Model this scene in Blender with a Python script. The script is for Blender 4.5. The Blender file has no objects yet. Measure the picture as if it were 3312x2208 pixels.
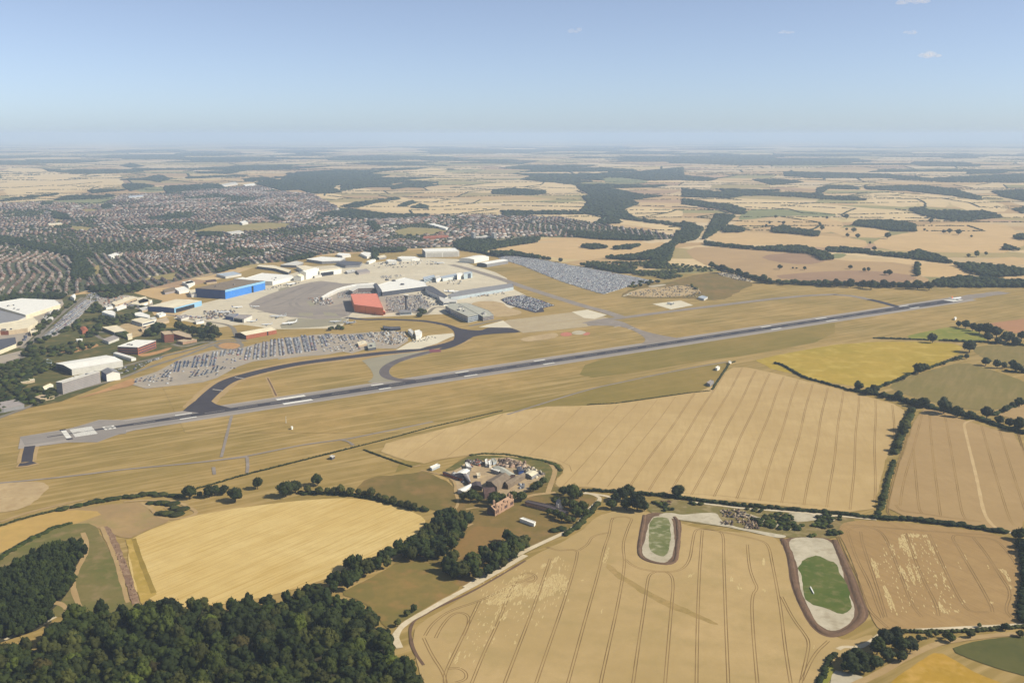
import bpy, math, random
import numpy as np
from mathutils import Vector, noise as mnoise

rnd = random.Random(7)
nrg = np.random.default_rng(7)
SC = bpy.context.scene
COL = SC.collection
R = math.radians

# ---------------------------------------------------------------- camera
CAM_H, FPX, YHOR, CX, CY = 400.0, 3220.0, 436.0, 1656.0, 1104.0
TH = math.atan((CY - YHOR) / FPX)
cam_d = bpy.data.cameras.new('camera')
cam_d.sensor_width = 36.0
cam_d.lens = 36.0 * FPX / 3312.0
cam_d.clip_start = 1.0
cam_d.clip_end = 250000.0
cam = bpy.data.objects.new('camera', cam_d)
COL.objects.link(cam)
cam.location = (0, 0, CAM_H)
cam.rotation_euler = (math.pi / 2 - TH, 0, 0)
SC.camera = cam

# ---------------------------------------------------------------- light
SUN_EL, SUN_AZ = 40.0, 101.0          # azimuth clockwise from the view direction (+Y)
world = bpy.data.worlds.new('World')
SC.world = world
world.use_nodes = True
wn = world.node_tree
bg = wn.nodes['Background']
sky = wn.nodes.new('ShaderNodeTexSky')
sky.sky_type = 'NISHITA'
sky.sun_disc = False
sky.sun_elevation = R(SUN_EL)
sky.sun_rotation = R(SUN_AZ)
sky.altitude = 0
sky.air_density = 0.6
sky.dust_density = 0.4
sky.ozone_density = 6.0
wb = wn.nodes.new('ShaderNodeHueSaturation')      # white balance of the camera
wb.inputs['Saturation'].default_value = 0.7
wn.links.new(sky.outputs[0], wb.inputs['Color'])
wn.links.new(wb.outputs[0], bg.inputs[0])
bg.inputs[1].default_value = 0.107
sun_d = bpy.data.lights.new('sun', 'SUN')
sun_d.energy = 5.0
sun_d.angle = R(0.5)
sun_d.color = (1.0, 0.93, 0.82)
sun = bpy.data.objects.new('sun', sun_d)
COL.objects.link(sun)
sv = Vector((math.cos(R(SUN_EL)) * math.sin(R(SUN_AZ)), math.cos(R(SUN_EL)) * math.cos(R(SUN_AZ)), math.sin(R(SUN_EL))))
sun.rotation_euler = sv.to_track_quat('Z', 'Y').to_euler()
sun.location = sv * 3000

SC.view_settings.view_transform = 'Standard'
SC.view_settings.look = 'None'
SC.view_settings.exposure = 0.34
SC.view_settings.gamma = 1.0
SC.cycles.max_bounces = 4
SC.cycles.diffuse_bounces = 2
SC.cycles.volume_bounces = 1
SC.cycles.transparent_max_bounces = 8
SC.cycles.use_denoising = True

# ---------------------------------------------------------------- survey helpers: sight lines from the air to the ground
FR = {  # survey sheets: origin and scale in the full frame
 'F': (0, 0, 1.0), 'OV': (0, 0, .71014),
 'Z4': (0, 850, 2.851), 'Z5': (600, 780, 3.016), 'Z6': (1200, 780, 3.016), 'Z7': (1900, 850, 2.851), 'Z8': (2600, 850, 2.851),
 'Z1b': (0, 1300, 2.94), 'Z2b': (700, 1300, 3.136), 'Z3b': (1300, 1400, 3.136), 'Z4b': (1900, 1300, 2.614), 'Z5b': (2600, 1300, 3.136),
 'Z6b': (0, 1650, 2.613), 'Z7b': (800, 1650, 2.613), 'Z8b': (1600, 1650, 2.613), 'Z9': (2400, 1650, 2.579),
 'Z1a': (0, 400, 2.130), 'Z2a': (1104, 400, 2.130), 'Z3a': (2208, 400, 2.130),
 'Q2': (1380, 1430, 4.704), 'Q3': (640, 850, 6.72), 'Q4': (980, 850, 6.72), 'Q5': (1280, 850, 6.72),
 'Q6': (400, 960, 3.92), 'Q7': (900, 1000, 3.92), 'Q8': (0, 900, 3.484)}


def fp(f, p):
    o = FR[f]
    return (o[0] + p[0] / o[2], o[1] + p[1] / o[2])


cT, sT = math.cos(TH), math.sin(TH)


def G0(x, y, z=0.0):
    u, v = (x - CX) / FPX, (y - CY) / FPX
    down = cT * v + sT
    down = max(down, 0.004)
    t = (CAM_H - z) / down
    return (u * t, (cT - sT * v) * t)


def G(f, p, z=0.0):
    q = fp(f, p)
    return G0(q[0], q[1], z)


def GP(f, pts, z=0.0):
    return [G(f, p, z) for p in pts]


def depth_of(X, Y, z=0.0):
    return Y * cT + (CAM_H - z) * sT


def to_px(X, Y, z=0.0):
    d = depth_of(X, Y, z)
    return (CX + FPX * X / d, CY + FPX * ((CAM_H - z) * cT - Y * sT) / d)


# ---------------------------------------------------------------- materials
def lin(c):
    c /= 255.0
    return c / 12.92 if c <= 0.04045 else ((c + 0.055) / 1.055) ** 2.4


KALB = 0.74


def C(r, g, b, k=1.0):
    return (lin(r) * KALB * k, lin(g) * KALB * k, lin(b) * KALB * k * .93, 1.0)


def new_mat(name, rough=0.85, spec=0.2):
    m = bpy.data.materials.new(name)
    m.use_nodes = True
    b = m.node_tree.nodes['Principled BSDF']
    b.inputs['Roughness'].default_value = rough
    b.inputs['Specular IOR Level'].default_value = spec
    return m, m.node_tree, b


def nnoise(nt, scale, rot=0.0, stretch=(1, 1, 1), detail=4.0, rough=0.55, off=0.0):
    tc = nt.nodes.new('ShaderNodeTexCoord')
    mp = nt.nodes.new('ShaderNodeMapping')
    mp.vector_type = 'TEXTURE'
    mp.inputs['Rotation'].default_value = (0, 0, rot)
    mp.inputs['Scale'].default_value = stretch
    mp.inputs['Location'].default_value = (off, off * 1.7, 0)
    nt.links.new(tc.outputs['Object'], mp.inputs[0])
    nz = nt.nodes.new('ShaderNodeTexNoise')
    nz.inputs['Scale'].default_value = scale
    nz.inputs['Detail'].default_value = detail
    nz.inputs['Roughness'].default_value = rough
    nt.links.new(mp.outputs[0], nz.inputs['Vector'])
    return nz.outputs['Fac']


def nramp(nt, fac, lo, hi):
    r = nt.nodes.new('ShaderNodeMapRange')
    r.inputs['From Min'].default_value = lo
    r.inputs['From Max'].default_value = hi
    nt.links.new(fac, r.inputs['Value'])
    return r.outputs['Result']


def nmix(nt, fac, a, b):
    m = nt.nodes.new('ShaderNodeMix')
    m.data_type = 'RGBA'
    if isinstance(fac, float):
        m.inputs[0].default_value = fac
    else:
        nt.links.new(fac, m.inputs[0])
    for i, c in ((6, a), (7, b)):
        if isinstance(c, tuple):
            m.inputs[i].default_value = c
        else:
            nt.links.new(c, m.inputs[i])
    return m.outputs[2]


def nscale(nt, fac, k):
    m = nt.nodes.new('ShaderNodeMath')
    m.operation = 'MULTIPLY'
    nt.links.new(fac, m.inputs[0])
    m.inputs[1].default_value = k
    return m.outputs[0]


def ground_mat(name, c1, c2, c3=None, big=0.006, fine=0.12, rot=0.0, streak=None, famt=0.35, c3amt=0.6, samt=0.5, off=0.0):
    """patchy c1/c2 at a large scale, fine mottling of both, streaks of c3 along rot"""
    m, nt, b = new_mat(name, 0.95, 0.05)
    col = nmix(nt, nramp(nt, nnoise(nt, big, off=off), 0.36, 0.64), c1, c2)
    md = nscale(nt, nramp(nt, nnoise(nt, big * 6.5, detail=3.0, rough=.6, off=off + 21), 0.4, 0.66), min(.55, famt * 1.1))
    col = nmix(nt, md, col, tuple(v * .87 for v in c2[:3]) + (1,))
    dk = tuple(v * 0.72 for v in c1[:3]) + (1,)
    f = nscale(nt, nramp(nt, nnoise(nt, fine, detail=8.0, rough=0.8, off=off + 3), 0.34, 0.72), famt)
    col = nmix(nt, f, col, dk)
    if streak and c3:
        s = nscale(nt, nramp(nt, nnoise(nt, 1.0, rot, (streak[0], streak[1], 1), 3.0, off=off + 9), 0.45, 0.72), samt)
        col = nmix(nt, s, col, c3)
    elif c3:
        s = nscale(nt, nramp(nt, nnoise(nt, big * 3.1, detail=5.0, off=off + 5), 0.5, 0.68), c3amt)
        col = nmix(nt, s, col, c3)
    nt.links.new(col, b.inputs['Base Color'])
    return m


_mc = {}


def flat_mat(name, c, rough=0.7, spec=0.25, var=0.18, scale=0.25, metal=0.0):
    if name in _mc:
        return _mc[name]
    m, nt, b = new_mat(name, rough, spec)
    b.inputs['Metallic'].default_value = metal
    dk = tuple(v * (1 - var) for v in c[:3]) + (1,)
    lt = tuple(min(0.95, v * (1 + var * .6)) for v in c[:3]) + (1,)
    nt.links.new(nmix(nt, nramp(nt, nnoise(nt, scale, detail=5.0), 0.3, 0.7), dk, lt), b.inputs['Base Color'])
    _mc[name] = m
    return m


def attr_mat(name, rough=0.85, spec=0.1, nscale_=0.0, namt=0.25):
    m, nt, b = new_mat(name, rough, spec)
    a = nt.nodes.new('ShaderNodeAttribute')
    a.attribute_name = 'Col'
    out = a.outputs['Color']
    if nscale_:
        n = nscale(nt, nramp(nt, nnoise(nt, nscale_, detail=5.0, rough=0.65), 0.3, 0.75), namt)
        out = nmix(nt, n, out, (0.05, 0.045, 0.03, 1))
    nt.links.new(out, b.inputs['Base Color'])
    return m


# ---------------------------------------------------------------- mesh helpers
def np_mesh(name, V, polys, mats=(), midx=None, col=None, smooth=False):
    me = bpy.data.meshes.new(name)
    V = np.asarray(V, np.float32).reshape(-1, 3)
    me.vertices.add(len(V))
    me.vertices.foreach_set('co', V.ravel())
    loops, starts, s = [], [], 0
    for P in polys:
        P = np.asarray(P, np.int32)
        if len(P) == 0:
            continue
        n, k = P.shape
        loops.append(P.ravel())
        starts.append(s + np.arange(n) * k)
        s += n * k
    L = np.concatenate(loops)
    S = np.concatenate(starts).astype(np.int32)
    me.loops.add(len(L))
    me.loops.foreach_set('vertex_index', L)
    me.polygons.add(len(S))
    me.polygons.foreach_set('loop_start', S)
    if midx is not None:
        me.polygons.foreach_set('material_index', np.asarray(midx, np.int32))
    if smooth:
        me.polygons.foreach_set('use_smooth', np.ones(len(S), bool))
    me.update(calc_edges=True)
    me.validate()
    for m in mats:
        me.materials.append(m)
    if col is not None:
        a = me.attributes.new('Col', 'FLOAT_COLOR', 'FACE')
        a.data.foreach_set('color', np.asarray(col, np.float32).ravel())
    return me


class MB:
    """collects faces of one part"""

    def __init__(self):
        self.v, self.f, self.mi = [], [], []

    def face(self, pts, mi=0):
        i = len(self.v)
        self.v.extend([tuple(p) for p in pts])
        self.f.append(list(range(i, i + len(pts))))
        self.mi.append(mi)

    def box(self, cx, cy, z0, lx, ly, h, rot=0.0, mi=0, taper=1.0):
        c, s = math.cos(rot), math.sin(rot)
        b = []
        for k, z in ((1.0, z0), (taper, z0 + h)):
            for sx, sy in ((-1, -1), (1, -1), (1, 1), (-1, 1)):
                x, y = sx * lx / 2 * k, sy * ly / 2 * k
                b.append((cx + x * c - y * s, cy + x * s + y * c, z))
        i = len(self.v)
        self.v.extend(b)
        for q in ((3, 2, 1, 0), (4, 5, 6, 7), (0, 1, 5, 4), (1, 2, 6, 5), (2, 3, 7, 6), (3, 0, 4, 7)):
            self.f.append([i + k for k in q])
            self.mi.append(mi)

    def tube(self, pts, rad, n=8, mi=0, cap=True):
        """rings of radius rad[i] (float or (ry, rz)) along pts"""
        rings = []
        for i, p in enumerate(pts):
            a = Vector(pts[max(0, i - 1)])
            b = Vector(pts[min(len(pts) - 1, i + 1)])
            d = (b - a).normalized()
            up = Vector((0, 0, 1)) if abs(d.z) < 0.9 else Vector((1, 0, 0))
            u = d.cross(up).normalized()
            w = u.cross(d).normalized()
            r = rad[i]
            ru, rw = r if isinstance(r, tuple) else (r, r)
            k = len(self.v)
            for j in range(n):
                t = 2 * math.pi * j / n
                self.v.append(tuple(Vector(p) + u * (math.cos(t) * ru) + w * (math.sin(t) * rw)))
            rings.append(k)
        for a, b in zip(rings, rings[1:]):
            for j in range(n):
                self.f.append([a + j, a + (j + 1) % n, b + (j + 1) % n, b + j])
                self.mi.append(mi)
        if cap:
            self.f.append([rings[0] + j for j in reversed(range(n))])
            self.f.append([rings[-1] + j for j in range(n)])
            self.mi += [mi, mi]

    def mesh(self, name, mats):
        me = bpy.data.meshes.new(name)
        me.from_pydata(self.v, [], self.f)
        for m in mats:
            me.materials.append(m)
        me.polygons.foreach_set('material_index', self.mi)
        me.update()
        return me


def link(name, me, parent=None, loc=None, rz=0.0):
    o = bpy.data.objects.new(name, me)
    COL.objects.link(o)
    if parent:
        o.parent = parent
    if loc:
        o.location = loc
    o.rotation_euler = (0, 0, rz)
    return o


def tag(o, label, cat, group=None, kind=None):
    o['label'] = label
    if cat:
        o['category'] = cat
    if group:
        o['group'] = group
    if kind:
        o['kind'] = kind
    return o


def chaikin(pts, n=2, closed=True):
    for _ in range(n):
        q = []
        m = len(pts)
        rng = range(m) if closed else range(m - 1)
        if not closed:
            q.append(pts[0])
        for i in rng:
            a, b = pts[i], pts[(i + 1) % m]
            q.append((a[0] * .75 + b[0] * .25, a[1] * .75 + b[1] * .25))
            q.append((a[0] * .25 + b[0] * .75, a[1] * .25 + b[1] * .75))
        if not closed:
            q.append(pts[-1])
        pts = q
    return pts


def densify(pts, step, closed=True):
    out = []
    m = len(pts)
    for i in range(m if closed else m - 1):
        a, b = pts[i], pts[(i + 1) % m]
        n = max(1, int(math.hypot(b[0] - a[0], b[1] - a[1]) / step))
        for k in range(n):
            t = k / n
            out.append((a[0] + (b[0] - a[0]) * t, a[1] + (b[1] - a[1]) * t))
    if not closed:
        out.append(pts[-1])
    return out


def wobble(pts, amt, seed=0.0, sc=0.03):
    r = []
    for x, y in pts:
        n = mnoise.noise_vector(Vector((x * sc, y * sc, seed)))
        n2 = mnoise.noise_vector(Vector((x * sc * 3.3, y * sc * 3.3, seed + 4)))
        r.append((x + amt * (n.x + .5 * n2.x), y + amt * (n.y + .5 * n2.y)))
    return r


def sheet(name, pts, z, mat, label=None, smooth=1, wob=0.0, kind='structure', cat=None):
    """a ground sheet with the outline pts (ground coordinates)"""
    if smooth:
        pts = chaikin(pts, smooth)
    if wob:
        pts = wobble(densify(pts, max(wob * 1.2, 2.0)), wob, z * 31)
    me = bpy.data.meshes.new(name)
    me.from_pydata([(x, y, z) for x, y in pts], [], [list(range(len(pts)))])
    me.materials.append(mat)
    me.update()
    if me.polygons[0].normal.z < 0:
        me.flip_normals()
    o = link(name, me)
    o['kind'] = kind
    if label:
        o['label'] = label
    return o


def multi_sheet(name, polys, z, mat, label=None):
    v, f = [], []
    for pts in polys:
        i = len(v)
        a = sum(p[0] * q[1] - q[0] * p[1] for p, q in zip(pts, pts[1:] + pts[:1]))
        if a < 0:
            pts = pts[::-1]
        v += [(x, y, z + (.008 * len(f) if len(polys) < 60 else .0012 * (len(f) % 40))) for x, y in pts]
        f.append(list(range(i, i + len(pts))))
    me = bpy.data.meshes.new(name)
    me.from_pydata(v, [], f)
    me.materials.append(mat)
    me.update()
    o = link(name, me)
    o['kind'] = 'structure'
    if label:
        o['label'] = label
    return o


def strip_pts(pts, w, wob=0.0, seed=0.0):
    """quads of a ribbon of width w along pts"""
    L, Rr = [], []
    n = len(pts)
    for i in range(n):
        a, b = pts[max(0, i - 1)], pts[min(n - 1, i + 1)]
        dx, dy = b[0] - a[0], b[1] - a[1]
        l = math.hypot(dx, dy) or 1
        ww = w[i] if isinstance(w, (list, tuple)) else w
        if wob:
            ww *= 1 + wob * mnoise.noise(Vector((pts[i][0] * .07, pts[i][1] * .07, seed)))
        nx, ny = -dy / l * ww / 2, dx / l * ww / 2
        L.append((pts[i][0] + nx, pts[i][1] + ny))
        Rr.append((pts[i][0] - nx, pts[i][1] - ny))
    return L, Rr


def ribbons(name, lines, w, z, mat, label=None, smooth=2, wob=0.0, kind='structure', step=12.0):
    v, f = [], []
    for k, pts in enumerate(lines):
        ww = w
        if smooth:
            pts = chaikin(pts, smooth, False)
        pts = densify(pts, step, False)
        L, Rr = strip_pts(pts, ww, wob, k * 3.1)
        i = len(v)
        n = len(pts)
        v += [(x, y, z + .0004 * k) for x, y in L] + [(x, y, z + .0004 * k) for x, y in Rr]
        for j in range(n - 1):
            f.append([i + j, i + n + j, i + n + j + 1, i + j + 1])
    me = bpy.data.meshes.new(name)
    me.from_pydata(v, [], f)
    me.materials.append(mat)
    me.update()
    o = link(name, me)
    o['kind'] = kind
    if label:
        o['label'] = label
    return o


def inside(pt, poly):
    x, y = pt
    r = False
    j = len(poly) - 1
    for i in range(len(poly)):
        xi, yi = poly[i]
        xj, yj = poly[j]
        if (yi > y) != (yj > y) and x < (xj - xi) * (y - yi) / (yj - yi) + xi:
            r = not r
        j = i
    return r


def inside_np(X, Y, poly):
    r = np.zeros(len(X), bool)
    j = len(poly) - 1
    for i in range(len(poly)):
        xi, yi = poly[i]
        xj, yj = poly[j]
        if yi != yj:
            c = ((yi > Y) != (yj > Y)) & (X < (xj - xi) * (Y - yi) / (yj - yi) + xi)
            r ^= c
        j = i
    return r


def fill_poly(poly, sp, jit=0.45, seed=0):
    """jittered points inside poly"""
    g = np.random.default_rng(seed)
    P = np.array(poly)
    x0, y0 = P.min(0)
    x1, y1 = P.max(0)
    xs = np.arange(x0, x1 + sp, sp)
    ys = np.arange(y0, y1 + sp, sp * .87)
    X, Y = np.meshgrid(xs, ys)
    X = X + (np.arange(len(ys)) % 2 * sp * .5)[:, None]
    X = X.ravel() + g.uniform(-jit, jit, X.size) * sp
    Y = Y.ravel() + g.uniform(-jit, jit, Y.size) * sp
    k = inside_np(X, Y, poly)
    return np.stack([X[k], Y[k]], 1)


def seg_inside(p, d, poly, inset=0.0):
    """intervals of the line p + t d inside poly"""
    ts = []
    n = len(poly)
    for i in range(n):
        a, b = poly[i], poly[(i + 1) % n]
        ex, ey = b[0] - a[0], b[1] - a[1]
        den = d[0] * ey - d[1] * ex
        if abs(den) < 1e-9:
            continue
        t = ((a[0] - p[0]) * ey - (a[1] - p[1]) * ex) / den
        u = ((a[0] - p[0]) * d[1] - (a[1] - p[1]) * d[0]) / den
        if 0 <= u < 1:
            ts.append(t)
    ts.sort()
    return [(ts[i] + inset, ts[i + 1] - inset) for i in range(0, len(ts) - 1, 2) if ts[i + 1] - ts[i] > 2 * inset + 5]


def ico(sub):
    t = (1 + 5 ** .5) / 2
    v = [(-1, t, 0), (1, t, 0), (-1, -t, 0), (1, -t, 0), (0, -1, t), (0, 1, t), (0, -1, -t), (0, 1, -t), (t, 0, -1), (t, 0, 1), (-t, 0, -1), (-t, 0, 1)]
    f = [(0, 11, 5), (0, 5, 1), (0, 1, 7), (0, 7, 10), (0, 10, 11), (1, 5, 9), (5, 11, 4), (11, 10, 2), (10, 7, 6), (7, 1, 8), (3, 9, 4), (3, 4, 2), (3, 2, 6), (3, 6, 8), (3, 8, 9), (4, 9, 5), (2, 4, 11), (6, 2, 10), (8, 6, 7), (9, 8, 1)]
    v = [Vector(p).normalized() for p in v]
    for _ in range(sub):
        mid, nf = {}, []

        def m(a, b):
            k = (min(a, b), max(a, b))
            if k not in mid:
                v.append(((v[a] + v[b]) / 2).normalized())
                mid[k] = len(v) - 1
            return mid[k]
        for a, b, c in f:
            ab, bc, ca = m(a, b), m(b, c), m(c, a)
            nf += [(a, ab, ca), (b, bc, ab), (c, ca, bc), (ab, bc, ca)]
        f = nf
    return np.array([tuple(p) for p in v], np.float32), np.array(f, np.int32)


def scatter(templates, P, S, rot, tz=None, colr=None, pick=None):
    """many copies of small templates in one mesh: P (n,3), S (n,3), rot (n)"""
    Vs, Ts, Qs, cols_t, cols_q = [], [], [], [], []
    base = 0
    n = len(P)
    if pick is None:
        pick = nrg.integers(0, len(templates), n)
    for k, (TV, TF) in enumerate(templates):
        sel = np.where(pick == k)[0]
        if len(sel) == 0:
            continue
        v = TV[None, :, :] * S[sel][:, None, :]
        c, s = np.cos(rot[sel])[:, None], np.sin(rot[sel])[:, None]
        x = v[:, :, 0] * c - v[:, :, 1] * s
        y = v[:, :, 0] * s + v[:, :, 1] * c
        v = np.stack([x, y, v[:, :, 2]], 2) + P[sel][:, None, :]
        nv = TV.shape[0]
        off = base + np.arange(len(sel)) * nv
        fc = TF[None] + off[:, None, None]
        Vs.append(v.reshape(-1, 3))
        (Ts if TF.shape[1] == 3 else Qs).append(fc.reshape(-1, TF.shape[1]))
        if colr is not None:
            cc = np.repeat(colr[sel], TF.shape[0], axis=0)
            (cols_t if TF.shape[1] == 3 else cols_q).append(cc)
        base += nv * len(sel)
    polys = []
    col = []
    for A, B in ((Ts, cols_t), (Qs, cols_q)):
        if A:
            polys.append(np.concatenate(A))
            if colr is not None:
                col.append(np.concatenate(B))
    return np.concatenate(Vs), polys, (np.concatenate(col) if colr is not None else None)
# ================================================================= the land
A = math.atan2(*(lambda a, b: (b[1] - a[1], b[0] - a[0]))(G0(213.6, 1406), G0(3091, 971)))   # runway heading

M_dry = ground_mat('dry_airfield_grass', C(180, 150, 92), C(146, 127, 70), C(204, 174, 122), big=0.0052, fine=0.10, rot=A, streak=(140, 9), famt=.45, samt=.6)
M_green_dry = ground_mat('olive_dry_grass', C(158, 134, 74), C(132, 120, 60), C(165, 140, 86), big=0.005, fine=0.10, rot=A, streak=(120, 7), famt=.35, samt=.4, off=40)
M_rough = ground_mat('rough_pasture', C(146, 120, 72), C(118, 108, 58), C(160, 124, 84), big=0.012, fine=0.16, c3amt=.5, famt=.5, off=11)
M_wheat = ground_mat('ripe_wheat', C(208, 179, 128), C(193, 163, 112), C(180, 152, 100), big=0.006, fine=0.2, rot=R(80), streak=(60, 5), famt=.36, samt=.35)
M_wheat_r = ground_mat('ripe_wheat_brown', C(186, 156, 111), C(178, 148, 103), C(168, 139, 96), big=0.007, fine=0.2, rot=R(95), streak=(60, 5), famt=.4, samt=.3, off=70)
M_wheat_n = ground_mat('ripe_wheat_near', C(199, 170, 120), C(184, 157, 106), C(166, 145, 95), big=0.009, fine=0.35, c3amt=.45, famt=.32, off=23)
M_wheat_b = ground_mat('ripe_wheat_corner', C(182, 150, 102), C(170, 138, 92), C(156, 126, 84), big=0.012, fine=0.35, rot=R(118), streak=(50, 3), famt=.35, samt=.5, off=31)
gold_rot = math.atan2(*(lambda a, b: (b[1] - a[1], b[0] - a[0]))(G0(700, 1762), G0(987, 1651)))
M_gold = ground_mat('golden_barley', C(228, 200, 138), C(218, 186, 120), C(184, 150, 76), big=0.008, fine=0.3, rot=gold_rot, streak=(70, 1.6), famt=.42, samt=.7, off=15)
M_yellow = ground_mat('yellow_crop', C(190, 160, 70), C(172, 150, 58), C(206, 178, 94), big=0.01, fine=0.08, c3amt=.6, famt=.35, off=3)
M_olive = ground_mat('olive_pasture', C(146, 128, 80), C(134, 122, 70), C(160, 138, 92), big=0.008, fine=0.12, rot=R(60), streak=(80, 10), famt=.42, off=8)
M_green = ground_mat('green_rough_grass', C(112, 112, 60), C(136, 122, 76), C(160, 134, 98), big=0.02, fine=0.2, c3amt=.6, famt=.45, off=5)
M_fallow = ground_mat('fallow_stubble', C(184, 154, 106), C(166, 138, 100), C(150, 138, 84), big=0.012, fine=0.2, c3amt=.5, famt=.36, off=77)
M_gold2 = ground_mat('barley_margin', C(206, 170, 100), C(192, 158, 96), C(176, 150, 84), big=0.014, fine=0.2, c3amt=.5, famt=.36, off=57)
M_soil = ground_mat('brown_topsoil', C(116, 92, 74), C(130, 104, 84), C(98, 80, 64), big=0.04, fine=0.4, c3amt=.5, famt=.4)
M_ditch = ground_mat('dug_subsoil', C(158, 128, 104), C(138, 110, 90), C(186, 160, 130), big=0.05, fine=0.4, c3amt=.6, famt=.5)
M_bare = ground_mat('bare_orange_earth', C(206, 160, 112), C(186, 142, 98), C(164, 124, 82), big=0.02, fine=0.3, c3amt=.5, famt=.42, off=9)
M_sandy = ground_mat('sandy_ground', C(204, 178, 136), C(188, 162, 122), C(172, 144, 104), big=0.03, fine=0.3, c3amt=.6, famt=.35, off=19)
M_chalk = ground_mat('chalk', C(214, 202, 178), C(190, 178, 154), C(160, 146, 120), big=0.03, fine=0.4, c3amt=.55, famt=.35)
M_pitgreen = ground_mat('sown_grass', C(86, 104, 44), C(106, 114, 56), C(134, 126, 82), big=0.035, fine=0.35, c3amt=.7, famt=.45, off=2)
M_pitpale = ground_mat('sparse_grass_on_chalk', C(136, 136, 92), C(108, 116, 66), C(186, 178, 148), big=0.04, fine=0.35, c3amt=.7, famt=.4, off=6)
M_lime = ground_mat('fresh_green_grass', C(150, 146, 64), C(128, 134, 60), C(172, 154, 78), big=0.015, fine=0.1, c3amt=.5, off=13)
M_orange = ground_mat('orange_crop', C(198, 156, 66), C(176, 142, 50), C(214, 172, 98), big=0.02, fine=0.25, c3amt=.6, famt=.35)
M_dkgreen = ground_mat('dark_green_crop', C(92, 94, 50), C(108, 104, 60), C(80, 84, 46), big=0.02, fine=0.3, c3amt=.5, famt=.3)
M_valley = ground_mat('valley_scrub_ground', C(104, 100, 58), C(84, 88, 50), C(150, 126, 80), big=0.012, fine=0.12, c3amt=.6, famt=.45)
M_town = ground_mat('town_gardens', C(104, 104, 82), C(80, 88, 62), C(132, 126, 112), big=0.012, fine=0.09, c3amt=.6, famt=.4)
M_asph = ground_mat('worn_asphalt', C(164, 156, 150), C(152, 144, 138), C(138, 130, 124), big=0.01, fine=0.3, rot=A, streak=(150, 3), famt=.36, samt=.5)
M_shoulder = ground_mat('pale_shoulder', C(178, 168, 160), C(168, 158, 150), C(158, 148, 140), big=0.02, fine=0.3, rot=A, streak=(120, 3), famt=.22)
M_rubber = ground_mat('dark_new_asphalt', C(74, 72, 80), C(84, 81, 88), C(62, 60, 68), big=0.012, fine=0.3, rot=A, streak=(160, 2.5), famt=.42, samt=.6)
M_taxi = ground_mat('dark_taxiway', C(74, 70, 78), C(82, 78, 84), C(66, 63, 70), big=0.015, fine=0.3, c3amt=.5, famt=.3)
M_exit = ground_mat('grey_exit_asphalt', C(118, 110, 110), C(106, 99, 100), C(128, 120, 118), big=0.015, fine=0.25, c3amt=.5, famt=.36)
M_taxi2 = ground_mat('grey_taxiway', C(160, 148, 138), C(148, 137, 128), C(172, 160, 148), big=0.015, fine=0.25, c3amt=.5, famt=.36)
M_conc = ground_mat('apron_concrete', C(228, 215, 190), C(214, 200, 174), C(192, 182, 162), big=0.014, fine=0.2, c3amt=.55, famt=.36)
M_concw = ground_mat('white_concrete', C(232, 222, 198), C(220, 208, 184), big=0.02, fine=0.3, famt=.15)
M_strip = ground_mat('beige_strip', C(198, 180, 148), C(186, 168, 138), C(176, 154, 116), big=0.014, fine=0.2, rot=A, streak=(120, 10), famt=.42, samt=.6)
M_apron = ground_mat('apron_asphalt', C(164, 153, 144), C(150, 140, 134), C(178, 164, 146), big=0.01, fine=0.2, rot=R(20), streak=(90, 14), famt=.36, samt=.6)
M_greygreen = ground_mat('weathered_apron', C(166, 158, 136), C(158, 150, 130), C(150, 142, 126), big=0.02, fine=0.2, c3amt=.4, famt=.2)
M_park = ground_mat('car_park_asphalt', C(184, 170, 154), C(168, 158, 146), C(194, 176, 154), big=0.02, fine=0.25, c3amt=.5, famt=.3)
M_road = ground_mat('road_asphalt', C(150, 140, 126), C(138, 130, 120), C(120, 112, 104), big=0.03, fine=0.3, c3amt=.4, famt=.36)
M_track = ground_mat('chalk_track', C(232, 216, 188), C(216, 198, 166), C(196, 174, 140), big=0.05, fine=0.5, c3amt=.4, famt=.36)
M_lane = ground_mat('pale_lane', C(212, 184, 138), C(200, 170, 124), big=0.04, fine=0.4, famt=.3)
M_dirt = ground_mat('sandy_path', C(192, 164, 118), C(180, 150, 106), C(166, 138, 96), big=0.04, fine=0.4, c3amt=.4, famt=.3)
M_white = flat_mat('runway_paint', C(238, 234, 226), .8, .1, .08, .5)
M_line = flat_mat('faded_paint', C(196, 188, 178), .8, .1, .1, .5)
M_red = flat_mat('red_oxide_ground', C(200, 130, 108), .9, .1, .2, .2)
M_tram = ground_mat('wheel_tracks', C(144, 116, 72), C(180, 148, 98), big=0.014, fine=0.4, famt=.3)
M_tramr = ground_mat('wheel_tracks_brown', C(130, 104, 68), C(166, 136, 92), big=0.022, fine=0.4, famt=.3)
M_pale = ground_mat('flattened_straw', C(220, 196, 144), C(210, 184, 130), C(192, 162, 110), big=0.05, fine=0.5, c3amt=.6, famt=.36)

ground = sheet('ground', [(-95000, -2500), (95000, -2500), (95000, 160000), (-95000, 160000)], 0.0, M_dry, 'dry golden grassland around the airfield', 0)

# ---- far farmland: every field a patch of the one sheet, woods come later
SEEDW = 3.7


def wood_field(x, y):
    n = mnoise.noise(Vector((x / 1700, y / 2600, SEEDW))) + .5 * mnoise.noise(Vector((x / 900, y / 1100, SEEDW + 8)))
    n += min(.10, max(0, (y - 9000) / 60000)) + (0.1 if x > 4000 and 9500 < y < 16000 else 0)
    return n


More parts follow.
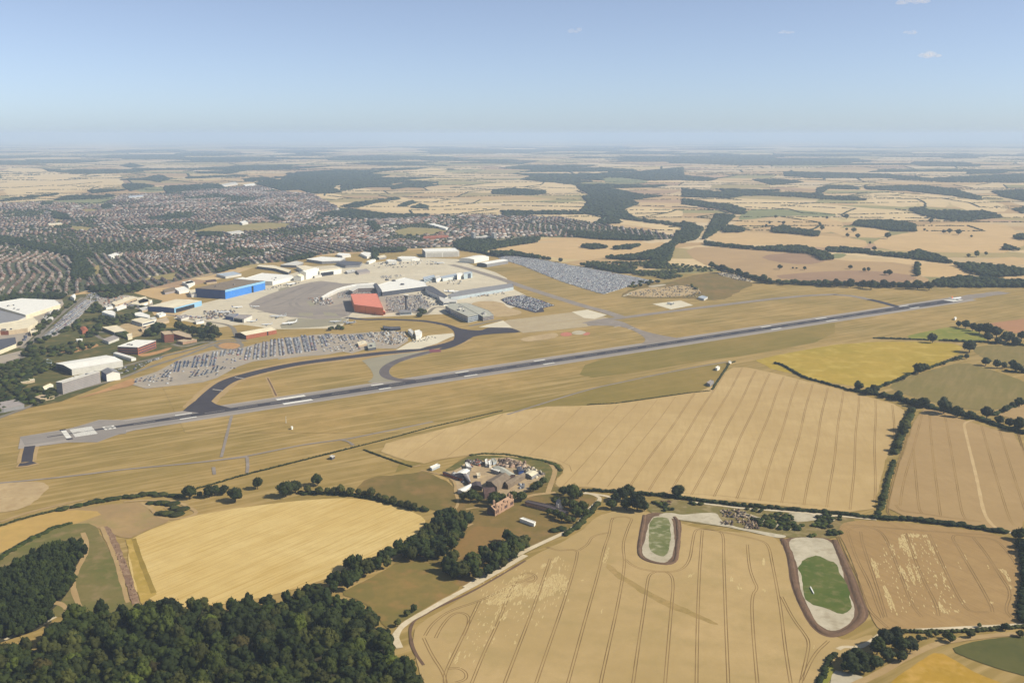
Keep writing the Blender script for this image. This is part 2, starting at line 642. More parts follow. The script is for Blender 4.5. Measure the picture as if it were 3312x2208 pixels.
PAL = [C(224, 196, 150), C(218, 186, 138), C(226, 200, 160), C(208, 174, 124), C(198, 164, 118), C(212, 184, 140), C(178, 158, 108), C(160, 150, 100), C(216, 190, 136), C(190, 156, 122)]
MAJ = [GP(f, p) for f, p in [
    ('Z1a', [(0, 550), (300, 540), (700, 560), (850, 490), (1140, 480), (1300, 460), (1550, 440), (1760, 420), (1950, 470), (2150, 480), (2352, 580), (2352, 1065), (0, 1065)])]]
fv, ff, fcol, wood_cells, hedge_segs = [], [], [], [], []
yr = 2150.0
rows = [yr]
while yr < 150000:
    yr += max(230.0, .052 * yr)
    rows.append(yr)
lr = random.Random(11)
for j in range(len(rows) - 1):
    ya, yb = rows[j], rows[j + 1]
    half = .56 * yb + 400
    wdt = max(330.0, .05 * ya)
    k0 = int(half / wdt) + 1
    for i in range(-k0, k0):
        def cn(ii, jj, yy):
            h = random.Random(ii * 7919 + jj * 104729)
            sh = (jj % 3) * .31 * wdt
            return (ii * wdt + sh + h.uniform(-.3, .3) * wdt, yy + h.uniform(-.33, .33) * max(230., .05 * yy))
        q = [cn(i, j, ya), cn(i + 1, j, ya), cn(i + 1, j + 1, yb), cn(i, j + 1, yb)]
        cx_, cy_ = sum(p[0] for p in q) / 4, sum(p[1] for p in q) / 4
        b = len(fv)
        fv += [(p[0], p[1], .05) for p in q]
        ff.append((b, b + 1, b + 2, b + 3))
        w = wood_field(cx_, cy_)
        if w > (.22 if ya > 13000 else .30 if ya > 7000 else .38) and ya > 4300:
            wood_cells.append(q)
            c = C(120, 116, 72) if ya < 33000 else C(110, 112, 80)
        else:
            c = PAL[int(lr.random() ** 1.3 * len(PAL))]
            s = lr.uniform(.88, 1.05)
            c = (c[0] * s, c[1] * s, c[2] * s, 1)
        fcol.append(c)
        if ya > 4000:
            if lr.random() < .62:
                hedge_segs.append((q[0], q[1]))
            if lr.random() < .55:
                hedge_segs.append((q[1], q[2]))
M_far = attr_mat('far_fields', .95, .05, .012, .22)
o = link('farmland', np_mesh('farmland', fv, [ff], [M_far], None, fcol))
o['kind'] = 'structure'
o['label'] = 'patchwork of pale harvested fields reaching the horizon'

# traced far fields
FARF = {
 'straw': (C(226, 198, 150), [
  ('Z2a', [(90, 570), (280, 520), (420, 505), (480, 525), (700, 510), (850, 540), (1110, 600), (1115, 632), (600, 622), (150, 590)]),
  ('Z2a', [(1310, 615), (1480, 605), (1790, 625), (1740, 670), (1500, 640)]), ('Z2a', [(1810, 640), (1910, 650), (2340, 710), (2300, 745), (2000, 700), (1900, 690)]),
  ('Z2a', [(1390, 590), (1480, 550), (1700, 530), (1660, 580)]), ('Z2a', [(1910, 600), (2030, 570), (2352, 590), (2352, 650), (2040, 645)]),
  ('Z2a', [(440, 340), (560, 305), (740, 315), (700, 345), (500, 360)]), ('Z2a', [(970, 405), (1400, 400), (1640, 425), (1620, 470), (1430, 470), (1200, 440), (970, 435)]),
  ('Z1a', [(0, 300), (300, 310), (420, 340), (830, 345), (850, 400), (860, 430), (600, 455), (300, 490), (0, 530)]),
  ('Z1a', [(2060, 400), (2130, 395), (2140, 450), (2090, 450)]), ('Z1a', [(2150, 490), (2352, 480), (2352, 530), (2230, 510)]),
  ('Z3a', [(0, 510), (330, 512), (720, 530), (1240, 580), (1560, 600), (1640, 680), (1150, 640), (700, 600), (430, 585), (320, 555), (180, 530)]),
  ('Z3a', [(1230, 480), (1550, 470), (1630, 520), (1600, 580), (1290, 560)]), ('Z3a', [(1640, 475), (1800, 500), (1850, 580), (1670, 570), (1620, 560)]), ('Z3a', [(1820, 500), (2070, 520), (2260, 570), (2200, 620), (1870, 585)])]),
 'tan': (C(214, 180, 130), [
  ('Z3a', [(150, 790), (250, 745), (780, 760), (1250, 790), (1290, 860), (950, 855), (700, 835), (340, 835)]),
  ('Z3a', [(1300, 800), (1600, 740), (2352, 720), (2352, 890), (1800, 890), (1350, 870)]), ('Z3a', [(300, 720), (400, 660), (640, 690), (950, 640), (1150, 690), (960, 770), (700, 700)]),
  ('Z3a', [(970, 730), (1180, 710), (1430, 730), (1400, 790), (1140, 780)]), ('Z3a', [(1620, 690), (2200, 680), (2330, 760), (1900, 780), (1480, 750)]),
  ('Z3a', [(1630, 955), (1850, 970), (2060, 1050), (1720, 1060), (1620, 1040)]), ('Z3a', [(2030, 940), (2352, 910), (2352, 990), (2080, 950)]), ('Z3a', [(2150, 1060), (2352, 1050), (2352, 1090), (2180, 1075)]),
  ('Z2a', [(1000, 860), (1200, 830), (1600, 808), (2080, 808), (2100, 830), (2250, 808), (2150, 870), (2050, 890), (1800, 925), (1650, 945), (1180, 885)])]),
 'brown': (C(190, 158, 116), [('Z3a', [(0, 850), (350, 850), (830, 880), (1000, 940), (1600, 960), (1620, 1040), (1720, 1080), (1600, 1112), (1250, 1106), (950, 1100), (600, 1088), (330, 1015), (100, 960)])]),
 'dark': (C(168, 136, 108), [('Z3a', [(520, 912), (760, 885), (930, 910), (1010, 945), (850, 975), (620, 950)]), ('Z3a', [(900, 1020), (1300, 1008), (1650, 1055), (1500, 1100), (1000, 1098), (560, 1055)])]),
 'green': (C(140, 140, 96), [('Z3a', [(380, 650), (440, 590), (700, 588), (1060, 620), (1050, 642), (700, 632), (400, 668)]), ('Z2a', [(1800, 370), (2050, 368), (2150, 400), (1950, 415), (1800, 400)]), ('Z1a', [(910, 450), (1000, 432), (1140, 440), (1160, 465), (980, 475)]), ('Z3a', [(1020, 895), (1140, 895), (1100, 925), (1030, 930)]),
   ('Z1a', [(0, 545), (400, 525), (700, 512), (815, 500), (800, 530), (700, 560), (300, 540)]), ('Z1a', [(1170, 440), (1300, 425), (1500, 420), (1560, 445), (1250, 470)])])}
for i, (k, (c, pl)) in enumerate(FARF.items()):
    m = ground_mat('field_' + k, c, tuple(v * .9 for v in c[:3]) + (1,), tuple(v * 1.06 for v in c[:3]) + (1,), big=.004, fine=.03, c3amt=.5, famt=.18, off=i)
    multi_sheet('field', [chaikin(GP(f, p), 1) for f, p in pl], .12 + .06 * i, m, k + ' coloured fields in the farmland beyond the airport')

# ---- town ground, valley ground, airfield
TOWN = GP('Z1a', [(0, 550), (300, 540), (700, 560), (850, 490), (1140, 480), (1300, 460), (1550, 440), (1760, 425), (1950, 470), (2150, 485), (2352, 590)]) + \
    GP('Z2a', [(250, 660), (600, 640), (1110, 630), (1500, 645), (1750, 690), (2150, 742), (2340, 790), (2200, 800), (1800, 790), (1370, 780), (1060, 800), (850, 790), (770, 820), (760, 850), (450, 862), (250, 880)]) + \
    GP('Z5', [(1500, 110), (1200, 150), (950, 200), (600, 230), (300, 300), (0, 370)]) + GP('Z4', [(1640, 170), (1400, 230), (1200, 270), (850, 280), (820, 250), (600, 310), (400, 330), (250, 330), (0, 340), (-400, 340)]) + GP('Z1a', [(-250, 800), (-150, 600)])
sheet('town_ground', TOWN, .45, M_town, 'gardens and streets under the town', 0)
PARKS = [GP(f, p) for f, p in [
 ('Z1a', [(1310, 748), (1500, 702), (1850, 682), (2020, 690), (1950, 720), (1800, 742), (1500, 750)]), ('Z1a', [(480, 705), (560, 708), (650, 722), (600, 742), (500, 733)]),
 ('Z1a', [(370, 660), (430, 645), (510, 662), (380, 682)]), ('Z1a', [(540, 590), (640, 588), (690, 600), (600, 615)]), ('Z2a', [(360, 740), (470, 715), (700, 725), (740, 745), (560, 770), (400, 770)]),
 ('Z4', [(1260, 170), (1440, 120), (1640, 90), (1620, 160), (1500, 150), (1350, 160)]), ('Z4', [(870, 30), (910, 20), (930, 110), (885, 130)])]]
multi_sheet('park', PARKS, .51, ground_mat('park_grass', C(168, 148, 98), C(150, 140, 92), C(182, 158, 108), big=.01, fine=.06, off=4), 'dry parks and playing fields in the town')
VALLEY = GP('Z4', [(-500, 340), (0, 340), (250, 330), (600, 310), (850, 280), (1200, 270), (1500, 350), (1400, 450), (1500, 600), (1900, 600), (2000, 720), (1500, 850), (1250, 1000), (900, 1150), (560, 1280), (250, 1340), (0, 1420), (-500, 1560)])
sheet('valley_ground', VALLEY, .45, M_valley, 'scrubby green valley floor beside the airport', 0)
AIRF = GP('F', [(640, 1000), (600, 930), (720, 900), (880, 845), (1000, 830), (1350, 808), (1480, 806), (1560, 820), (1620, 835)]) + GP('Z6', [(1240, 160), (1400, 135), (1560, 150)]) + GP('Z7', [(0, 40), (300, 95), (600, 130), (800, 100), (960, 100), (1180, 80), (1310, 70)]) + GP('Z3a', [(330, 1020), (600, 1092), (960, 1108), (1250, 1113), (1700, 1120), (2352, 1125), (2700, 1125)]) + GP('F', [(3600, 1100), (3312, 1300), (1600, 1400), (600, 1400), (500, 1200), (700, 1080)])
sheet('airfield_grass', AIRF, .25, M_dry, 'dry mown airfield grass round the runway', 0)
sheet('grass_strip', GP('Z7', [(-1900, 1980), (-1400, 1800), (0, 1300), (250, 1290), (600, 1240), (1130, 1180), (1270, 980), (1300, 900), (600, 1030), (0, 1160), (-600, 1330), (-1300, 1500)]), .31, M_green_dry, 'olive grass between perimeter track and wheat field', 1)
sheet('grass_strip', GP('Z7', [(0, 900), (900, 740), (1500, 640), (2281, 500), (2281, 700), (1500, 850), (1100, 900), (500, 1000), (-100, 1080)]), .33, M_green_dry, None, 1)
sheet('quarry_ground', GP('Z7', [(300, 330), (330, 270), (560, 190), (730, 190), (900, 130), (1180, 85), (1320, 110), (1560, 190), (1400, 260), (1300, 330), (1150, 350), (1000, 330), (600, 330)]), .35, M_rough, 'disturbed rough ground by the far hedge', 1, 6)

sheet('yard', GP('Q8', [(-200, 250), (700, 240), (720, 290), (620, 420), (480, 520), (380, 650), (250, 770), (0, 840), (-200, 880)]), .47, M_park, 'pale yards between the factory sheds', 0)
sheet('yard', GP('Z4', [(880, 290), (1130, 290), (1400, 340), (1420, 430), (1180, 420), (1080, 440), (960, 420), (900, 370)]), .47, M_park, None, 1, 3)
sheet('yard', GP('Z4', [(1060, 640), (1120, 560), (1330, 540), (1470, 560), (1440, 620), (1340, 660), (1200, 700)]), .47, M_sandy, None, 1, 3)
# ---- crop fields
WHEAT = GP('OV', [(848, 1028), (1000, 990), (1210, 935), (1400, 930), (1560, 908), (1632, 893), (1660, 860), (1690, 838), (1800, 862), (1970, 905), (2080, 935), (2070, 965), (2040, 1040), (2015, 1130), (2003, 1182), (1780, 1160), (1560, 1140), (1400, 1125), (1340, 1118), (1285, 1122), (1272, 1108), (1300, 1080), (1280, 1062), (1240, 1055), (1100, 1043), (1010, 1055), (960, 1068)])
sheet('wheat_field', WHEAT, .40, M_wheat, 'large pale wheat field with straight wheel lines below the runway', 1, 1.5)
WHEATR = GP('OV', [(2108, 940), (2160, 942), (2240, 975), (2360, 1005), (2360, 1225), (2300, 1217), (2200, 1200), (2038, 1180), (2045, 1130), (2062, 1080)])
sheet('wheat_field', WHEATR, .40, M_wheat_r, 'browner wheat field at the right edge beyond the hedge', 1, 1.0)
sheet('yellow_field', GP('OV', [(1712, 833), (1800, 812), (1960, 785), (2180, 785), (2222, 803), (2120, 850), (2030, 885), (1965, 893)]), .40, M_yellow, 'yellow crop field beside the runway grass', 1, 2)
sheet('olive_field', GP('OV', [(2030, 884), (2120, 855), (2210, 830), (2280, 850), (2370, 882), (2370, 912), (2290, 945), (2200, 938), (2080, 908)]), .40, M_olive, 'olive pasture ringed by hedges', 1, 2)
sheet('olive_field', GP('OV', [(2240, 792), (2380, 795), (2380, 868), (2300, 840), (2235, 812)]), .40, M_olive, 'olive pasture at the right edge', 1, 2)
sheet('green_field', GP('Z8', [(900, 690), (1100, 640), (1350, 585), (1560, 620), (1730, 695), (1650, 725), (1260, 720)]), .42, M_lime, 'small fresh green field under the dark hedge', 1, 3)
sheet('wheat_field', GP('Z8', [(1760, 1400), (1900, 1330), (2150, 1260), (2150, 1500), (1960, 1440)]), .42, M_wheat_r, None, 0)
sheet('brown_field', GP('Z8', [(1700, 560), (2150, 500), (2150, 640), (1950, 650), (1830, 610)]), .42, ground_mat('red_stubble', C(190, 142, 104), C(180, 134, 98), big=.01, fine=.1), 'reddish stubble field at the right edge', 0)
BIGF = GP('OV', [(943, 1452), (975, 1425), (1020, 1400), (1100, 1350), (1200, 1290), (1330, 1225), (1370, 1185), (1420, 1172), (1500, 1175), (1600, 1215), (1700, 1222), (1800, 1235), (1830, 1350), (1890, 1450), (1950, 1475), (2000, 1455), (2010, 1470), (1930, 1500), (1890, 1560), (1880, 1680), (1005, 1680), (985, 1600), (960, 1530)])
sheet('wheat_field', BIGF, .40, M_wheat_n, 'near wheat field with curving wheel tracks', 1, 1.0)
CORNF = GP('OV', [(1930, 1203), (1960, 1196), (2010, 1196), (2150, 1207), (2310, 1228), (2400, 1290), (2400, 1428), (2200, 1440), (2050, 1450), (2020, 1448), (1998, 1415), (1975, 1340), (1945, 1260), (1925, 1225)])
sheet('wheat_field', CORNF, .40, M_wheat_b, 'patchy brown wheat field with flattened pale areas', 1, 1.0)
GOLD = GP('OV', [(286, 1248), (330, 1222), (400, 1195), (480, 1178), (560, 1165), (700, 1148), (810, 1143), (880, 1155), (940, 1172), (978, 1190), (975, 1212), (930, 1250), (820, 1295), (740, 1335), (560, 1385), (320, 1400)])
sheet('barley_field', GOLD, .40, M_gold, 'golden barley field above the wood', 1, .8)
sheet('fallow_field', GP('OV', [(-60, 1235), (60, 1195), (150, 1168), (250, 1158), (335, 1152), (352, 1185), (400, 1192), (330, 1222), (290, 1240), (240, 1215), (170, 1205), (80, 1240), (-60, 1310)]), .36, M_fallow, 'brownish fallow strip beside the barley', 1, 2)
sheet('barley_margin', GP('OV', [(-60, 1232), (60, 1192), (150, 1170), (250, 1175), (180, 1200), (80, 1237), (-60, 1295)]), .37, M_gold2, 'pale golden strip at the left edge', 1, 1.5)
sheet('rough_grass', GP('Z6b', [(-200, 420), (0, 380), (200, 250), (450, 150), (620, 110), (800, 110), (860, 230), (930, 350), (990, 520), (1090, 780), (1180, 830), (900, 880), (600, 900), (400, 900), (-200, 1000)]), .38, M_green, 'green rough grass between the wood and the ditch', 1, 1.5)
sheet('bare_earth', GP('OV', [(-40, 1112), (60, 1106), (112, 1108), (95, 1140), (60, 1168), (-40, 1180)]), .36, M_sandy, 'bare sandy earth at the left edge', 1, 7)
sheet('rough_grass', GP('Z3b', [(-350, 450), (0, 420), (250, 390), (540, 520), (560, 700), (480, 820), (200, 760), (-100, 740), (-500, 600)]), .36, M_rough, None, 1, 3)
FARMG = GP('Z3b', [(420, 400), (560, 290), (700, 222), (850, 205), (1050, 210), (1300, 245), (1500, 290), (1620, 350), (1630, 390), (1550, 470), (1540, 560), (1900, 600), (2000, 640), (1850, 900), (1500, 1100), (1100, 1300), (640, 1560), (300, 1568), (-300, 1500), (300, 1000), (540, 760), (560, 560)])
sheet('rough_grass', FARMG, .37, M_rough, 'rough pasture around the farm', 1, 2)
sheet('grass_bank', GP('Z3b', [(430, 390), (560, 300), (700, 225), (850, 207), (1050, 212), (1300, 248), (1500, 290), (1620, 350), (1630, 390), (1560, 460), (1500, 560), (1420, 420), (1260, 300), (900, 260), (700, 300), (560, 370)]), .39, ground_mat('bank_grass', C(118, 112, 62), C(98, 98, 54), C(150, 128, 80), big=.03, fine=.2), 'green bank around the farmyard', 1, 2)
sheet('paddock', GP('Z3b', [(480, 1240), (640, 1020), (760, 940), (900, 960), (1120, 960), (1060, 1060), (900, 1170), (760, 1260), (620, 1290)]), .39, ground_mat('paddock_grass', C(156, 122, 76), C(146, 118, 70), C(134, 114, 68), big=.03, fine=.25, off=2), 'brown grazed paddock between the tree belts', 1, 2)
sheet('paddock', GP('Z7b', [(760, 700), (900, 640), (1100, 540), (1280, 440), (1480, 420), (1600, 450), (1700, 560), (1830, 640), (1600, 780), (1400, 890), (1250, 980), (1180, 1010), (1080, 860), (960, 760)]), .39, ground_mat('meadow_grass', C(150, 126, 72), C(124, 114, 62), C(160, 124, 76), big=.02, fine=.22, off=6), 'olive brown meadow beside the white track', 1, 2)
sheet('farmyard', GP('Z3b', [(410, 400), (560, 380), (660, 280), (760, 300), (900, 255), (1100, 250), (1250, 300), (1390, 385), (1460, 420), (1420, 480), (1300, 500), (1290, 590), (1060, 680), (900, 620), (700, 560), (560, 600), (550, 480)]), .42, ground_mat('yard_concrete', C(200, 176, 138), C(180, 156, 124), C(150, 128, 106), big=.05, fine=.3, c3amt=.6), 'pale concrete farmyard', 1, 1)
sheet('pit_grass', GP('Z4b', [(530, 830), (700, 820), (900, 850), (1150, 880), (1300, 890), (1700, 930), (2091, 960), (2300, 1000), (2250, 1120), (2000, 1160), (1700, 1150), (1300, 1080), (800, 1010), (500, 940)]), .37, ground_mat('pit_edge_grass', C(126, 118, 68), C(146, 126, 84), C(176, 156, 120), big=.03, fine=.25), 'weedy ground around the chalk workings', 1, 2)

# the chalk workings
multi_sheet('topsoil_rim', [wobble(densify(chaikin(GP(f, p), 2), 3), .8, 1.) for f, p in [
 ('Z4b', [(470, 950), (440, 1080), (415, 1220), (430, 1315), (540, 1362), (740, 1387), (785, 1250), (797, 1020), (745, 970), (600, 930)]),
 ('Z9', [(312, 238), (345, 310), (380, 420), (400, 620), (480, 820), (580, 980), (690, 1058), (800, 1062), (940, 1000), (1062, 900), (1040, 820), (960, 580), (850, 350), (790, 248), (560, 215)])]], .44, M_soil, 'dark brown topsoil rims of the two chalk pits')
multi_sheet('chalk', [wobble(densify(chaikin(GP(f, p), 2), 2), 1.6, 2.) for f, p in [
 ('Z4b', [(525, 975), (490, 1150), (448, 1290), (560, 1352), (700, 1362), (742, 1200), (722, 975), (620, 960)]),
 ('Z9', [(372, 235), (450, 420), (480, 650), (570, 860), (640, 960), (760, 1022), (900, 945), (955, 860), (885, 650), (800, 400), (742, 245), (560, 225)]),
 ('Z4b', [(560, 960), (700, 930), (800, 960), (960, 935), (1100, 935), (1120, 1000), (1260, 1060), (1500, 1100), (1700, 1130), (1640, 1160), (1300, 1080), (1000, 1025), (790, 1000)]),
 ('Z4b', [(1280, 930), (1400, 960), (1560, 1010), (1680, 1060), (1740, 1080), (1600, 1070), (1460, 1000), (1300, 970)]), ('Z4b', [(1680, 940), (1780, 930), (1950, 960), (2091, 980), (2091, 1010), (1950, 1000), (1800, 1020), (1740, 1000)])]], .47, M_chalk, 'white chalk laid bare in the pits')
sheet('sown_grass', GP('Z9', [(470, 430), (540, 390), (620, 375), (700, 420), (770, 440), (840, 520), (890, 660), (930, 800), (900, 850), (830, 885), (700, 820), (550, 780), (500, 640)]), .50, M_pitgreen, 'bright green sown grass in the large pit', 1, 3.6)
sheet('sown_grass', GP('Z4b', [(545, 985), (510, 1150), (525, 1250), (600, 1300), (665, 1310), (705, 1200), (705, 990), (620, 970)]), .50, M_pitpale, 'thin pale grass in the small pit', 1, 1.5)

# the dug soil stands up as low banks
def bund(name, lines, w, h, z, mat, label):
    v, f = [], []
    for k, (pts, ww) in enumerate(lines):
        pts = wobble(densify(chaikin(pts, 2, False), 3, False), .7, k * 5.)
        prof = [(-.5, 0), (-.28, .75), (-.05, 1), (.2, .85), (.5, 0)]
        i = len(v)
        rows_ = []
        for t, zz in prof:
            n = len(pts)
            row = []
            for j in range(n):
                a, b = pts[max(0, j - 1)], pts[min(n - 1, j + 1)]
                l = math.hypot(b[0] - a[0], b[1] - a[1]) or 1
                nx, ny = -(b[1] - a[1]) / l, (b[0] - a[0]) / l
                nz = 1 + .45 * mnoise.noise(Vector((pts[j][0] * .2, pts[j][1] * .2, t * 3)))
                row.append((pts[j][0] + nx * ww * t, pts[j][1] + ny * ww * t, z + h * zz * nz))
            rows_.append(len(v))
            v += row
        for a, b in zip(rows_, rows_[1:]):
            for j in range(len(pts) - 1):
                f.append([b + j, a + j, a + j + 1, b + j + 1])
    me = bpy.data.meshes.new(name)
    me.from_pydata(v, [], f)
    me.materials.append(mat)
    me.update()
    if sum(p.normal.z for p in me.polygons) < 0:
        me.flip_normals()
    o = link(name, me)
    o['kind'] = 'structure'
    o['label'] = label


bund('earth_bank', [(GP('Z4b', [(480, 960), (462, 1080), (440, 1220), (436, 1310), (550, 1360), (735, 1376), (764, 1250), (772, 1020), (735, 972)]), 4.2), (GP('Z9', [(340, 240), (375, 315), (412, 420), (440, 640), (522, 830), (608, 965), (700, 1036), (800, 1042), (920, 982), (1005, 895), (985, 800), (915, 600), (820, 370), (768, 250)]), 6.2)], 5, .8, .44, M_soil, 'banks of dug topsoil round the two pits')
# ditch, margins
ribbons('ditch', [GP('Z6b', [(885, 140), (930, 200), (1000, 350), (1050, 480), (1090, 600), (1150, 790)])], 6.5, .46, M_ditch, 'brown dug ditch beside the barley', 1, .5, step=5)
ribbons('spoil_edge', [GP('Z6b', [(860, 140), (920, 280), (970, 390), (1020, 560), (1080, 780)])], 4, .47, M_dirt, None, 1, .5, step=5)
sheet('barley_edge', GP('Z6b', [(1060, 250), (1130, 240), (1320, 710), (1190, 790)]), .43, ground_mat('green_barley', C(196, 164, 88), C(174, 148, 70), C(214, 180, 112), big=.03, fine=.2), None, 0, 1.0)
ribbons('wheel_track', [GP('Z6b', [(1130, 240), (1180, 400), (1300, 700)])], 4.5, .45, ground_mat('green_track', C(166, 140, 70), C(150, 128, 62), big=.05, fine=.3), None, 1, .3)
ribbons('spoil_edge', [GP('Z6b', [(700, 190), (745, 300), (700, 420), (640, 520), (610, 640), (650, 760), (680, 830)]), GP('Z6b', [(450, 780), (520, 790), (580, 850), (540, 890)])], 5, .47, M_dirt, 'sandy worn path round the wood', 2, .5)
for k, (c, f, p) in enumerate([(M_orange, 'Z9', [(1180, 1500), (1300, 1380), (1500, 1250), (1640, 1172), (1800, 1260), (2000, 1380), (2400, 1520)]), (M_dkgreen, 'Z9', [(1720, 1160), (1850, 1110), (2100, 1070), (2420, 1040), (2420, 1400), (2200, 1340), (1950, 1260)]), (M_lime, 'Z9', [(640, 1500), (700, 1270), (780, 1300), (740, 1439)]), (M_chalk, 'Z9', [(740, 1500), (760, 1330), (850, 1350), (1050, 1400), (960, 1500)])]):
    sheet('field', GP(f, p), .40 + .02 * k, c, ['orange and yellow crop at the bottom edge', 'dark green crop in the bottom right corner', 'strip of green lawn at the bottom edge', 'white chalk yard at the bottom edge'][k], 1, 1.2)

# ---- tracks in the crops
vp = G0(2840, 445.5)
tr = []
dx = 25.6
d_t = (lambda a, b: (b[0] - a[0], b[1] - a[1]))(G0(2603, 1622), G0(2667, 1300))
l_ = math.hypot(*d_t)
d_t = (d_t[0] / l_, d_t[1] / l_)
base_x, base_y = G0(2667, 1300)
for k in range(-24, 8):
    for a, b in seg_inside((base_x + k * 25.9, base_y), d_t, WHEAT, 9):
        if k < -12 and k % 2:
            continue
        for s in ((-.95, .95) if k > -9 else (0,)):
            p = (base_x + k * 25.9, base_y)
            n_ = (-d_t[1] * s, d_t[0] * s)
            tr.append([(p[0] + d_t[0] * t + n_[0] + .8 * math.sin(t * .02 + k), p[1] + d_t[1] * t + n_[1]) for t in np.linspace(a, b, 14)])
for f, p in [('Z5b', [(1200, 120), (1110, 480), (1010, 800), (975, 1050)]), ('Z5b', [(1270, 100), (1300, 480), (1340, 800), (1385, 1150)]), ('Z5b', [(1110, 480), (1140, 800), (1165, 1090), (1200, 1130)]), ('Z5b', [(1430, 130), (1500, 520), (1560, 880), (1600, 1120), (1640, 1190)]), ('Z5b', [(1800, 240), (1890, 560), (2000, 920), (2080, 1180), (2130, 1250)]), ('Z5b', [(1985, 290), (2080, 600), (2190, 940), (2260, 1150)]), ('Z5b', [(2170, 300), (2250, 560), (2330, 800)]), ('Z5b', [(1050, 330), (920, 750), (840, 1100), (880, 1150)]), ('Z5b', [(930, 1040), (980, 1110), (1200, 1130), (1400, 1165), (1640, 1195), (1800, 1215)])]:
    L, Rr = strip_pts(densify(chaikin(GP(f, p), 2, False), 10, False), 1.9)
    tr += [L, Rr]
tr.append(GP('Z4b', [(-700, 690), (0, 735), (800, 770), (1100, 790), (1480, 830), (2050, 885)]))
tr.append(GP('Z3b', [(-100, 340), (500, 250), (900, 190), (1300, 225), (1560, 265), (1700, 330), (1720, 390)]))
ribbons('tractor_tracks', tr, .8, .43, M_tram, 'parallel wheel lines in the two middle wheat fields', 0)
TR8 = [[(1000, 65), (985, 90), (970, 200), (920, 330), (880, 520), (800, 800), (730, 1050), (620, 1458), (580, 1600)], [(985, 90), (1010, 60), (1110, 55), (1160, 75)], [(1160, 75), (1115, 180), (1080, 300), (1100, 420), (1085, 560), (1030, 850), (960, 1160), (895, 1458), (870, 1600)],
 [(1100, 415), (1180, 480), (1320, 515), (1480, 525), (1590, 500), (1650, 420), (1670, 280), (1690, 175), (1730, 155), (1900, 175), (1935, 215), (1935, 400), (1945, 700), (1955, 1000), (1975, 1458), (1980, 1600)],
 [(1150, 1600), (1170, 1458), (1220, 1100), (1270, 780), (1290, 600), (1310, 540), (1360, 520)], [(1450, 520), (1495, 550), (1510, 620), (1500, 750), (1470, 1100), (1440, 1458), (1430, 1600)], [(1755, 170), (1730, 500), (1715, 900), (1705, 1458), (1705, 1600)],
 [(2135, 290), (2150, 480), (2190, 600), (2225, 660), (2170, 720), (2180, 1000), (2220, 1458), (2235, 1600)], [(1900, 180), (2100, 220), (2270, 260), (2320, 310), (2345, 450), (2380, 620), (2420, 850), (2450, 1130), (2500, 1458), (2530, 1600)],
 [(700, 350), (690, 430), (640, 600), (560, 850), (480, 1080), (350, 1458), (310, 1600)], [(470, 410), (420, 560), (330, 820), (230, 1080), (85, 1458), (30, 1600)], [(180, 600), (100, 760), (30, 950), (-90, 1200), (-190, 1450), (-250, 1600)],
 [(-130, 770), (-230, 980), (-310, 1150), (-390, 1310), (-425, 1400), (-420, 1500)], [(-500, 1080), (-450, 980), (-370, 885), (-290, 860), (-220, 890), (-220, 960), (-260, 1060)], [(-600, 1080), (-530, 1230), (-440, 1360), (-410, 1458), (-400, 1600)], [(-590, 1060), (-530, 960), (-390, 850), (-130, 770), (100, 660), (330, 560)],
 [(-400, 1340), (-310, 1330), (-240, 1370), (-240, 1430), (-330, 1458)], [(190, 580), (240, 540), (300, 528), (355, 560), (340, 600), (270, 605)], [(700, 350), (660, 330), (540, 345), (440, 310)], [(710, 340), (790, 290), (820, 220), (960, 190)]]
TR9 = [[(880, 175), (895, 230), (960, 420), (1060, 600), (1130, 800), (1170, 900)], [(880, 175), (920, 140), (1050, 140), (1130, 160), (1190, 215), (1250, 350), (1330, 560), (1420, 800), (1500, 890)], [(990, 180), (1000, 260), (1050, 420), (1120, 620), (1200, 890)], [(1360, 190), (1430, 380), (1520, 600), (1620, 780), (1640, 880)], [(1560, 200), (1640, 380), (1740, 600), (1830, 770), (1900, 850), (2060, 850)],
 [(1930, 225), (1780, 200), (1750, 230), (1790, 290), (1900, 480), (2000, 650), (2080, 800), (2090, 850)], [(1930, 230), (2050, 380), (2160, 560), (2250, 690), (2190, 830), (2250, 900)], [(1930, 225), (2080, 235), (2160, 280), (2270, 420), (2340, 560), (2400, 700)], [(800, 190), (830, 135), (900, 118), (1400, 165), (2100, 210)], [(790, 200), (850, 350), (960, 570), (1040, 790), (1080, 860), (1220, 985)], [(330, 720), (420, 900), (520, 1030), (560, 1100), (545, 1200), (490, 1439), (460, 1560)], [(720, 1090), (600, 1200), (500, 1420)]]
tr = []
for f, ls in (('Z8b', TR8), ('Z9', TR9)):
    for p in ls:
        L, Rr = strip_pts(densify(chaikin(GP(f, p), 2, False), 6, False), 2.1)
        tr += [L, Rr]
ribbons('tractor_tracks', tr, .72, .43, M_tramr, 'curving double wheel tracks in the near wheat fields', 0, .3, step=6)
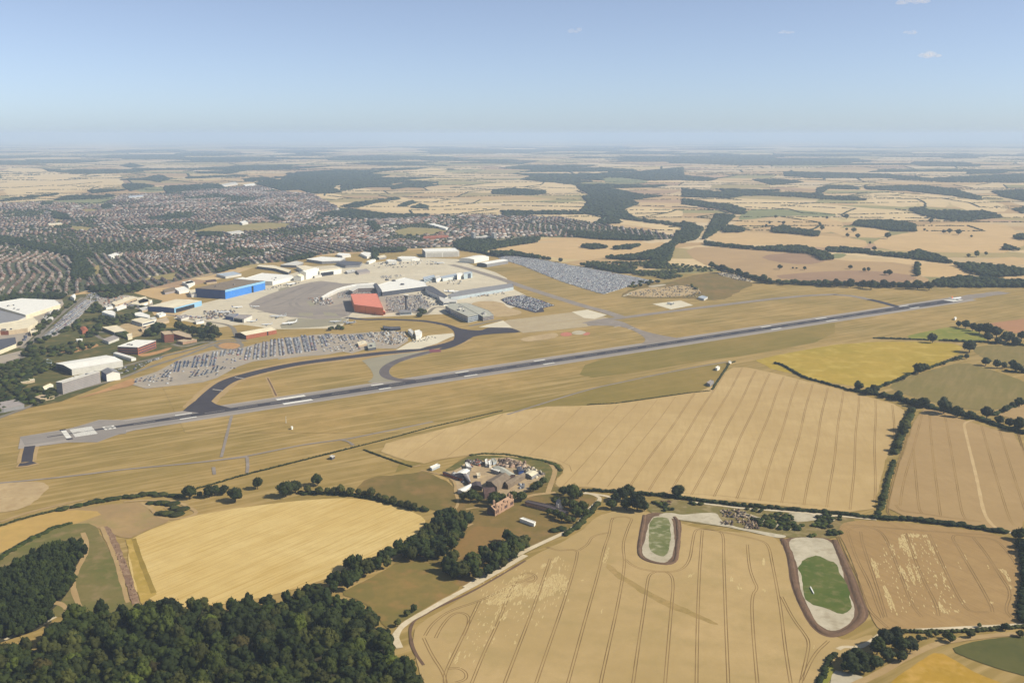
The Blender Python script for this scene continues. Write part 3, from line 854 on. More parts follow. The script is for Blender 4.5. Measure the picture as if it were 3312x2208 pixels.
PALE8 = [[(-70, 740), (0, 690), (90, 650), (160, 620), (240, 625), (250, 700), (180, 740), (90, 790), (-60, 800)], [(250, 640), (320, 610), (390, 640), (350, 740), (300, 745), (240, 720)], [(410, 620), (440, 590), (500, 535), (560, 540), (600, 560), (620, 600), (600, 690), (520, 680), (500, 715), (430, 730), (380, 765), (370, 740), (400, 680)], [(480, 430), (530, 390), (550, 395), (500, 450), (470, 510)], [(380, 480), (430, 445), (440, 460), (400, 500)], [(940, 340), (965, 310), (970, 350), (950, 420), (920, 460), (910, 430)], [(1630, 555), (1680, 530), (1690, 545), (1640, 570)], [(2265, 420), (2280, 400), (2285, 450), (2270, 470)], [(0, 880), (50, 800), (60, 830), (10, 930)], [(60, 900), (110, 840), (115, 870), (70, 930)], [(-400, 1240), (-390, 1200), (-370, 1215), (-380, 1255)], [(-340, 1270), (-300, 1190), (-295, 1220), (-320, 1290), (-350, 1300)], [(165, 1110), (180, 1100), (185, 1125), (170, 1135)], [(730, 590), (750, 580), (755, 600), (735, 605)], [(1985, 570), (2010, 560), (2020, 600), (1990, 600)], [(2045, 640), (2060, 620), (2085, 660), (2070, 680)], [(200, 780), (230, 750), (215, 805), (130, 800)], [(110, 610), (200, 560), (280, 530), (260, 560), (160, 610)], [(900, 850), (912, 830), (915, 850), (905, 870)], [(345, 970), (355, 945), (360, 965), (350, 985)]]
PALE9 = [[(1230, 280), (1260, 300), (1280, 380), (1265, 390)], [(1300, 240), (1350, 190), (1385, 280), (1420, 380), (1400, 400), (1350, 330), (1310, 300)], [(1065, 390), (1100, 420), (1140, 450), (1130, 480), (1150, 560), (1120, 560), (1090, 480)], [(1385, 190), (1480, 205), (1480, 225), (1390, 225)], [(1400, 260), (1430, 300), (1460, 400), (1440, 400)], [(1500, 210), (1540, 205), (1545, 225), (1510, 228)], [(1540, 250), (1560, 250), (1600, 340), (1610, 365), (1570, 340)], [(1290, 440), (1340, 480), (1400, 600), (1360, 580), (1310, 510)], [(1370, 470), (1400, 450), (1450, 600), (1440, 630), (1400, 560)], [(1420, 450), (1460, 470), (1500, 600), (1480, 610)], [(1350, 590), (1400, 640), (1380, 680)], [(1170, 610), (1200, 640), (1240, 720), (1280, 820), (1240, 830), (1190, 710)], [(1240, 845), (1300, 860), (1290, 870)], [(1620, 760), (1660, 770), (1700, 840), (1720, 860), (1660, 850)], [(2140, 490), (2200, 500), (2240, 580), (2230, 610), (2190, 540)], [(2200, 610), (2250, 640), (2240, 660)], [(1580, 550), (1620, 540), (1630, 570)], [(1600, 620), (1630, 620), (1630, 660)], [(2070, 760), (2100, 770), (2080, 785)], [(1800, 430), (1830, 480), (1820, 490)], [(1640, 460), (1700, 590), (1690, 600)], [(1770, 840), (1810, 835), (1800, 855)], [(165, 420), (180, 400), (188, 450), (172, 460)], [(170, 660), (190, 655), (195, 690)], [(1850, 360), (1880, 410), (1870, 410)], [(2040, 450), (2070, 490), (2060, 500)], [(1160, 280), (1190, 300), (1185, 310)], [(580, 1130), (605, 1135), (595, 1165)]]
def ragged(g):
    """broken-up flattened crop: the patch cut into wobbled slivers"""
    return wobble(densify(chaikin(g, 1), 1.5), 1.5, 5.0, .09)
def slivers(poly, d, k):
    out = []
    gq = np.random.default_rng(k)
    l = math.hypot(*d)
    ux, uy = d[0] / l, d[1] / l
    for x, y in fill_poly(poly, 1.35, .5, k):
        if gq.random() > .66:
            continue
        L_s, w_s = gq.uniform(.9, 4.0), gq.uniform(.25, .7)
        q = []
        for a, b in ((-1, -.6), (-.3, -1), (.6, -.9), (1, -.1), (.5, .8), (-.4, 1)):
            a *= L_s * gq.uniform(.7, 1.1)
            b *= w_s * gq.uniform(.6, 1.2)
            q.append((x + ux * a - uy * b, y + uy * a + ux * b))
        out.append(q)
    return out


d8 = (lambda a, b: (b[0] - a[0], b[1] - a[1]))(G('Z8b', (800, 800)), G('Z8b', (880, 520)))
d9 = (lambda a, b: (b[0] - a[0], b[1] - a[1]))(G('Z9', (1520, 600)), G('Z9', (1430, 380)))
sl = []
for k, p in enumerate(PALE8):
    sl += slivers(GP('Z8b', p), d8, k)
for k, p in enumerate(PALE9):
    sl += slivers(GP('Z9', p), d9, 50 + k)
sl += slivers(GP('Z9', [(1180, 250), (1600, 230), (1750, 600), (1900, 760), (1700, 860), (1250, 850), (1100, 500)]), d9, 99)[::22]
sl += slivers(GP('Z8b', [(-100, 560), (640, 380), (620, 800), (300, 1000), (-300, 1350)]), d8, 98)[::26]
multi_sheet('flattened_crop', sl, .415, M_pale, 'pale patches where the wheat lies flat')
sheet('weedy_streak', GP('Z8b', [(930, 450), (1000, 460), (1050, 540), (1230, 640), (1400, 740), (1600, 830), (1900, 950), (1900, 975), (1580, 870), (1350, 770), (1180, 660), (1000, 560)]), .415, ground_mat('weedy_crop', C(166, 142, 88), C(186, 156, 104), C(152, 130, 78), big=.06, fine=.3), None, 1, 3)

ribbons('ditch', [GP('Z7b', [(2352, 425), (2150, 545), (1900, 690), (1640, 805), (1480, 890), (1405, 935), (1372, 1010), (1385, 1120), (1420, 1210), (1490, 1310)])], 2.6, .47, M_soil, 'brown ditch between the white track and the near wheat', 2, .5, step=5)
ribbons('service_path', [GP('Z5', [(795, 1325), (830, 1400), (870, 1480), (890, 1530)])], 7, .36, M_dirt, None, 1, .3)
ribbons('service_path', [GP('Z5', [(800, 1335), (835, 1400), (872, 1480), (886, 1510)])], 2.6, .37, M_soil, 'brown service path from the taxiway to the runway', 1, .3)
# ---- farm tracks and lanes
ribbons('chalk_track', [GP('Z7b', [(2352, 380), (2150, 500), (1900, 640), (1700, 745), (1500, 860), (1380, 925), (1300, 985), (1255, 1050), (1250, 1095), (1290, 1165)]), GP('Z3b', [(640, 1568), (900, 1395), (1200, 1220), (1500, 1080), (1700, 990), (1800, 920), (1860, 830), (1920, 760), (2000, 690)])], 5.8, .48, M_track, 'white chalk track curving past the near wheat', 2, .25)
ribbons('chalk_track', [GP('Z3b', [(2000, 690), (2010, 660), (1960, 630), (1850, 605)]), GP('Z4b', [(-80, 775), (0, 772), (110, 785), (210, 808)]), GP('Z4b', [(880, 845), (1100, 872), (1300, 900), (1700, 925), (2091, 968)]), GP('Z5b', [(-60, 1100), (0, 1112), (400, 1162), (600, 1180), (735, 1192)]), GP('Z5b', [(1840, 1300), (1960, 1300), (2110, 1328)])], 4.5, .49, M_track, 'pale farm lane along the foot of the big wheat field', 2, .3)
ribbons('sandy_track', [GP('Z5b', [(1760, 185), (1680, 190), (1620, 220), (1635, 290), (1690, 520), (1760, 800), (1820, 1120), (1890, 1230), (1970, 1295)])], 3.6, .46, M_lane, 'sandy track crossing the right wheat field', 2, .3)
ribbons('chalk_track', [GP('Z6b', [(40, 1095), (150, 1045), (260, 1000), (390, 945), (470, 900)])], 3.5, .48, M_track, 'pale path between the two woods', 1, .3)
ribbons('chalk_track', [GP('Z9', [(2420, 950), (2100, 968), (1750, 985), (1350, 1005), (1250, 1015)]), GP('Z9', [(1150, 1040), (1050, 1110), (960, 1150), (850, 1135), (800, 1160)])], 4.5, .48, M_track, None, 2, .25)
ribbons('sandy_track', [GP('Z9', [(2420, 1030), (2200, 1035), (1950, 1060), (1650, 1105), (1500, 1165), (1350, 1240), (1200, 1330), (1050, 1405), (900, 1470)])], 6, .48, M_dirt, 'sandy lane below the dark copse', 2, .25)
ribbons('sandy_track', [GP('Z3b', [(1240, 655), (1330, 630), (1420, 618), (1560, 606)]), GP('Z3b', [(1480, 610), (1510, 520), (1545, 430), (1555, 370), (1510, 320)])], 6, .48, M_dirt, 'pale drive into the farm', 2, .2)
ribbons('sandy_track', [GP('Z3b', [(190, 378), (350, 410), (480, 450), (545, 510), (540, 600), (575, 690), (555, 760), (505, 815)]), GP('Z3b', [(650, 775), (760, 755), (900, 765)]), GP('Z2b', [(1510, 490), (1700, 560), (1980, 662), (2070, 640)]), GP('Z3b', [(540, 1000), (640, 960), (720, 920)]), GP('Z7b', [(1210, 420), (1340, 345)]), GP('Z7b', [(700, 660), (790, 610)])], 3, .47, M_dirt, None, 2, .3)
ribbons('sandy_track', [GP('Z1b', [(1180, 950), (1330, 935), (1440, 935), (1650, 935), (1780, 990), (1900, 1060), (1700, 1115), (1520, 1110), (1440, 1010), (1340, 955)]), GP('Z1b', [(1560, 1010), (1640, 1000), (1700, 960)]), GP('Z1b', [(0, 1140), (300, 1040), (560, 980), (800, 930)])], 4.5, .47, M_dirt, 'sandy tracks round the scrub patch', 2, .3)
PER = [GP('Z1b', [(-200, 790), (0, 770), (400, 735), (800, 690), (1100, 650), (1400, 620), (1750, 590), (2100, 550), (2352, 522)]), GP('Z2b', [(40, 585), (150, 570), (320, 548), (600, 490), (900, 430), (1250, 385), (1350, 372), (1600, 320), (1900, 262), (2195, 200)]), GP('Z7', [(-740, 1400), (0, 1168), (300, 1105), (600, 1040), (1000, 960), (1280, 915)])]
ribbons('perimeter_track', PER, 4.5, .46, M_taxi2, 'thin pale perimeter track below the runway', 2, .2)
ribbons('perimeter_track', [GP('Z2b', [(1270, 385), (1340, 400), (1390, 440)]), GP('Z2b', [(310, 560), (320, 640), (310, 720)]), GP('Z2b', [(155, 140), (110, 320), (50, 560)]), GP('Z1b', [(2040, 690), (2030, 620)])], 4, .47, M_taxi2, None, 1, .2)

# ================================================================= runway and taxiways
PA, PB = G0(213.6, 1405), G0(3091, 970.5)
L_ = math.hypot(PB[0] - PA[0], PB[1] - PA[1])
ru = ((PB[0] - PA[0]) / L_, (PB[1] - PA[1]) / L_)
rn = (-ru[1], ru[0])


def RW(s, l):
    return (PA[0] + ru[0] * s + rn[0] * l, PA[1] + ru[1] * s + rn[1] * l)


def rw_s(x):
    """runway chainage of the frame column x"""
    y = 1405 + (970.5 - 1405) * (x - 213.6) / (3091 - 213.6)
    g = G0(x, y)
    return (g[0] - PA[0]) * ru[0] + (g[1] - PA[1]) * ru[1]


s0, s1 = rw_s(72), L_ + 40
sd = rw_s(700)
multi_sheet('runway_shoulder', [[RW(sd - 190, -31), RW(s1, -31), RW(s1 + 10, 0), RW(s1, 31), RW(sd - 190, 31)], GP('Z1b', [(196, 330), (610, 262), (720, 238), (830, 205), (940, 170), (1190, 172), (1500, 120), (1740, 85), (1800, 170), (1300, 262), (1100, 318), (930, 382), (640, 385), (172, 448)])], .40, M_shoulder, 'pale runway shoulders')
multi_sheet('runway', [GP('Z1b', [(640, 262), (730, 240), (940, 176), (1190, 178), (1200, 300), (1100, 312), (925, 376), (650, 372)]), [RW(s0, -24), RW(s1 - 60, -21), RW(s1 - 60, 21), RW(s0, 22)]], .44, M_asph, 'long grey runway')
multi_sheet('runway_touchdown', [[RW(sd - 230, -1), RW(sd - 60, -8), RW(sd + 200, -11), RW(s1 - 420, -9), RW(s1 - 250, -14), RW(s1 - 60, -18), RW(s1 - 60, 14), RW(s1 - 300, 16), RW(s1 - 460, 12), RW(sd + 200, 10), RW(sd - 60, 7), RW(sd - 230, 2)]], .52, M_rubber, 'dark rubber stained strip down the runway')
Ta = GP('F', [(640, 1318), (664, 1290), (690, 1266), (722.7, 1240), (752, 1227), (786, 1216.5), (852, 1199), (965, 1175.5), (1097, 1159), (1230, 1142.5), (1300, 1137), (1386, 1127), (1452, 1114), (1498, 1096)])
ribbons('taxiway_shoulder', [Ta], 46, .38, M_dirt, 'worn sandy edge of the dark taxiway', 2, .1)
ribbons('taxiway', [Ta], 25, .47, M_taxi, 'dark taxiway looping off the runway', 2)
multi_sheet('taxiway', [GP('Z1b', [(1738, 87), (1790, 40), (1850, -5), (2010, -5), (2060, 25), (2200, 60), (1900, 105)]), chaikin(GP('Z6', [(600, 785), (700, 800), (790, 822), (860, 850), (960, 868), (1080, 872), (1120, 850), (1180, 842), (1360, 845), (1420, 865), (1475, 890), (1250, 900), (1020, 922), (950, 960), (900, 992), (800, 1035), (700, 1062), (640, 1062), (760, 1010), (812, 960), (818, 890), (770, 845), (680, 815)]), 1)], .48, M_taxi, 'dark taxiway junction before the terminal')
ribbons('taxiway', [GP('Z6', [(700, 812), (600, 790), (500, 778), (400, 772), (250, 766), (100, 760), (-60, 768), (-250, 745)])], 16, .46, M_taxi, 'thin dark taxiway curving to the apron', 2)
sheet('taxiway_fillet', GP('Q7', [(1040, 640), (1500, 570), (1900, 530), (1960, 555), (1700, 620), (1480, 690), (1400, 770), (1430, 850), (1560, 905), (1100, 945), (1215, 865), (1185, 780), (1110, 690)]), .41, M_greygreen, 'grey green paved fillet between taxiways', 1)
ribbons('taxiway', [GP('Z6', [(620, 1068), (470, 1105), (300, 1150), (170, 1210), (118, 1270), (150, 1325), (260, 1356), (420, 1362)])], 17, .47, M_exit, 'hooked exit taxiway joining the runway', 2)
ribbons('taxiway_hold', [GP('Z6', [(570, 1072), (680, 1068)])], 26, .50, flat_mat('red_hold_marking', C(140, 84, 92), .8, .1, .2, .3), None, 0)
ribbons('taxiway', [GP('Z7', [(-20, 560), (150, 525), (300, 510), (800, 443), (1300, 382), (1900, 310), (2281, 290)]) + GP('Z8', [(300, 296), (450, 305), (620, 343)])], 22, .44, M_taxi2, 'pale grey parallel taxiway beyond the runway', 2, .08)
ribbons('taxiway', [GP('Z8', [(600, 338), (700, 360), (800, 388), (900, 415)])], 20, .50, M_rubber, None, 1)
ribbons('taxiway', [GP('Z6', [(780, 230), (900, 258), (1100, 318), (1300, 380), (1500, 452), (1800, 548), (2111, 645)]) + GP('Z7', [(130, 440), (250, 480), (330, 510)])], 26, .43, M_taxi2, 'pale diagonal taxiway from the far apron', 2, .08)
sheet('taxiway', GP('Z7', [(200, 520), (320, 540), (420, 590), (520, 630), (640, 660), (800, 690), (900, 700), (480, 760), (540, 720), (520, 680), (400, 610), (260, 580), (-80, 580)]), .43, M_taxi2, 'grey link taxiway down to the runway', 1)
# marks on the runway
marks = [[RW(a, l0), RW(b, l0), RW(b, l1), RW(a, l1)] for a, b, l0, l1 in [(-3, 3.5, -21, 21)]]
kw = 40.0 / 12
sk0, sk1 = rw_s(234), rw_s(306)
for k in range(12):
    l = -20 + k * kw + (.9 if k >= 6 else -.9) * .8
    marks.append([RW(sk0, l + .35), RW(sk1, l + .35), RW(sk1, l + kw - .35), RW(sk0, l + kw - .35)])
sg0, sg1 = rw_s(335), rw_s(372)
def bar(s_a, s_b, l_a, l_b):
    marks.append([RW(s_a, l_a), RW(s_b, l_a), RW(s_b, l_b), RW(s_a, l_b)])
tw = 1.7
for l_c, eight in ((5.5, 0), (-5.5, 1)):      # 0 and 8 read from the approach
    bar(sg0, sg1, l_c - 3.6, l_c - 3.6 + tw); bar(sg0, sg1, l_c + 3.6 - tw, l_c + 3.6)
    bar(sg0, sg0 + 3.2, l_c - 3.6 + tw, l_c + 3.6 - tw); bar(sg1 - 3.2, sg1, l_c - 3.6 + tw, l_c + 3.6 - tw)
    if eight:
        bar((sg0 + sg1) / 2 - 1.6, (sg0 + sg1) / 2 + 1.6, l_c - 3.6 + tw, l_c + 3.6 - tw)
for a, b, lo, hi in [(574, 628, 10, 14), (574, 628, -14, -10)]:
    bar(rw_s(a), rw_s(b), lo, hi)
sa = rw_s(905)
for sgn in (1, -1):
    bar(sa, rw_s(998), *sorted((sgn * 10, sgn * 19)))
for xa, xb in ((1213, 1252), (1487, 1530), (1742, 1778), (2478, 2510), (2655, 2690), (2925, 2955)):
    for sgn in (1, -1):
        bar(rw_s(xa), rw_s(xb), *sorted((sgn * 12, sgn * 17)))
bar(L_ - 30, L_ + 12, -14, 14)
multi_sheet('runway_markings', marks, .56, M_white, 'white threshold bars, piano keys, number 08 and touchdown marks')
dash = []
s = sg1 + 25
while s < s1 - 100:
    dash.append([RW(s, -.5), RW(s + 30, -.5), RW(s + 30, .5), RW(s, .5)])
    s += 50
dash += [[RW(s0 + 30, -12), RW(s0 + 75, 0), RW(s0 + 79, 0), RW(s0 + 34, -12)], [RW(s0 + 30, 12), RW(s0 + 75, 0), RW(s0 + 79, 0), RW(s0 + 34, 12)]]
dash += [[(x + .0, y) for x, y in strip_pts(GP(f, p), 3)[0]] + strip_pts(GP(f, p), 3)[1][::-1] for f, p in [('Z5', [(265, 1448), (365, 1462)]), ('Z5', [(480, 1330), (580, 1345)]), ('Z7', [(245, 595), (305, 580)]), ('Z7', [(375, 615), (430, 600)])]]
multi_sheet('runway_markings', dash, .565, M_line, 'faded centre line dashes and hold lines')
multi_sheet('runway_bar_ends', [[RW(-4, 21), RW(4, 21), RW(4, 28), RW(-4, 28)], [RW(-4, -29), RW(4, -29), RW(4, -21), RW(-4, -21)]], .55, M_taxi, None)
ribbons('turning_stub', [GP('Z1b', [(285, 420), (265, 500), (255, 570)]), GP('Z1b', [(180, 598), (250, 592), (325, 572)])], 13, .48, M_taxi, 'small dark tarmac stub at the runway end', 0)
ribbons('stub_edge', [GP('Z1b', [(285, 430), (262, 510), (252, 570)]), GP('Z1b', [(165, 600), (250, 594), (340, 572)])], 22, .36, M_dirt, None, 0)
ribbons('far_pad', [[RW(s1 - 80, 0), RW(s1 - 20, 6), RW(s1 + 60, 10), RW(s1 + 180, 4)]], 40, .44, M_taxi2, 'pale turning pad at the far runway end', 2, .3)
multi_sheet('paved_pad', [GP('Z7', [(600, 380), (860, 348), (975, 392), (770, 430)]), GP('Z6', [(1050, 838), (1290, 775), (1380, 845), (1180, 842)]), GP('Z6', [(1960, 690), (2111, 668), (2300, 720), (2180, 760), (2080, 750)]), GP('Z6', [(240, 1062), (380, 985), (560, 920), (800, 898), (815, 925), (760, 945), (640, 1000), (480, 1050)])], .45, M_concw, 'white concrete pads beside the taxiways')
sheet('apron', GP('Z6', [(1330, 770), (1700, 725), (2000, 690), (2111, 690), (2350, 760), (2280, 800), (2111, 835), (1800, 868), (1480, 895), (1420, 865), (1360, 845), (1180, 842)]), .42, M_strip, 'pale concrete apron strip before the terminal', 0)
multi_sheet('bare_ground', [wobble(densify(chaikin(GP(f, p), 2), 4), 2.5, 1) for f, p in [('Z6', [(960, 600), (1150, 580), (1290, 600), (1330, 650), (1480, 680), (1450, 720), (1220, 745), (1150, 700), (1050, 660)]), ('Z6', [(1440, 950), (1600, 920), (1800, 890), (1840, 930), (1700, 960), (1500, 985)]), ('Q7', [(660, 400), (800, 380), (1300, 420), (1240, 450), (900, 450), (700, 460)]), ('Z7', [(310, 300), (500, 230), (700, 230), (900, 200), (1080, 260), (900, 310), (600, 320)])]], .44, M_sandy, 'bare sandy ground near the terminal')
multi_sheet('red_ground', [chaikin(GP(f, p), 2) for f, p in [('Z6', [(1840, 905), (1900, 885), (1960, 895), (1960, 925), (1860, 930)]), ('Z6', [(2060, 900), (2130, 885), (2140, 910), (2080, 925)])]], .47, M_red, 'red oxide patches on the grass')
multi_sheet('white_ground', [chaikin(GP(f, p), 2) for f, p in [('Z6', [(1950, 890), (2020, 868), (2110, 885), (2060, 915), (1970, 910)]), ('Z7', [(1180, 95), (1280, 90), (1420, 130), (1560, 185), (1420, 160), (1260, 125)]), ('Z7', [(320, 305), (400, 270), (420, 285), (340, 312)]), ('Z7', [(540, 215), (700, 195), (740, 205), (600, 230)])]], .48, M_chalk, 'pale scraped ground')
# aprons round the terminal
sheet('apron', GP('F', [(560, 1030), (640, 985), (760, 955), (880, 905), (960, 880), (1010, 862), (1200, 850), (1350, 834), (1480, 838), (1540, 862), (1600, 880), (1640, 900), (1640, 925), (1700, 955), (1700, 985), (1600, 1010), (1340, 1020), (1130, 1030), (1100, 1062), (900, 1065), (780, 1050), (700, 1060)]), .40, M_conc, 'wide pale concrete apron round the hangars', 0)
sheet('apron', GP('Z5', [(590, 630), (700, 565), (850, 505), (1010, 450), (1290, 385), (1440, 400), (1560, 420), (1850, 400), (1850, 560), (1620, 700), (1580, 745), (1300, 765), (1100, 745), (1000, 740), (760, 690)]), .43, M_apron, 'brownish asphalt apron before the hangars', 1)
ribbons('tyre_marks', [GP('Z5', p) for p in [[(640, 660), (860, 640), (1060, 560), (1300, 430)], [(700, 690), (1000, 700), (1250, 690), (1560, 730)], [(1300, 440), (1080, 540), (1000, 610), (1080, 670), (1300, 700), (1560, 720)], [(1380, 420), (1150, 530), (1060, 600), (1130, 650)], [(760, 600), (960, 520), (1240, 410)], [(660, 640), (900, 560), (1200, 430)]]], 7, .445, ground_mat('rubber_marks', C(140, 130, 124), C(160, 150, 142), big=.02, fine=.2, famt=.3), 'curving tyre marks on the asphalt apron', 2, .5)
multi_sheet('apron_patch', [GP('Z5', p) for p in [[(640, 640), (700, 632), (705, 645), (645, 652)], [(1180, 590), (1300, 560), (1340, 600), (1220, 640)], [(900, 470), (1000, 440), (1020, 455), (920, 490)], [(1100, 700), (1240, 700), (1250, 730), (1110, 730)], [(1340, 690), (1460, 700), (1500, 735), (1360, 725)]]], .45, M_greygreen, 'paler repaired slabs on the apron')
sheet('apron', GP('Z5', [(880, 850), (1040, 745), (1300, 765), (1580, 745), (1560, 800), (1400, 830), (1100, 850)]), .44, M_greygreen, None, 1)
multi_sheet('car_park', [GP('Q5', [(1350, 900), (1560, 880), (2100, 1150), (1900, 1180)]), GP('Z6', [(1260, 570), (1330, 545), (1480, 525), (1640, 570), (1795, 628), (1680, 655), (1690, 690), (1600, 700), (1480, 665), (1330, 620)])], .47, M_taxi, 'dark surfaced car park behind the terminal')
multi_sheet('car_park', [GP('Z5', [(1850, 480), (2090, 520), (2300, 520), (2400, 640), (2300, 700), (1960, 700)]), GP('Z5', [(1320, 560), (1480, 470), (1640, 440), (1850, 450), (1850, 560), (1600, 560), (1560, 600), (1400, 640)]), GP('Q6', [(30, 1090), (160, 1030), (420, 950), (660, 820), (760, 770), (900, 740), (1120, 680), (1520, 640), (1700, 590), (2100, 520), (2352, 490)]) + GP('Q7', [(400, 330), (620, 310), (800, 320), (1200, 290), (1600, 280), (1650, 400), (1500, 500), (1130, 500), (940, 560), (820, 540), (600, 580), (300, 600), (0, 640)]) + GP('Q6', [(1960, 780), (1640, 820), (1440, 890), (1180, 1030), (1000, 1085), (700, 1120), (280, 1165)]),
  GP('Q8', [(440, 690), (560, 580), (700, 440), (880, 280), (960, 230), (1075, 250), (990, 345), (800, 540), (640, 650), (500, 680)]), GP('Q8', [(-200, 930), (0, 875), (240, 815), (262, 862), (240, 910), (0, 995), (-200, 1060)])], .46, M_park, 'pale asphalt car parks')
UPLOT = GP('Z6', [(1240, 165), (1340, 142), (1500, 150), (1800, 210), (2111, 265)]) + GP('Z7', [(120, 75), (300, 105), (520, 150), (610, 165), (590, 185), (420, 205), (300, 245), (150, 292), (0, 250)]) + GP('Z6', [(2000, 440), (1850, 392), (1650, 312), (1480, 242), (1340, 200)])
sheet('car_park', UPLOT, .45, M_park, 'huge long stay car park on the ridge', 0)
# roads
RO = [('Z4', [(-300, 1540), (0, 1425), (250, 1335), (480, 1240), (700, 1170), (900, 1120), (1100, 1070), (1300, 990), (1500, 920), (1700, 860), (1850, 800), (2000, 745)]), ('Z4', [(260, 760), (400, 670), (560, 540), (700, 400), (800, 320), (860, 270), (1000, 290), (1160, 270), (1400, 220), (1640, 165)]), ('Z4', [(-100, 960), (0, 940), (190, 880), (320, 830)]), ('Z4', [(200, 790), (330, 700), (420, 600), (560, 470), (760, 320)]), ('Z4', [(785, -40), (800, 40), (825, 170), (830, 275)]), ('Q6', [(0, 880), (300, 800), (560, 740), (900, 660), (1080, 600), (1180, 560), (1400, 540), (1560, 560)]), ('Q6', [(620, 600), (760, 640), (1000, 570), (1150, 570)]), ('Z6', [(0, 720), (200, 690), (400, 690), (520, 720), (560, 700), (620, 640), (740, 650)]), ('Q6', [(1480, 600), (1420, 480), (1390, 390), (1300, 350), (1100, 320), (900, 300), (700, 240), (500, 230)]), ('Z4', [(1000, 640), (850, 640), (960, 720), (1100, 690)]), ('Z5', [(0, 370), (300, 320), (500, 240), (680, 220), (800, 210)]), ('Z5', [(600, 225), (720, 205)]), ('Z6', [(960, 830), (1080, 800), (1270, 770)])]
ribbons('road', [GP(f, p) for f, p in RO], 9, .50, M_road, 'roads threading the valley and the airport', 2, .15)
ribbons('road', [[(x, y) for x, y in chaikin(GP('Q6', [(1170, 620), (1230, 580), (1340, 570), (1460, 580), (1510, 620), (1440, 665), (1340, 678), (1230, 660), (1170, 620)]), 2)]], 9, .51, M_road, 'roundabout road at the car park', 0)
sheet('roundabout', GP('Q6', [(1190, 622), (1240, 592), (1340, 580), (1450, 592), (1490, 622), (1430, 655), (1340, 665), (1240, 652)]), .53, M_bare, 'dry oval roundabout', 2)
multi_sheet('dry_meadow', [chaikin(GP(f, p), 2) for f, p in [('Z4', [(540, 830), (640, 790), (800, 760), (900, 745), (915, 770), (800, 800), (640, 840)]), ('Z4', [(1240, 1060), (1150, 1090), (900, 1190), (650, 1270), (1000, 1180), (1250, 1130)]), ('Z4', [(1240, 850), (1400, 830), (1600, 770), (1560, 810), (1350, 870)])]], .49, M_bare, 'strips of dry meadow in the valley')
# ================================================================= trees, hedges, woods
I0, I1, I2 = ico(0), ico(1), ico(2)


def blob(sub, amp, seed, squash=1.0):
    V, F = sub
    o = []
    for p in V:
        n = mnoise.noise(Vector(p * 1.6) + Vector((seed, 0, 0))) + .6 * mnoise.noise(Vector(p * 3.7) + Vector((0, seed, 0)))
        o.append(p * (1 + amp * n))
    o = np.array(o, np.float32)
    o[:, 2] *= squash
    return o, F


def crown_proto(seed, nl, sub, leaves, leafsize=.045):
    g = random.Random(seed)
    Vs, Fs, b = [], [], 0
    lob = [((0, 0, .52), .36)]
    for k in range(nl):
        t = 2 * math.pi * (k + g.uniform(-.3, .3)) * .618034
        u = (k + .5) / nl
        el = math.asin(1.0 - 1.35 * u)
        rr = g.uniform(.26, .34)
        lob.append(((rr * math.cos(el) * math.cos(t) * 1.05, rr * math.cos(el) * math.sin(t) * 1.05, .52 + rr * math.sin(el) * .95), g.uniform(.13, .21)))
    for c, r in lob:
        V, F = blob(sub, .38, g.uniform(0, 90), .92)
        Vs.append(V * r + np.array(c, np.float32))
        Fs.append(F + b)
        b += len(V)
    if leaves:
        for k in range(leaves):
            c, r = g.choice(lob)
            d = Vector((g.gauss(0, 1), g.gauss(0, 1), g.gauss(.25, 1))).normalized()
            p = Vector(c) + d * r * g.uniform(.95, 1.22)
            a = Vector((g.gauss(0, 1), g.gauss(0, 1), g.gauss(0, 1))).normalized()
            e1 = d.cross(a).normalized()
            e2 = (d * .55 + a * .7).normalized()
            s = leafsize * g.uniform(.6, 1.3)
            Vs.append(np.array([p - e1 * s, p + e1 * s, p + e2 * s * 1.5], np.float32))
            Fs.append(np.array([[b, b + 1, b + 2]], np.int32))
            b += 3
    V, F = np.concatenate(Vs), np.concatenate(Fs)
    V[:, 2] = np.maximum(V[:, 2], .1)
    return V, F


def leaf_mat(name, c1, c2, sc=.35):
    m, nt, b = new_mat(name, .75, .15)
    oi = nt.nodes.new('ShaderNodeObjectInfo')
    col = nmix(nt, nramp(nt, nnoise(nt, sc, detail=5.0, rough=.7), .32, .68), c1, c2)
    k = nt.nodes.new('ShaderNodeMapRange')
    k.inputs['To Min'].default_value = .6
    k.inputs['To Max'].default_value = 1.45
    nt.links.new(oi.outputs['Random'], k.inputs['Value'])
    hs = nt.nodes.new('ShaderNodeHueSaturation')
    nt.links.new(k.outputs['Result'], hs.inputs['Value'])
    nt.links.new(col, hs.inputs['Color'])
    nt.links.new(hs.outputs[0], b.inputs['Base Color'])
    return m


LEAF = {'brown': leaf_mat('leaves_brownish', (0.0288, 0.0240, 0.0048, 1), (0.0480, 0.0384, 0.0080, 1), 6), 'dark': leaf_mat('leaves_dark', (0.0128, 0.0192, 0.0032, 1), (0.0248, 0.0328, 0.0056, 1), 6),
        'mid': leaf_mat('leaves_mid', (0.0192, 0.0272, 0.0032, 1), (0.0400, 0.0488, 0.0064, 1), 6), 'olive': leaf_mat('leaves_olive', (0.0304, 0.0336, 0.0056, 1), (0.0496, 0.0512, 0.0088, 1), 6),
        'bright': leaf_mat('leaves_bright', (0.0320, 0.0432, 0.0040, 1), (0.0576, 0.0704, 0.0080, 1), 6)}
M_bark = flat_mat('bark', (.08, .06, .045, 1), .9, .1, .3, 2.0)
M_leafc = attr_mat('mixed_leaves', .8, .12)

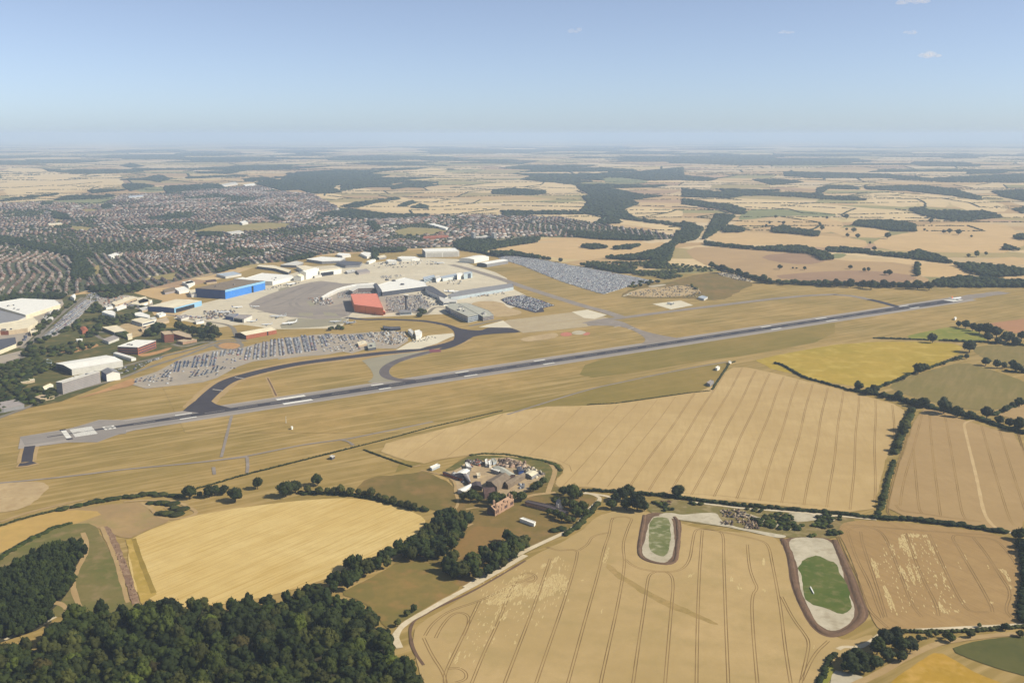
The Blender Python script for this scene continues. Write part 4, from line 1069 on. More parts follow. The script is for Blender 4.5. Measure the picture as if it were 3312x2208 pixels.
PROTO = []
for k in range(5):
    V, F = crown_proto(100 + k, 15, I1, 420)
    PROTO.append({t: np_mesh('crown', V, [F], [LEAF[t]]) for t in LEAF})
LOWP = [crown_proto(200 + k, 9, I1, 60, .06) for k in range(4)]
MIDP = []
for k in range(5):
    V, F = blob(I1, .42, 10 + k * 7.7, .8)
    V = V * .5
    V[:, 2] += .5
    MIDP.append((V, F))
FARP = []
for k in range(4):
    V, F = blob(I0, .35, 50 + k * 5.1, .75)
    V = V * .5
    V[:, 2] += .42
    FARP.append((V, F))
tb = MB()
tb.tube([(0, 0, -.02), (.01, 0, .2), (-.01, .01, .45), (0, 0, .62)], [.045, .03, .024, .01], 7)
for q in range(4):
    t = q * 1.6 + .4
    tb.tube([(0, 0, .26 + .05 * q), (.14 * math.cos(t), .14 * math.sin(t), .42 + .04 * q), (.27 * math.cos(t), .27 * math.sin(t), .54 + .03 * q)], [.018, .011, .005], 5)
TRUNK = tb.mesh('trunk', [M_bark])


def place_tree(X, Y, d, h, tone, label, group, rz=None):
    o = bpy.data.objects.new('tree', None)
    COL.objects.link(o)
    o.location = (X, Y, .3)
    o.scale = (d * rnd.uniform(.85, 1.2), d * rnd.uniform(.85, 1.2), h)
    o.rotation_euler = (0, 0, rnd.uniform(0, 6.28) if rz is None else rz)
    tag(o, label, 'tree', group)
    link('crown', rnd.choice(PROTO)[tone], o)
    link('trunk', TRUNK, o)
    return o


LEAFC = {'dark': (0.0164, 0.0238, 0.0049), 'mid': (0.0254, 0.0344, 0.0057), 'olive': (0.0377, 0.0410, 0.0082), 'bright': (0.0426, 0.0541, 0.0074)}


def leaf_cols(tones, n, g, var=.3):
    c = np.array([LEAFC[t] for t in tones])[g.integers(0, len(tones), n)]
    c = c * g.uniform(1 - var, 1 + var, (n, 1))
    return np.concatenate([c, np.ones((n, 1))], 1)


def tree_mass(name, XY, d, h, tones, temps, label, seed=0, cat='trees', z=.2):
    g = np.random.default_rng(seed)
    n = len(XY)
    P = np.concatenate([XY, np.full((n, 1), z)], 1).astype(np.float32)
    s = g.uniform(.75, 1.3, n)
    S = np.stack([s * d * g.uniform(.9, 1.15, n), s * d * g.uniform(.9, 1.15, n), h * g.uniform(.75, 1.25, n)], 1).astype(np.float32)
    V, F, c = scatter(temps, P, S, g.uniform(0, 6.28, n), colr=leaf_cols(tones, n, g), pick=g.integers(0, len(temps), n))
    o = link(name, np_mesh(name, V, F, [M_leafc], None, c))
    tag(o, label, cat, None, 'stuff')
    return o


# --- trees one can point at: sheet, x, y of the crown's middle, crown width on the sheet
FT = {
 'in the dry pasture above the golden barley': ('Z2b', [(415, 810, 150), (190, 940, 140), (700, 865, 200), (800, 860, 130), (1020, 780, 140), (-20, 895, 120), (80, 885, 80)], 'dark'),
 'in the hedge left of the dry pasture': ('Z1b', [(1800, 865, 120), (1900, 870, 70), (1985, 845, 130), (2120, 845, 80)], 'dark'),
 'in the hedge above the golden barley': ('Z2b', [(920, 880, 95), (1040, 895, 90), (1130, 890, 80), (1190, 905, 70), (1265, 895, 95), (1360, 910, 90), (1440, 915, 70), (1500, 920, 90), (1570, 925, 100), (1640, 950, 90), (1710, 975, 80), (1790, 1000, 80), (1870, 1020, 80), (1940, 1045, 80), (2010, 1065, 70), (2100, 1075, 50)], 'olive'),
 'in the hedge under the olive pasture': ('Z8', [(505, 1140, 85), (600, 1185, 70), (660, 1170, 70), (740, 1215, 65), (870, 1230, 80), (950, 1270, 65), (1020, 1280, 90), (1100, 1280, 120), (1295, 1330, 130), (1420, 1355, 140), (1540, 1400, 80), (1690, 1385, 110), (1800, 1450, 80), (1900, 1470, 90), (1990, 1500, 110)], 'dark'),
 'in the hedge between the yellow and olive fields': ('Z8', [(640, 1150, 60), (770, 1112, 55), (870, 1080, 40), (920, 1060, 50), (1055, 985, 85), (1120, 955, 85), (1290, 930, 35), (1400, 885, 40), (1435, 875, 45), (1500, 858, 65)], 'dark'),
 'standing beside the yellow field': ('Z8', [(1530, 770, 115), (1187, 700, 80), (1410, 712, 35)], 'dark'),
 'in the clump right of the olive pasture': ('Z8', [(1680, 915, 70), (1785, 925, 95), (1850, 945, 60), (1925, 925, 85), (1960, 970, 80), (2015, 985, 60)], 'dark'),
 'at the right edge below the olive pasture': ('Z8', [(1855, 1345, 75), (1925, 1305, 65), (1990, 1285, 80)], 'dark'),
 'in the dark wood beside the red stubble': ('Z8', [(1430, 568, 55), (1490, 575, 70), (1560, 585, 90), (1620, 610, 90), (1700, 610, 120), (1700, 680, 90), (1780, 640, 100), (1790, 710, 80), (1870, 690, 90), (1900, 680, 90), (1960, 720, 90), (2010, 665, 100)], 'dark'),
 'in the hedge between the two middle wheat fields': ('Z5b', [(1090, 100, 60), (1070, 160, 60), (1020, 240, 110), (1000, 300, 110), (960, 340, 70), (950, 450, 100), (920, 500, 70), (790, 965, 100), (780, 1030, 70)], 'mid'),
 'at the right edge below the browner wheat field': ('Z5b', [(2150, 1340, 110), (2200, 1330, 150), (2200, 1420, 130), (2250, 1480, 120), (2280, 1560, 100)], 'dark'),
 'along the foot of the big wheat field': ('Z4b', [(355, 735, 110), (300, 780, 110), (240, 810, 70), (330, 850, 130), (420, 860, 130), (200, 860, 90), (480, 880, 90), (762, 760, 95)], 'dark'),
 'around the farmyard': ('Z3b', [(700, 620, 170), (620, 640, 110), (780, 660, 90), (950, 640, 140), (930, 690, 120), (1010, 660, 80), (1120, 640, 100), (1212, 650, 90), (1380, 530, 90), (1430, 490, 80), (1330, 560, 80)], 'mid'),
 'round the long slate-roofed wing': ('Z3b', [(1640, 590, 90), (1720, 600, 160), (1790, 610, 110), (1560, 690, 90), (1650, 700, 130), (1740, 720, 130), (1830, 740, 130), (1780, 800, 120), (1860, 800, 100), (1490, 790, 80), (1560, 820, 80), (1620, 850, 90), (1680, 870, 90), (1740, 880, 70)], 'mid'),
 'in the copse by the sandy lane': ('Z9', [(1290, 1030, 110), (1200, 1090, 140), (1320, 1110, 150), (1410, 1120, 130), (1130, 1140, 130), (1220, 1190, 150), (1330, 1200, 130), (960, 1200, 130), (1020, 1240, 140), (1110, 1270, 120), (900, 1250, 120), (930, 1310, 120), (860, 1300, 90), (1480, 1060, 70), (1020, 1320, 90)], 'dark'),
 'strung along the sandy lane': ('Z9', [(1560, 1040, 60), (1620, 1030, 50), (1690, 1040, 60), (1740, 1065, 80), (1910, 1030, 70), (1980, 960, 40), (2200, 970, 65), (2320, 1030, 60)], 'olive'),
 'by the meadow beside the white track': ('Z7b', [(1350, 870, 60), (1405, 830, 65), (1270, 955, 60)], 'olive'),
 'standing alone in the far brown field': ('Z3a', [(670, 990, 28), (760, 995, 15), (785, 995, 15), (840, 995, 27), (1155, 988, 28), (1250, 1003, 34), (1280, 1003, 30), (1395, 1025, 34), (1425, 1028, 34)], 'dark'),
 'standing alone in the far straw fields': ('Z3a', [(1130, 640, 36), (995, 645, 26), (600, 680, 26), (575, 700, 17), (695, 685, 24), (1130, 725, 24), (1178, 730, 36), (1135, 770, 25), (1205, 775, 30), (1410, 775, 36), (1665, 730, 20), (1710, 670, 34), (1800, 740, 34), (1840, 740, 34), (1900, 745, 42), (1990, 775, 20), (960, 720, 30), (640, 640, 22), (2025, 895, 48), (2090, 895, 26), (1970, 905, 30), (1320, 860, 30), (1290, 820, 25)], 'dark'),
 'in the hedge along the far side of the airfield': ('Z3a', [(200, 975, 40), (270, 995, 70), (340, 1020, 40), (385, 1015, 40), (440, 1045, 45), (500, 1055, 45), (560, 1075, 50), (600, 1080, 40), (690, 1095, 40), (980, 1100, 50), (1060, 1102, 50), (1160, 1102, 55), (1240, 1108, 50), (1300, 1105, 75), (1390, 1105, 55), (1450, 1110, 45), (1540, 1112, 60), (1620, 1112, 60), (1700, 1108, 80)], 'dark'),
 'in the dark clump beside the brick office block': ('Q6', [(480, 380, 90), (400, 430, 120), (320, 460, 90), (700, 370, 110), (760, 400, 90), (870, 420, 140), (960, 430, 150), (1060, 420, 150), (1150, 440, 140), (1000, 500, 110), (1120, 500, 110), (1210, 480, 70)], 'dark'),
}
ORD = ['first', 'second', 'third', 'fourth', 'fifth', 'sixth', 'seventh', 'eighth', 'ninth', 'tenth', 'eleventh', 'twelfth', 'thirteenth', 'fourteenth', 'fifteenth', 'sixteenth', 'seventeenth', 'eighteenth', 'nineteenth', 'twentieth', 'twenty-first', 'twenty-second', 'twenty-third', 'twenty-fourth']


def px_tree(f, x, y, d):
    q = fp(f, (x, y))
    z = 5.0
    for _ in range(3):
        g = G0(q[0], q[1], z)
        dm = d / FR[f][2] / (FPX / depth_of(g[0], g[1], z))
        z = dm * .5
    return g[0], g[1], dm


n_ind = 0
for zone, (f, L, tone) in FT.items():
    L = sorted(L)
    for k, (x, y, d) in enumerate(L):
        X, Y, dm = px_tree(f, x, y, d)
        dm = min(max(dm * rnd.uniform(.8, 1.2), 4.0), 26.0)
        t = tone if rnd.random() < .75 else rnd.choice(['dark', 'mid', 'olive'])
        size = 'large' if dm > 15 else 'small' if dm < 8 else 'round'
        q = to_px(X, Y)
        lab = f'{size} dark green tree {zone}' if len(L) == 1 else f'{size} tree {zone}, {ORD[k]} from the left'
        place_tree(X, Y, dm, dm * rnd.uniform(.92, 1.12), t, lab, 'trees ' + zone)
        n_ind += 1

# --- the two near woods: the nearest crowns one by one, the rest one mass
WOOD = GP('Z6b', [(-120, 1560), (-120, 1160), (0, 1190), (150, 1150), (390, 1050), (500, 1000), (600, 930), (690, 880), (770, 820), (860, 810), (930, 870), (1050, 820), (1180, 840), (1250, 780), (1350, 760), (1500, 810), (1680, 760), (1850, 780), (2000, 760), (2352, 735)], 9) + GP('Z7b', [(280, 720), (400, 710), (500, 640), (560, 600), (620, 640), (660, 710), (850, 760), (1000, 800), (1090, 920), (1160, 1040), (1215, 1150), (1310, 1230), (1430, 1320), (1460, 1400), (1440, 1480), (1450, 1600), (700, 1700)], 9) + GP('Z6b', [(900, 1640)], 9)
PLANT = GP('Z6b', [(-150, 560), (0, 480), (150, 405), (400, 300), (590, 225), (690, 220), (735, 330), (700, 370), (640, 400), (640, 480), (590, 600), (500, 720), (420, 790), (430, 880), (300, 950), (0, 1050), (-150, 1110)], 7)
BELTS = [(GP('Z3b', p, 5), sp) for p, sp in [([(560, 790), (720, 870), (640, 1000), (540, 1120), (470, 1230), (330, 1290), (240, 1290), (0, 1270), (-60, 1170), (120, 1060), (240, 980), (380, 880)], 10.5), ([(1130, 1030), (1270, 1020), (1280, 1110), (1200, 1230), (1000, 1360), (800, 1450), (640, 1480), (500, 1420), (380, 1350), (480, 1280), (640, 1330), (760, 1290), (880, 1210), (1000, 1100)], 10.5)]] + [(GP('Z7b', [(640, 620), (760, 560), (850, 540), (870, 440), (910, 430), (1000, 460), (1360, 290), (1500, 250), (1500, 310), (1350, 370), (1240, 440), (1060, 540), (880, 640), (720, 690)], 5), 9.5)]
forest = []
for p in fill_poly(WOOD, 10.6, .44, 1):
    forest.append((p[0], p[1], 7 + 10 * rnd.random() ** 1.4, 'wood'))
for B, sp in BELTS:
    for p in fill_poly(B, sp, .46, 2):
        if mnoise.noise(Vector((p[0] / 22, p[1] / 22, 6.6))) < -.42:
            continue
        forest.append((p[0], p[1], rnd.uniform(6.5, 14), 'belt'))
vis = []
for X, Y, d, k in forest:
    q = to_px(X, Y, 8)
    if -70 < q[0] < 3390 and q[1] < 2330:
        vis.append((d / depth_of(X, Y) * (1.35 if k == 'belt' else 1.0), X, Y, d, k, q))
vis.sort(reverse=True)
NB = 310 - n_ind
rest = []
lw = {'brown': 'brownish', 'dark': 'deep green', 'mid': 'mid green', 'olive': 'olive', 'bright': 'yellow-green'}
for k, (s, X, Y, d, kd, q) in enumerate(vis):
    near = 1.0 if Y < 760 else 0.0
    t = rnd.choices(['dark', 'mid', 'olive', 'bright', 'brown'], [5, 4, 2, .5, .25] if not near else [3, 4, 2.5, 3, .5])[0]
    if k < NB:
        if kd == 'belt':
            lab = f'{lw[t]} {"spreading" if d > 11 else "rounded"} tree in the tree belts below the farm'
            gr = 'trees in the belts below the farm'
        else:
            part = 'left third' if q[0] < 440 else 'middle' if q[0] < 900 else 'right end'
            lab = f'{lw[t]} {"broad" if d > 12.5 else "narrower"} crown in the {part} of the wood along the bottom edge'
            gr = 'trees of the wood along the bottom edge'
        place_tree(X, Y, d, d * rnd.uniform(.85, 1.5) if kd == 'wood' else d * rnd.uniform(.9, 1.1), t, lab, gr)
    else:
        rest.append((X, Y, d))
for (X, Y, d, k) in forest:
    q = to_px(X, Y, 8)
    if not (-70 < q[0] < 3390 and q[1] < 2330):
        rest.append((X, Y, d))
rest = np.array(rest)
tree_mass('woodland', rest[:, :2], 12.5, 14.0, ['dark', 'dark', 'mid', 'olive'], LOWP, 'closed canopy of the wood and tree belts behind the nearest crowns', 3, 'wood')
pl = fill_poly(PLANT, 6.0, .4, 5)
ps = fill_poly(GP('Z4b', [(530, 850), (900, 860), (1300, 895), (1700, 935), (2091, 965), (2290, 1010), (2240, 1110), (2000, 1150), (1700, 1140), (1480, 1060), (1250, 930), (900, 900), (560, 930)]), 5.5, .5, 61)
pn_ = np.array([mnoise.noise(Vector((x / 26, y / 20, 1.4))) for x, y in ps])
tree_mass('scrub', ps[pn_ > .1], 5.2, 3.2, ['olive', 'mid', 'dark', 'bright'], MIDP, 'low scrub sprouting over the chalk workings', 14, 'scrub')
tree_mass('woodland', pl, 7.6, 10.0, ['dark', 'mid', 'dark'], LOWP, 'dense young plantation at the left edge', 4, 'wood')
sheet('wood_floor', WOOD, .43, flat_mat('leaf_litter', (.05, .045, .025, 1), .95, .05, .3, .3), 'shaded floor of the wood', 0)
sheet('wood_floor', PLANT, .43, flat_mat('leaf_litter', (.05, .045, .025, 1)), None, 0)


# --- hedges one can point at
def hedge(f, pts, w, h, label, tones=('dark', 'mid'), name='hedge', cat='hedge', gap=.55, z=.3):
    line = densify(GP(f, pts), w * gap, False)
    n = len(line)
    P = np.array([(x, y) for x, y in line])
    g = np.random.default_rng(n)
    P = P + g.uniform(-.22, .22, P.shape) * w
    s = g.uniform(.8, 1.25, n)
    S = np.stack([s * w * 1.15, s * w * 1.15, h * g.uniform(.7, 1.25, n)], 1).astype(np.float32)
    V, F, c = scatter(MIDP, np.concatenate([P, np.full((n, 1), z - .15 * h)], 1).astype(np.float32), S, g.uniform(0, 6.28, n), colr=leaf_cols(list(tones), n, g), pick=g.integers(0, 5, n))
    o = link(name, np_mesh(name, V, F, [M_leafc], None, c))
    tag(o, label, cat)
    return o


hedge('Z8', [(-270, 930), (-200, 945), (0, 1062), (200, 1115), (410, 1175), (480, 1190)], 4.5, 4.5, 'thin dark clipped hedge between wheat and yellow field', ('dark',))
hedge('Z8', [(480, 1185), (580, 1205), (720, 1230), (860, 1262), (1000, 1310), (1200, 1345), (1400, 1390), (1600, 1440), (1760, 1490), (1900, 1540), (2030, 1570)], 10, 7, 'thick dark hedge under the olive pasture')
hedge('Z8', [(600, 1190), (680, 1160), (760, 1120), (830, 1100), (960, 1040), (1060, 1005), (1160, 975), (1290, 925), (1390, 890), (1460, 868)], 5, 4.5, 'straggling hedge rising between yellow and olive fields')
hedge('Z8', [(655, 698), (800, 702), (1000, 710), (1150, 715)], 5, 4, 'low dark hedge above the yellow field', ('dark',))
hedge('Z8', [(1260, 720), (1450, 728), (1650, 735), (1850, 750), (2030, 765)], 6, 5, 'low hedge under the small green field')
hedge('Z8', [(1760, 1405), (1830, 1370), (1950, 1320), (2060, 1280)], 7, 5, 'hedge climbing to the right edge below the olive pasture')
hedge('Z8', [(1870, 1000), (1950, 1012), (2040, 1020)], 5, 4, 'hedge under the clump by the right edge')
hedge('Z5b', [(1100, 80), (1060, 170), (1020, 260), (980, 360), (950, 450), (925, 520)], 9, 6, 'upper hedge between the two middle wheat fields', ('mid', 'olive'))
hedge('Z5b', [(912, 610), (880, 720), (845, 830), (820, 930), (790, 1060), (760, 1130)], 5, 4, 'lower thin hedge between the two middle wheat fields', ('mid', 'olive'))
hedge('Z4b', [(210, 800), (420, 780), (660, 795), (880, 830), (1000, 845), (1300, 880), (1700, 912), (2091, 945), (2500, 990)], 5.5, 4.5, 'long low dark hedge along the foot of the big wheat field', ('dark',))
hedge('Z5b', [(740, 1175), (900, 1188), (1200, 1210), (1500, 1245), (1700, 1275), (1850, 1300), (2050, 1325)], 7, 5, 'dark hedge along the foot of the browner wheat field', ('dark',))
hedge('Z3b', [(1840, 585), (1950, 592), (2195, 605)], 5, 3.5, 'short dark hedge behind the farm lane', ('dark',))
hedge('Z2b', [(1500, 485), (1600, 525), (1750, 580), (1980, 660)], 2.4, 1.8, 'thin brown hedge beside the corner of the big wheat field', ('olive',))
hedge('Z2b', [(-200, 880), (0, 825), (200, 765), (400, 712), (800, 612), (1200, 512), (1450, 448)], 2.6, 2.0, 'dark fence line below the perimeter track', ('olive', 'dark'), 'fence_hedge')
hedge('Z2b', [(1450, 448), (1700, 385), (2195, 252), (2900, 90)], 2.2, 1.5, 'low hedge along the top of the big wheat field', ('olive',), 'fence_hedge')
hedge('Z7', [(0, 1310), (250, 1298), (600, 1248), (900, 1205), (1130, 1180)], 2.4, 1.6, 'low hedge at the wheat edge under the olive grass', ('olive',), 'fence_hedge')
hedge('Z7', [(1150, 1170), (1230, 1050), (1310, 930), (1360, 912)], 3.0, 2.2, 'short grey-green hedge running up from the radar compound', ('olive',), 'fence_hedge')
hedge('Z1b', [(570, 1030), (700, 1005), (820, 975), (940, 950), (1080, 930), (1250, 905), (1400, 885), (1560, 890), (1720, 900)], 9, 4, 'scrubby hedge above the fallow strip', ('olive', 'mid'))
hedge('Z1b', [(-200, 1260), (0, 1180), (180, 1120), (350, 1075), (560, 1030)], 3, 2.2, 'thin dark hedge at the left edge above the golden strip', ('olive',))
hedge('Z6b', [(-100, 480), (0, 400), (200, 280), (430, 160), (600, 110)], 6, 2.0, 'green grassy hedge bank beside the plantation', ('bright', 'mid'))
hedge('Z3b', [(700, 225), (850, 212), (1050, 218), (1250, 250), (1450, 285), (1570, 330), (1600, 380)], 5, 1.4, 'green hedge curving round the farmyard', ('bright', 'olive'))
hedge('Z2b', [(850, 930), (1000, 925), (1200, 930), (1400, 950), (1600, 980), (1800, 1035), (2000, 1085), (2130, 1105)], 7, 3.6, 'scrubby hedge between the dry pasture and the golden barley', ('olive', 'mid', 'dark'))
hedge('Z3b', [(2000, 720), (1920, 800), (1860, 870), (1800, 950), (1650, 1040)], 6, 4, 'hedge beside the white track below the farm', ('mid', 'olive'))
hedge('Z9', [(1230, 1020), (1450, 1015), (1700, 1015), (1900, 1010), (2200, 985), (2420, 975)], 4, 3, 'low hedge between the two lanes at the bottom right', ('olive',))
hedge('Z9', [(2320, 280), (2352, 380), (2380, 600), (2340, 860), (2345, 930)], 8, 6, 'dark hedge at the right edge beside the patchy field', ('dark',))
hedge('Z9', [(780, 1200), (720, 1260), (670, 1390), (630, 1500)], 4, 3, 'dark clipped hedge by the lawn at the bottom edge', ('dark',))
for k, (x, y, w) in enumerate([(1490, 960, 70), (1610, 970, 110), (1700, 1020, 110), (1550, 1065, 80), (1650, 1070, 110)]):
    hedge('Z1b', [(x - w / 2, y), (x + w / 2, y + 4)], 9, 3.5, ['bush at the top left of the scrub patch', 'long bush at the top of the scrub patch', 'bush at the right of the scrub patch', 'bush at the lower left of the scrub patch', 'bush at the bottom of the scrub patch'][k], ('olive', 'mid'), 'bush', 'bush', .35)
for x, y, lab in [(1590, 985, 'pointed dark bush by the bend of the white track'), (430, 800, 'dark bush on the farm side path')]:
    hedge('Z3b', [(x - 30, y + 10), (x + 40, y)], 9, 5, lab, ('dark',), 'bush', 'bush', .3)

# --- scrub and trees of the valley and the ridge (beyond counting)
scr = []
for f, p, sp in [('Z4', [(-200, 1000), (0, 960), (300, 870), (520, 960), (600, 1050), (540, 1090), (400, 1130), (560, 1220), (300, 1330), (250, 1300), (0, 1390), (-200, 1460)], 13), ('Z4', [(190, 860), (260, 760), (420, 690), (560, 640), (700, 560), (850, 400), (900, 380), (940, 440), (1100, 500), (1240, 480), (1200, 560), (940, 590), (900, 640), (1000, 680), (1150, 640), (1230, 720), (1150, 800), (900, 760), (700, 850), (540, 860), (330, 880)], 15), ('Z4', [(300, 650), (420, 530), (560, 430), (700, 370), (560, 480), (420, 600), (320, 680)], 12), ('Z4', [(1300, 680), (1400, 600), (1480, 560), (1500, 620), (1430, 690)], 11), ('Z4', [(1640, 600), (1750, 590), (1996, 560), (1996, 700), (1850, 720), (1740, 650)], 30), ('Z4', [(900, 290), (1100, 260), (1300, 240), (1450, 200), (1500, 210), (1250, 300), (1020, 350), (950, 360)], 14), ('Z4', [(1150, 420), (1300, 400), (1400, 420), (1300, 450)], 16), ('Z4', [(-200, 790), (0, 820), (180, 740), (230, 720), (180, 790), (0, 840)], 14),
  ('Z7', [(0, 0), (0, 40), (300, 90), (600, 140), (750, 160), (900, 120), (960, 110), (940, 70), (760, 30), (640, -60), (500, 0)], 13), ('Z7', [(760, 20), (960, 30), (1200, 50), (1300, 20), (1290, 70), (1100, 90), (980, 95), (800, 80)], 22), ('Z7', [(350, 190), (560, 160), (700, 180), (560, 210), (380, 240)], 20), ('Z7', [(900, 220), (1180, 210), (1180, 240), (980, 250)], 24),
  ('Q8', [(0, 1000), (250, 960), (500, 940), (560, 1050), (480, 1090), (300, 1080), (0, 1100)], 14), ('Q5', [(480, 1080), (560, 1030), (650, 1040), (600, 1190), (480, 1190)], 12), ('Q7', [(610, 260), (700, 240), (820, 230), (820, 265), (640, 275)], 12)]:
    scr.append(fill_poly(GP(f, p), sp, .45, 9))
scr = np.concatenate(scr)
sn_ = np.array([mnoise.noise(Vector((x / 60, y / 80, 4.4))) for x, y in scr])
scr = scr[sn_ > -.12]
tree_mass('scrub', scr, 10.5, 7.5, ['mid', 'olive', 'dark', 'olive', 'bright'], MIDP, 'scrub and small trees covering the valley sides and the ridge', 5, 'scrub')

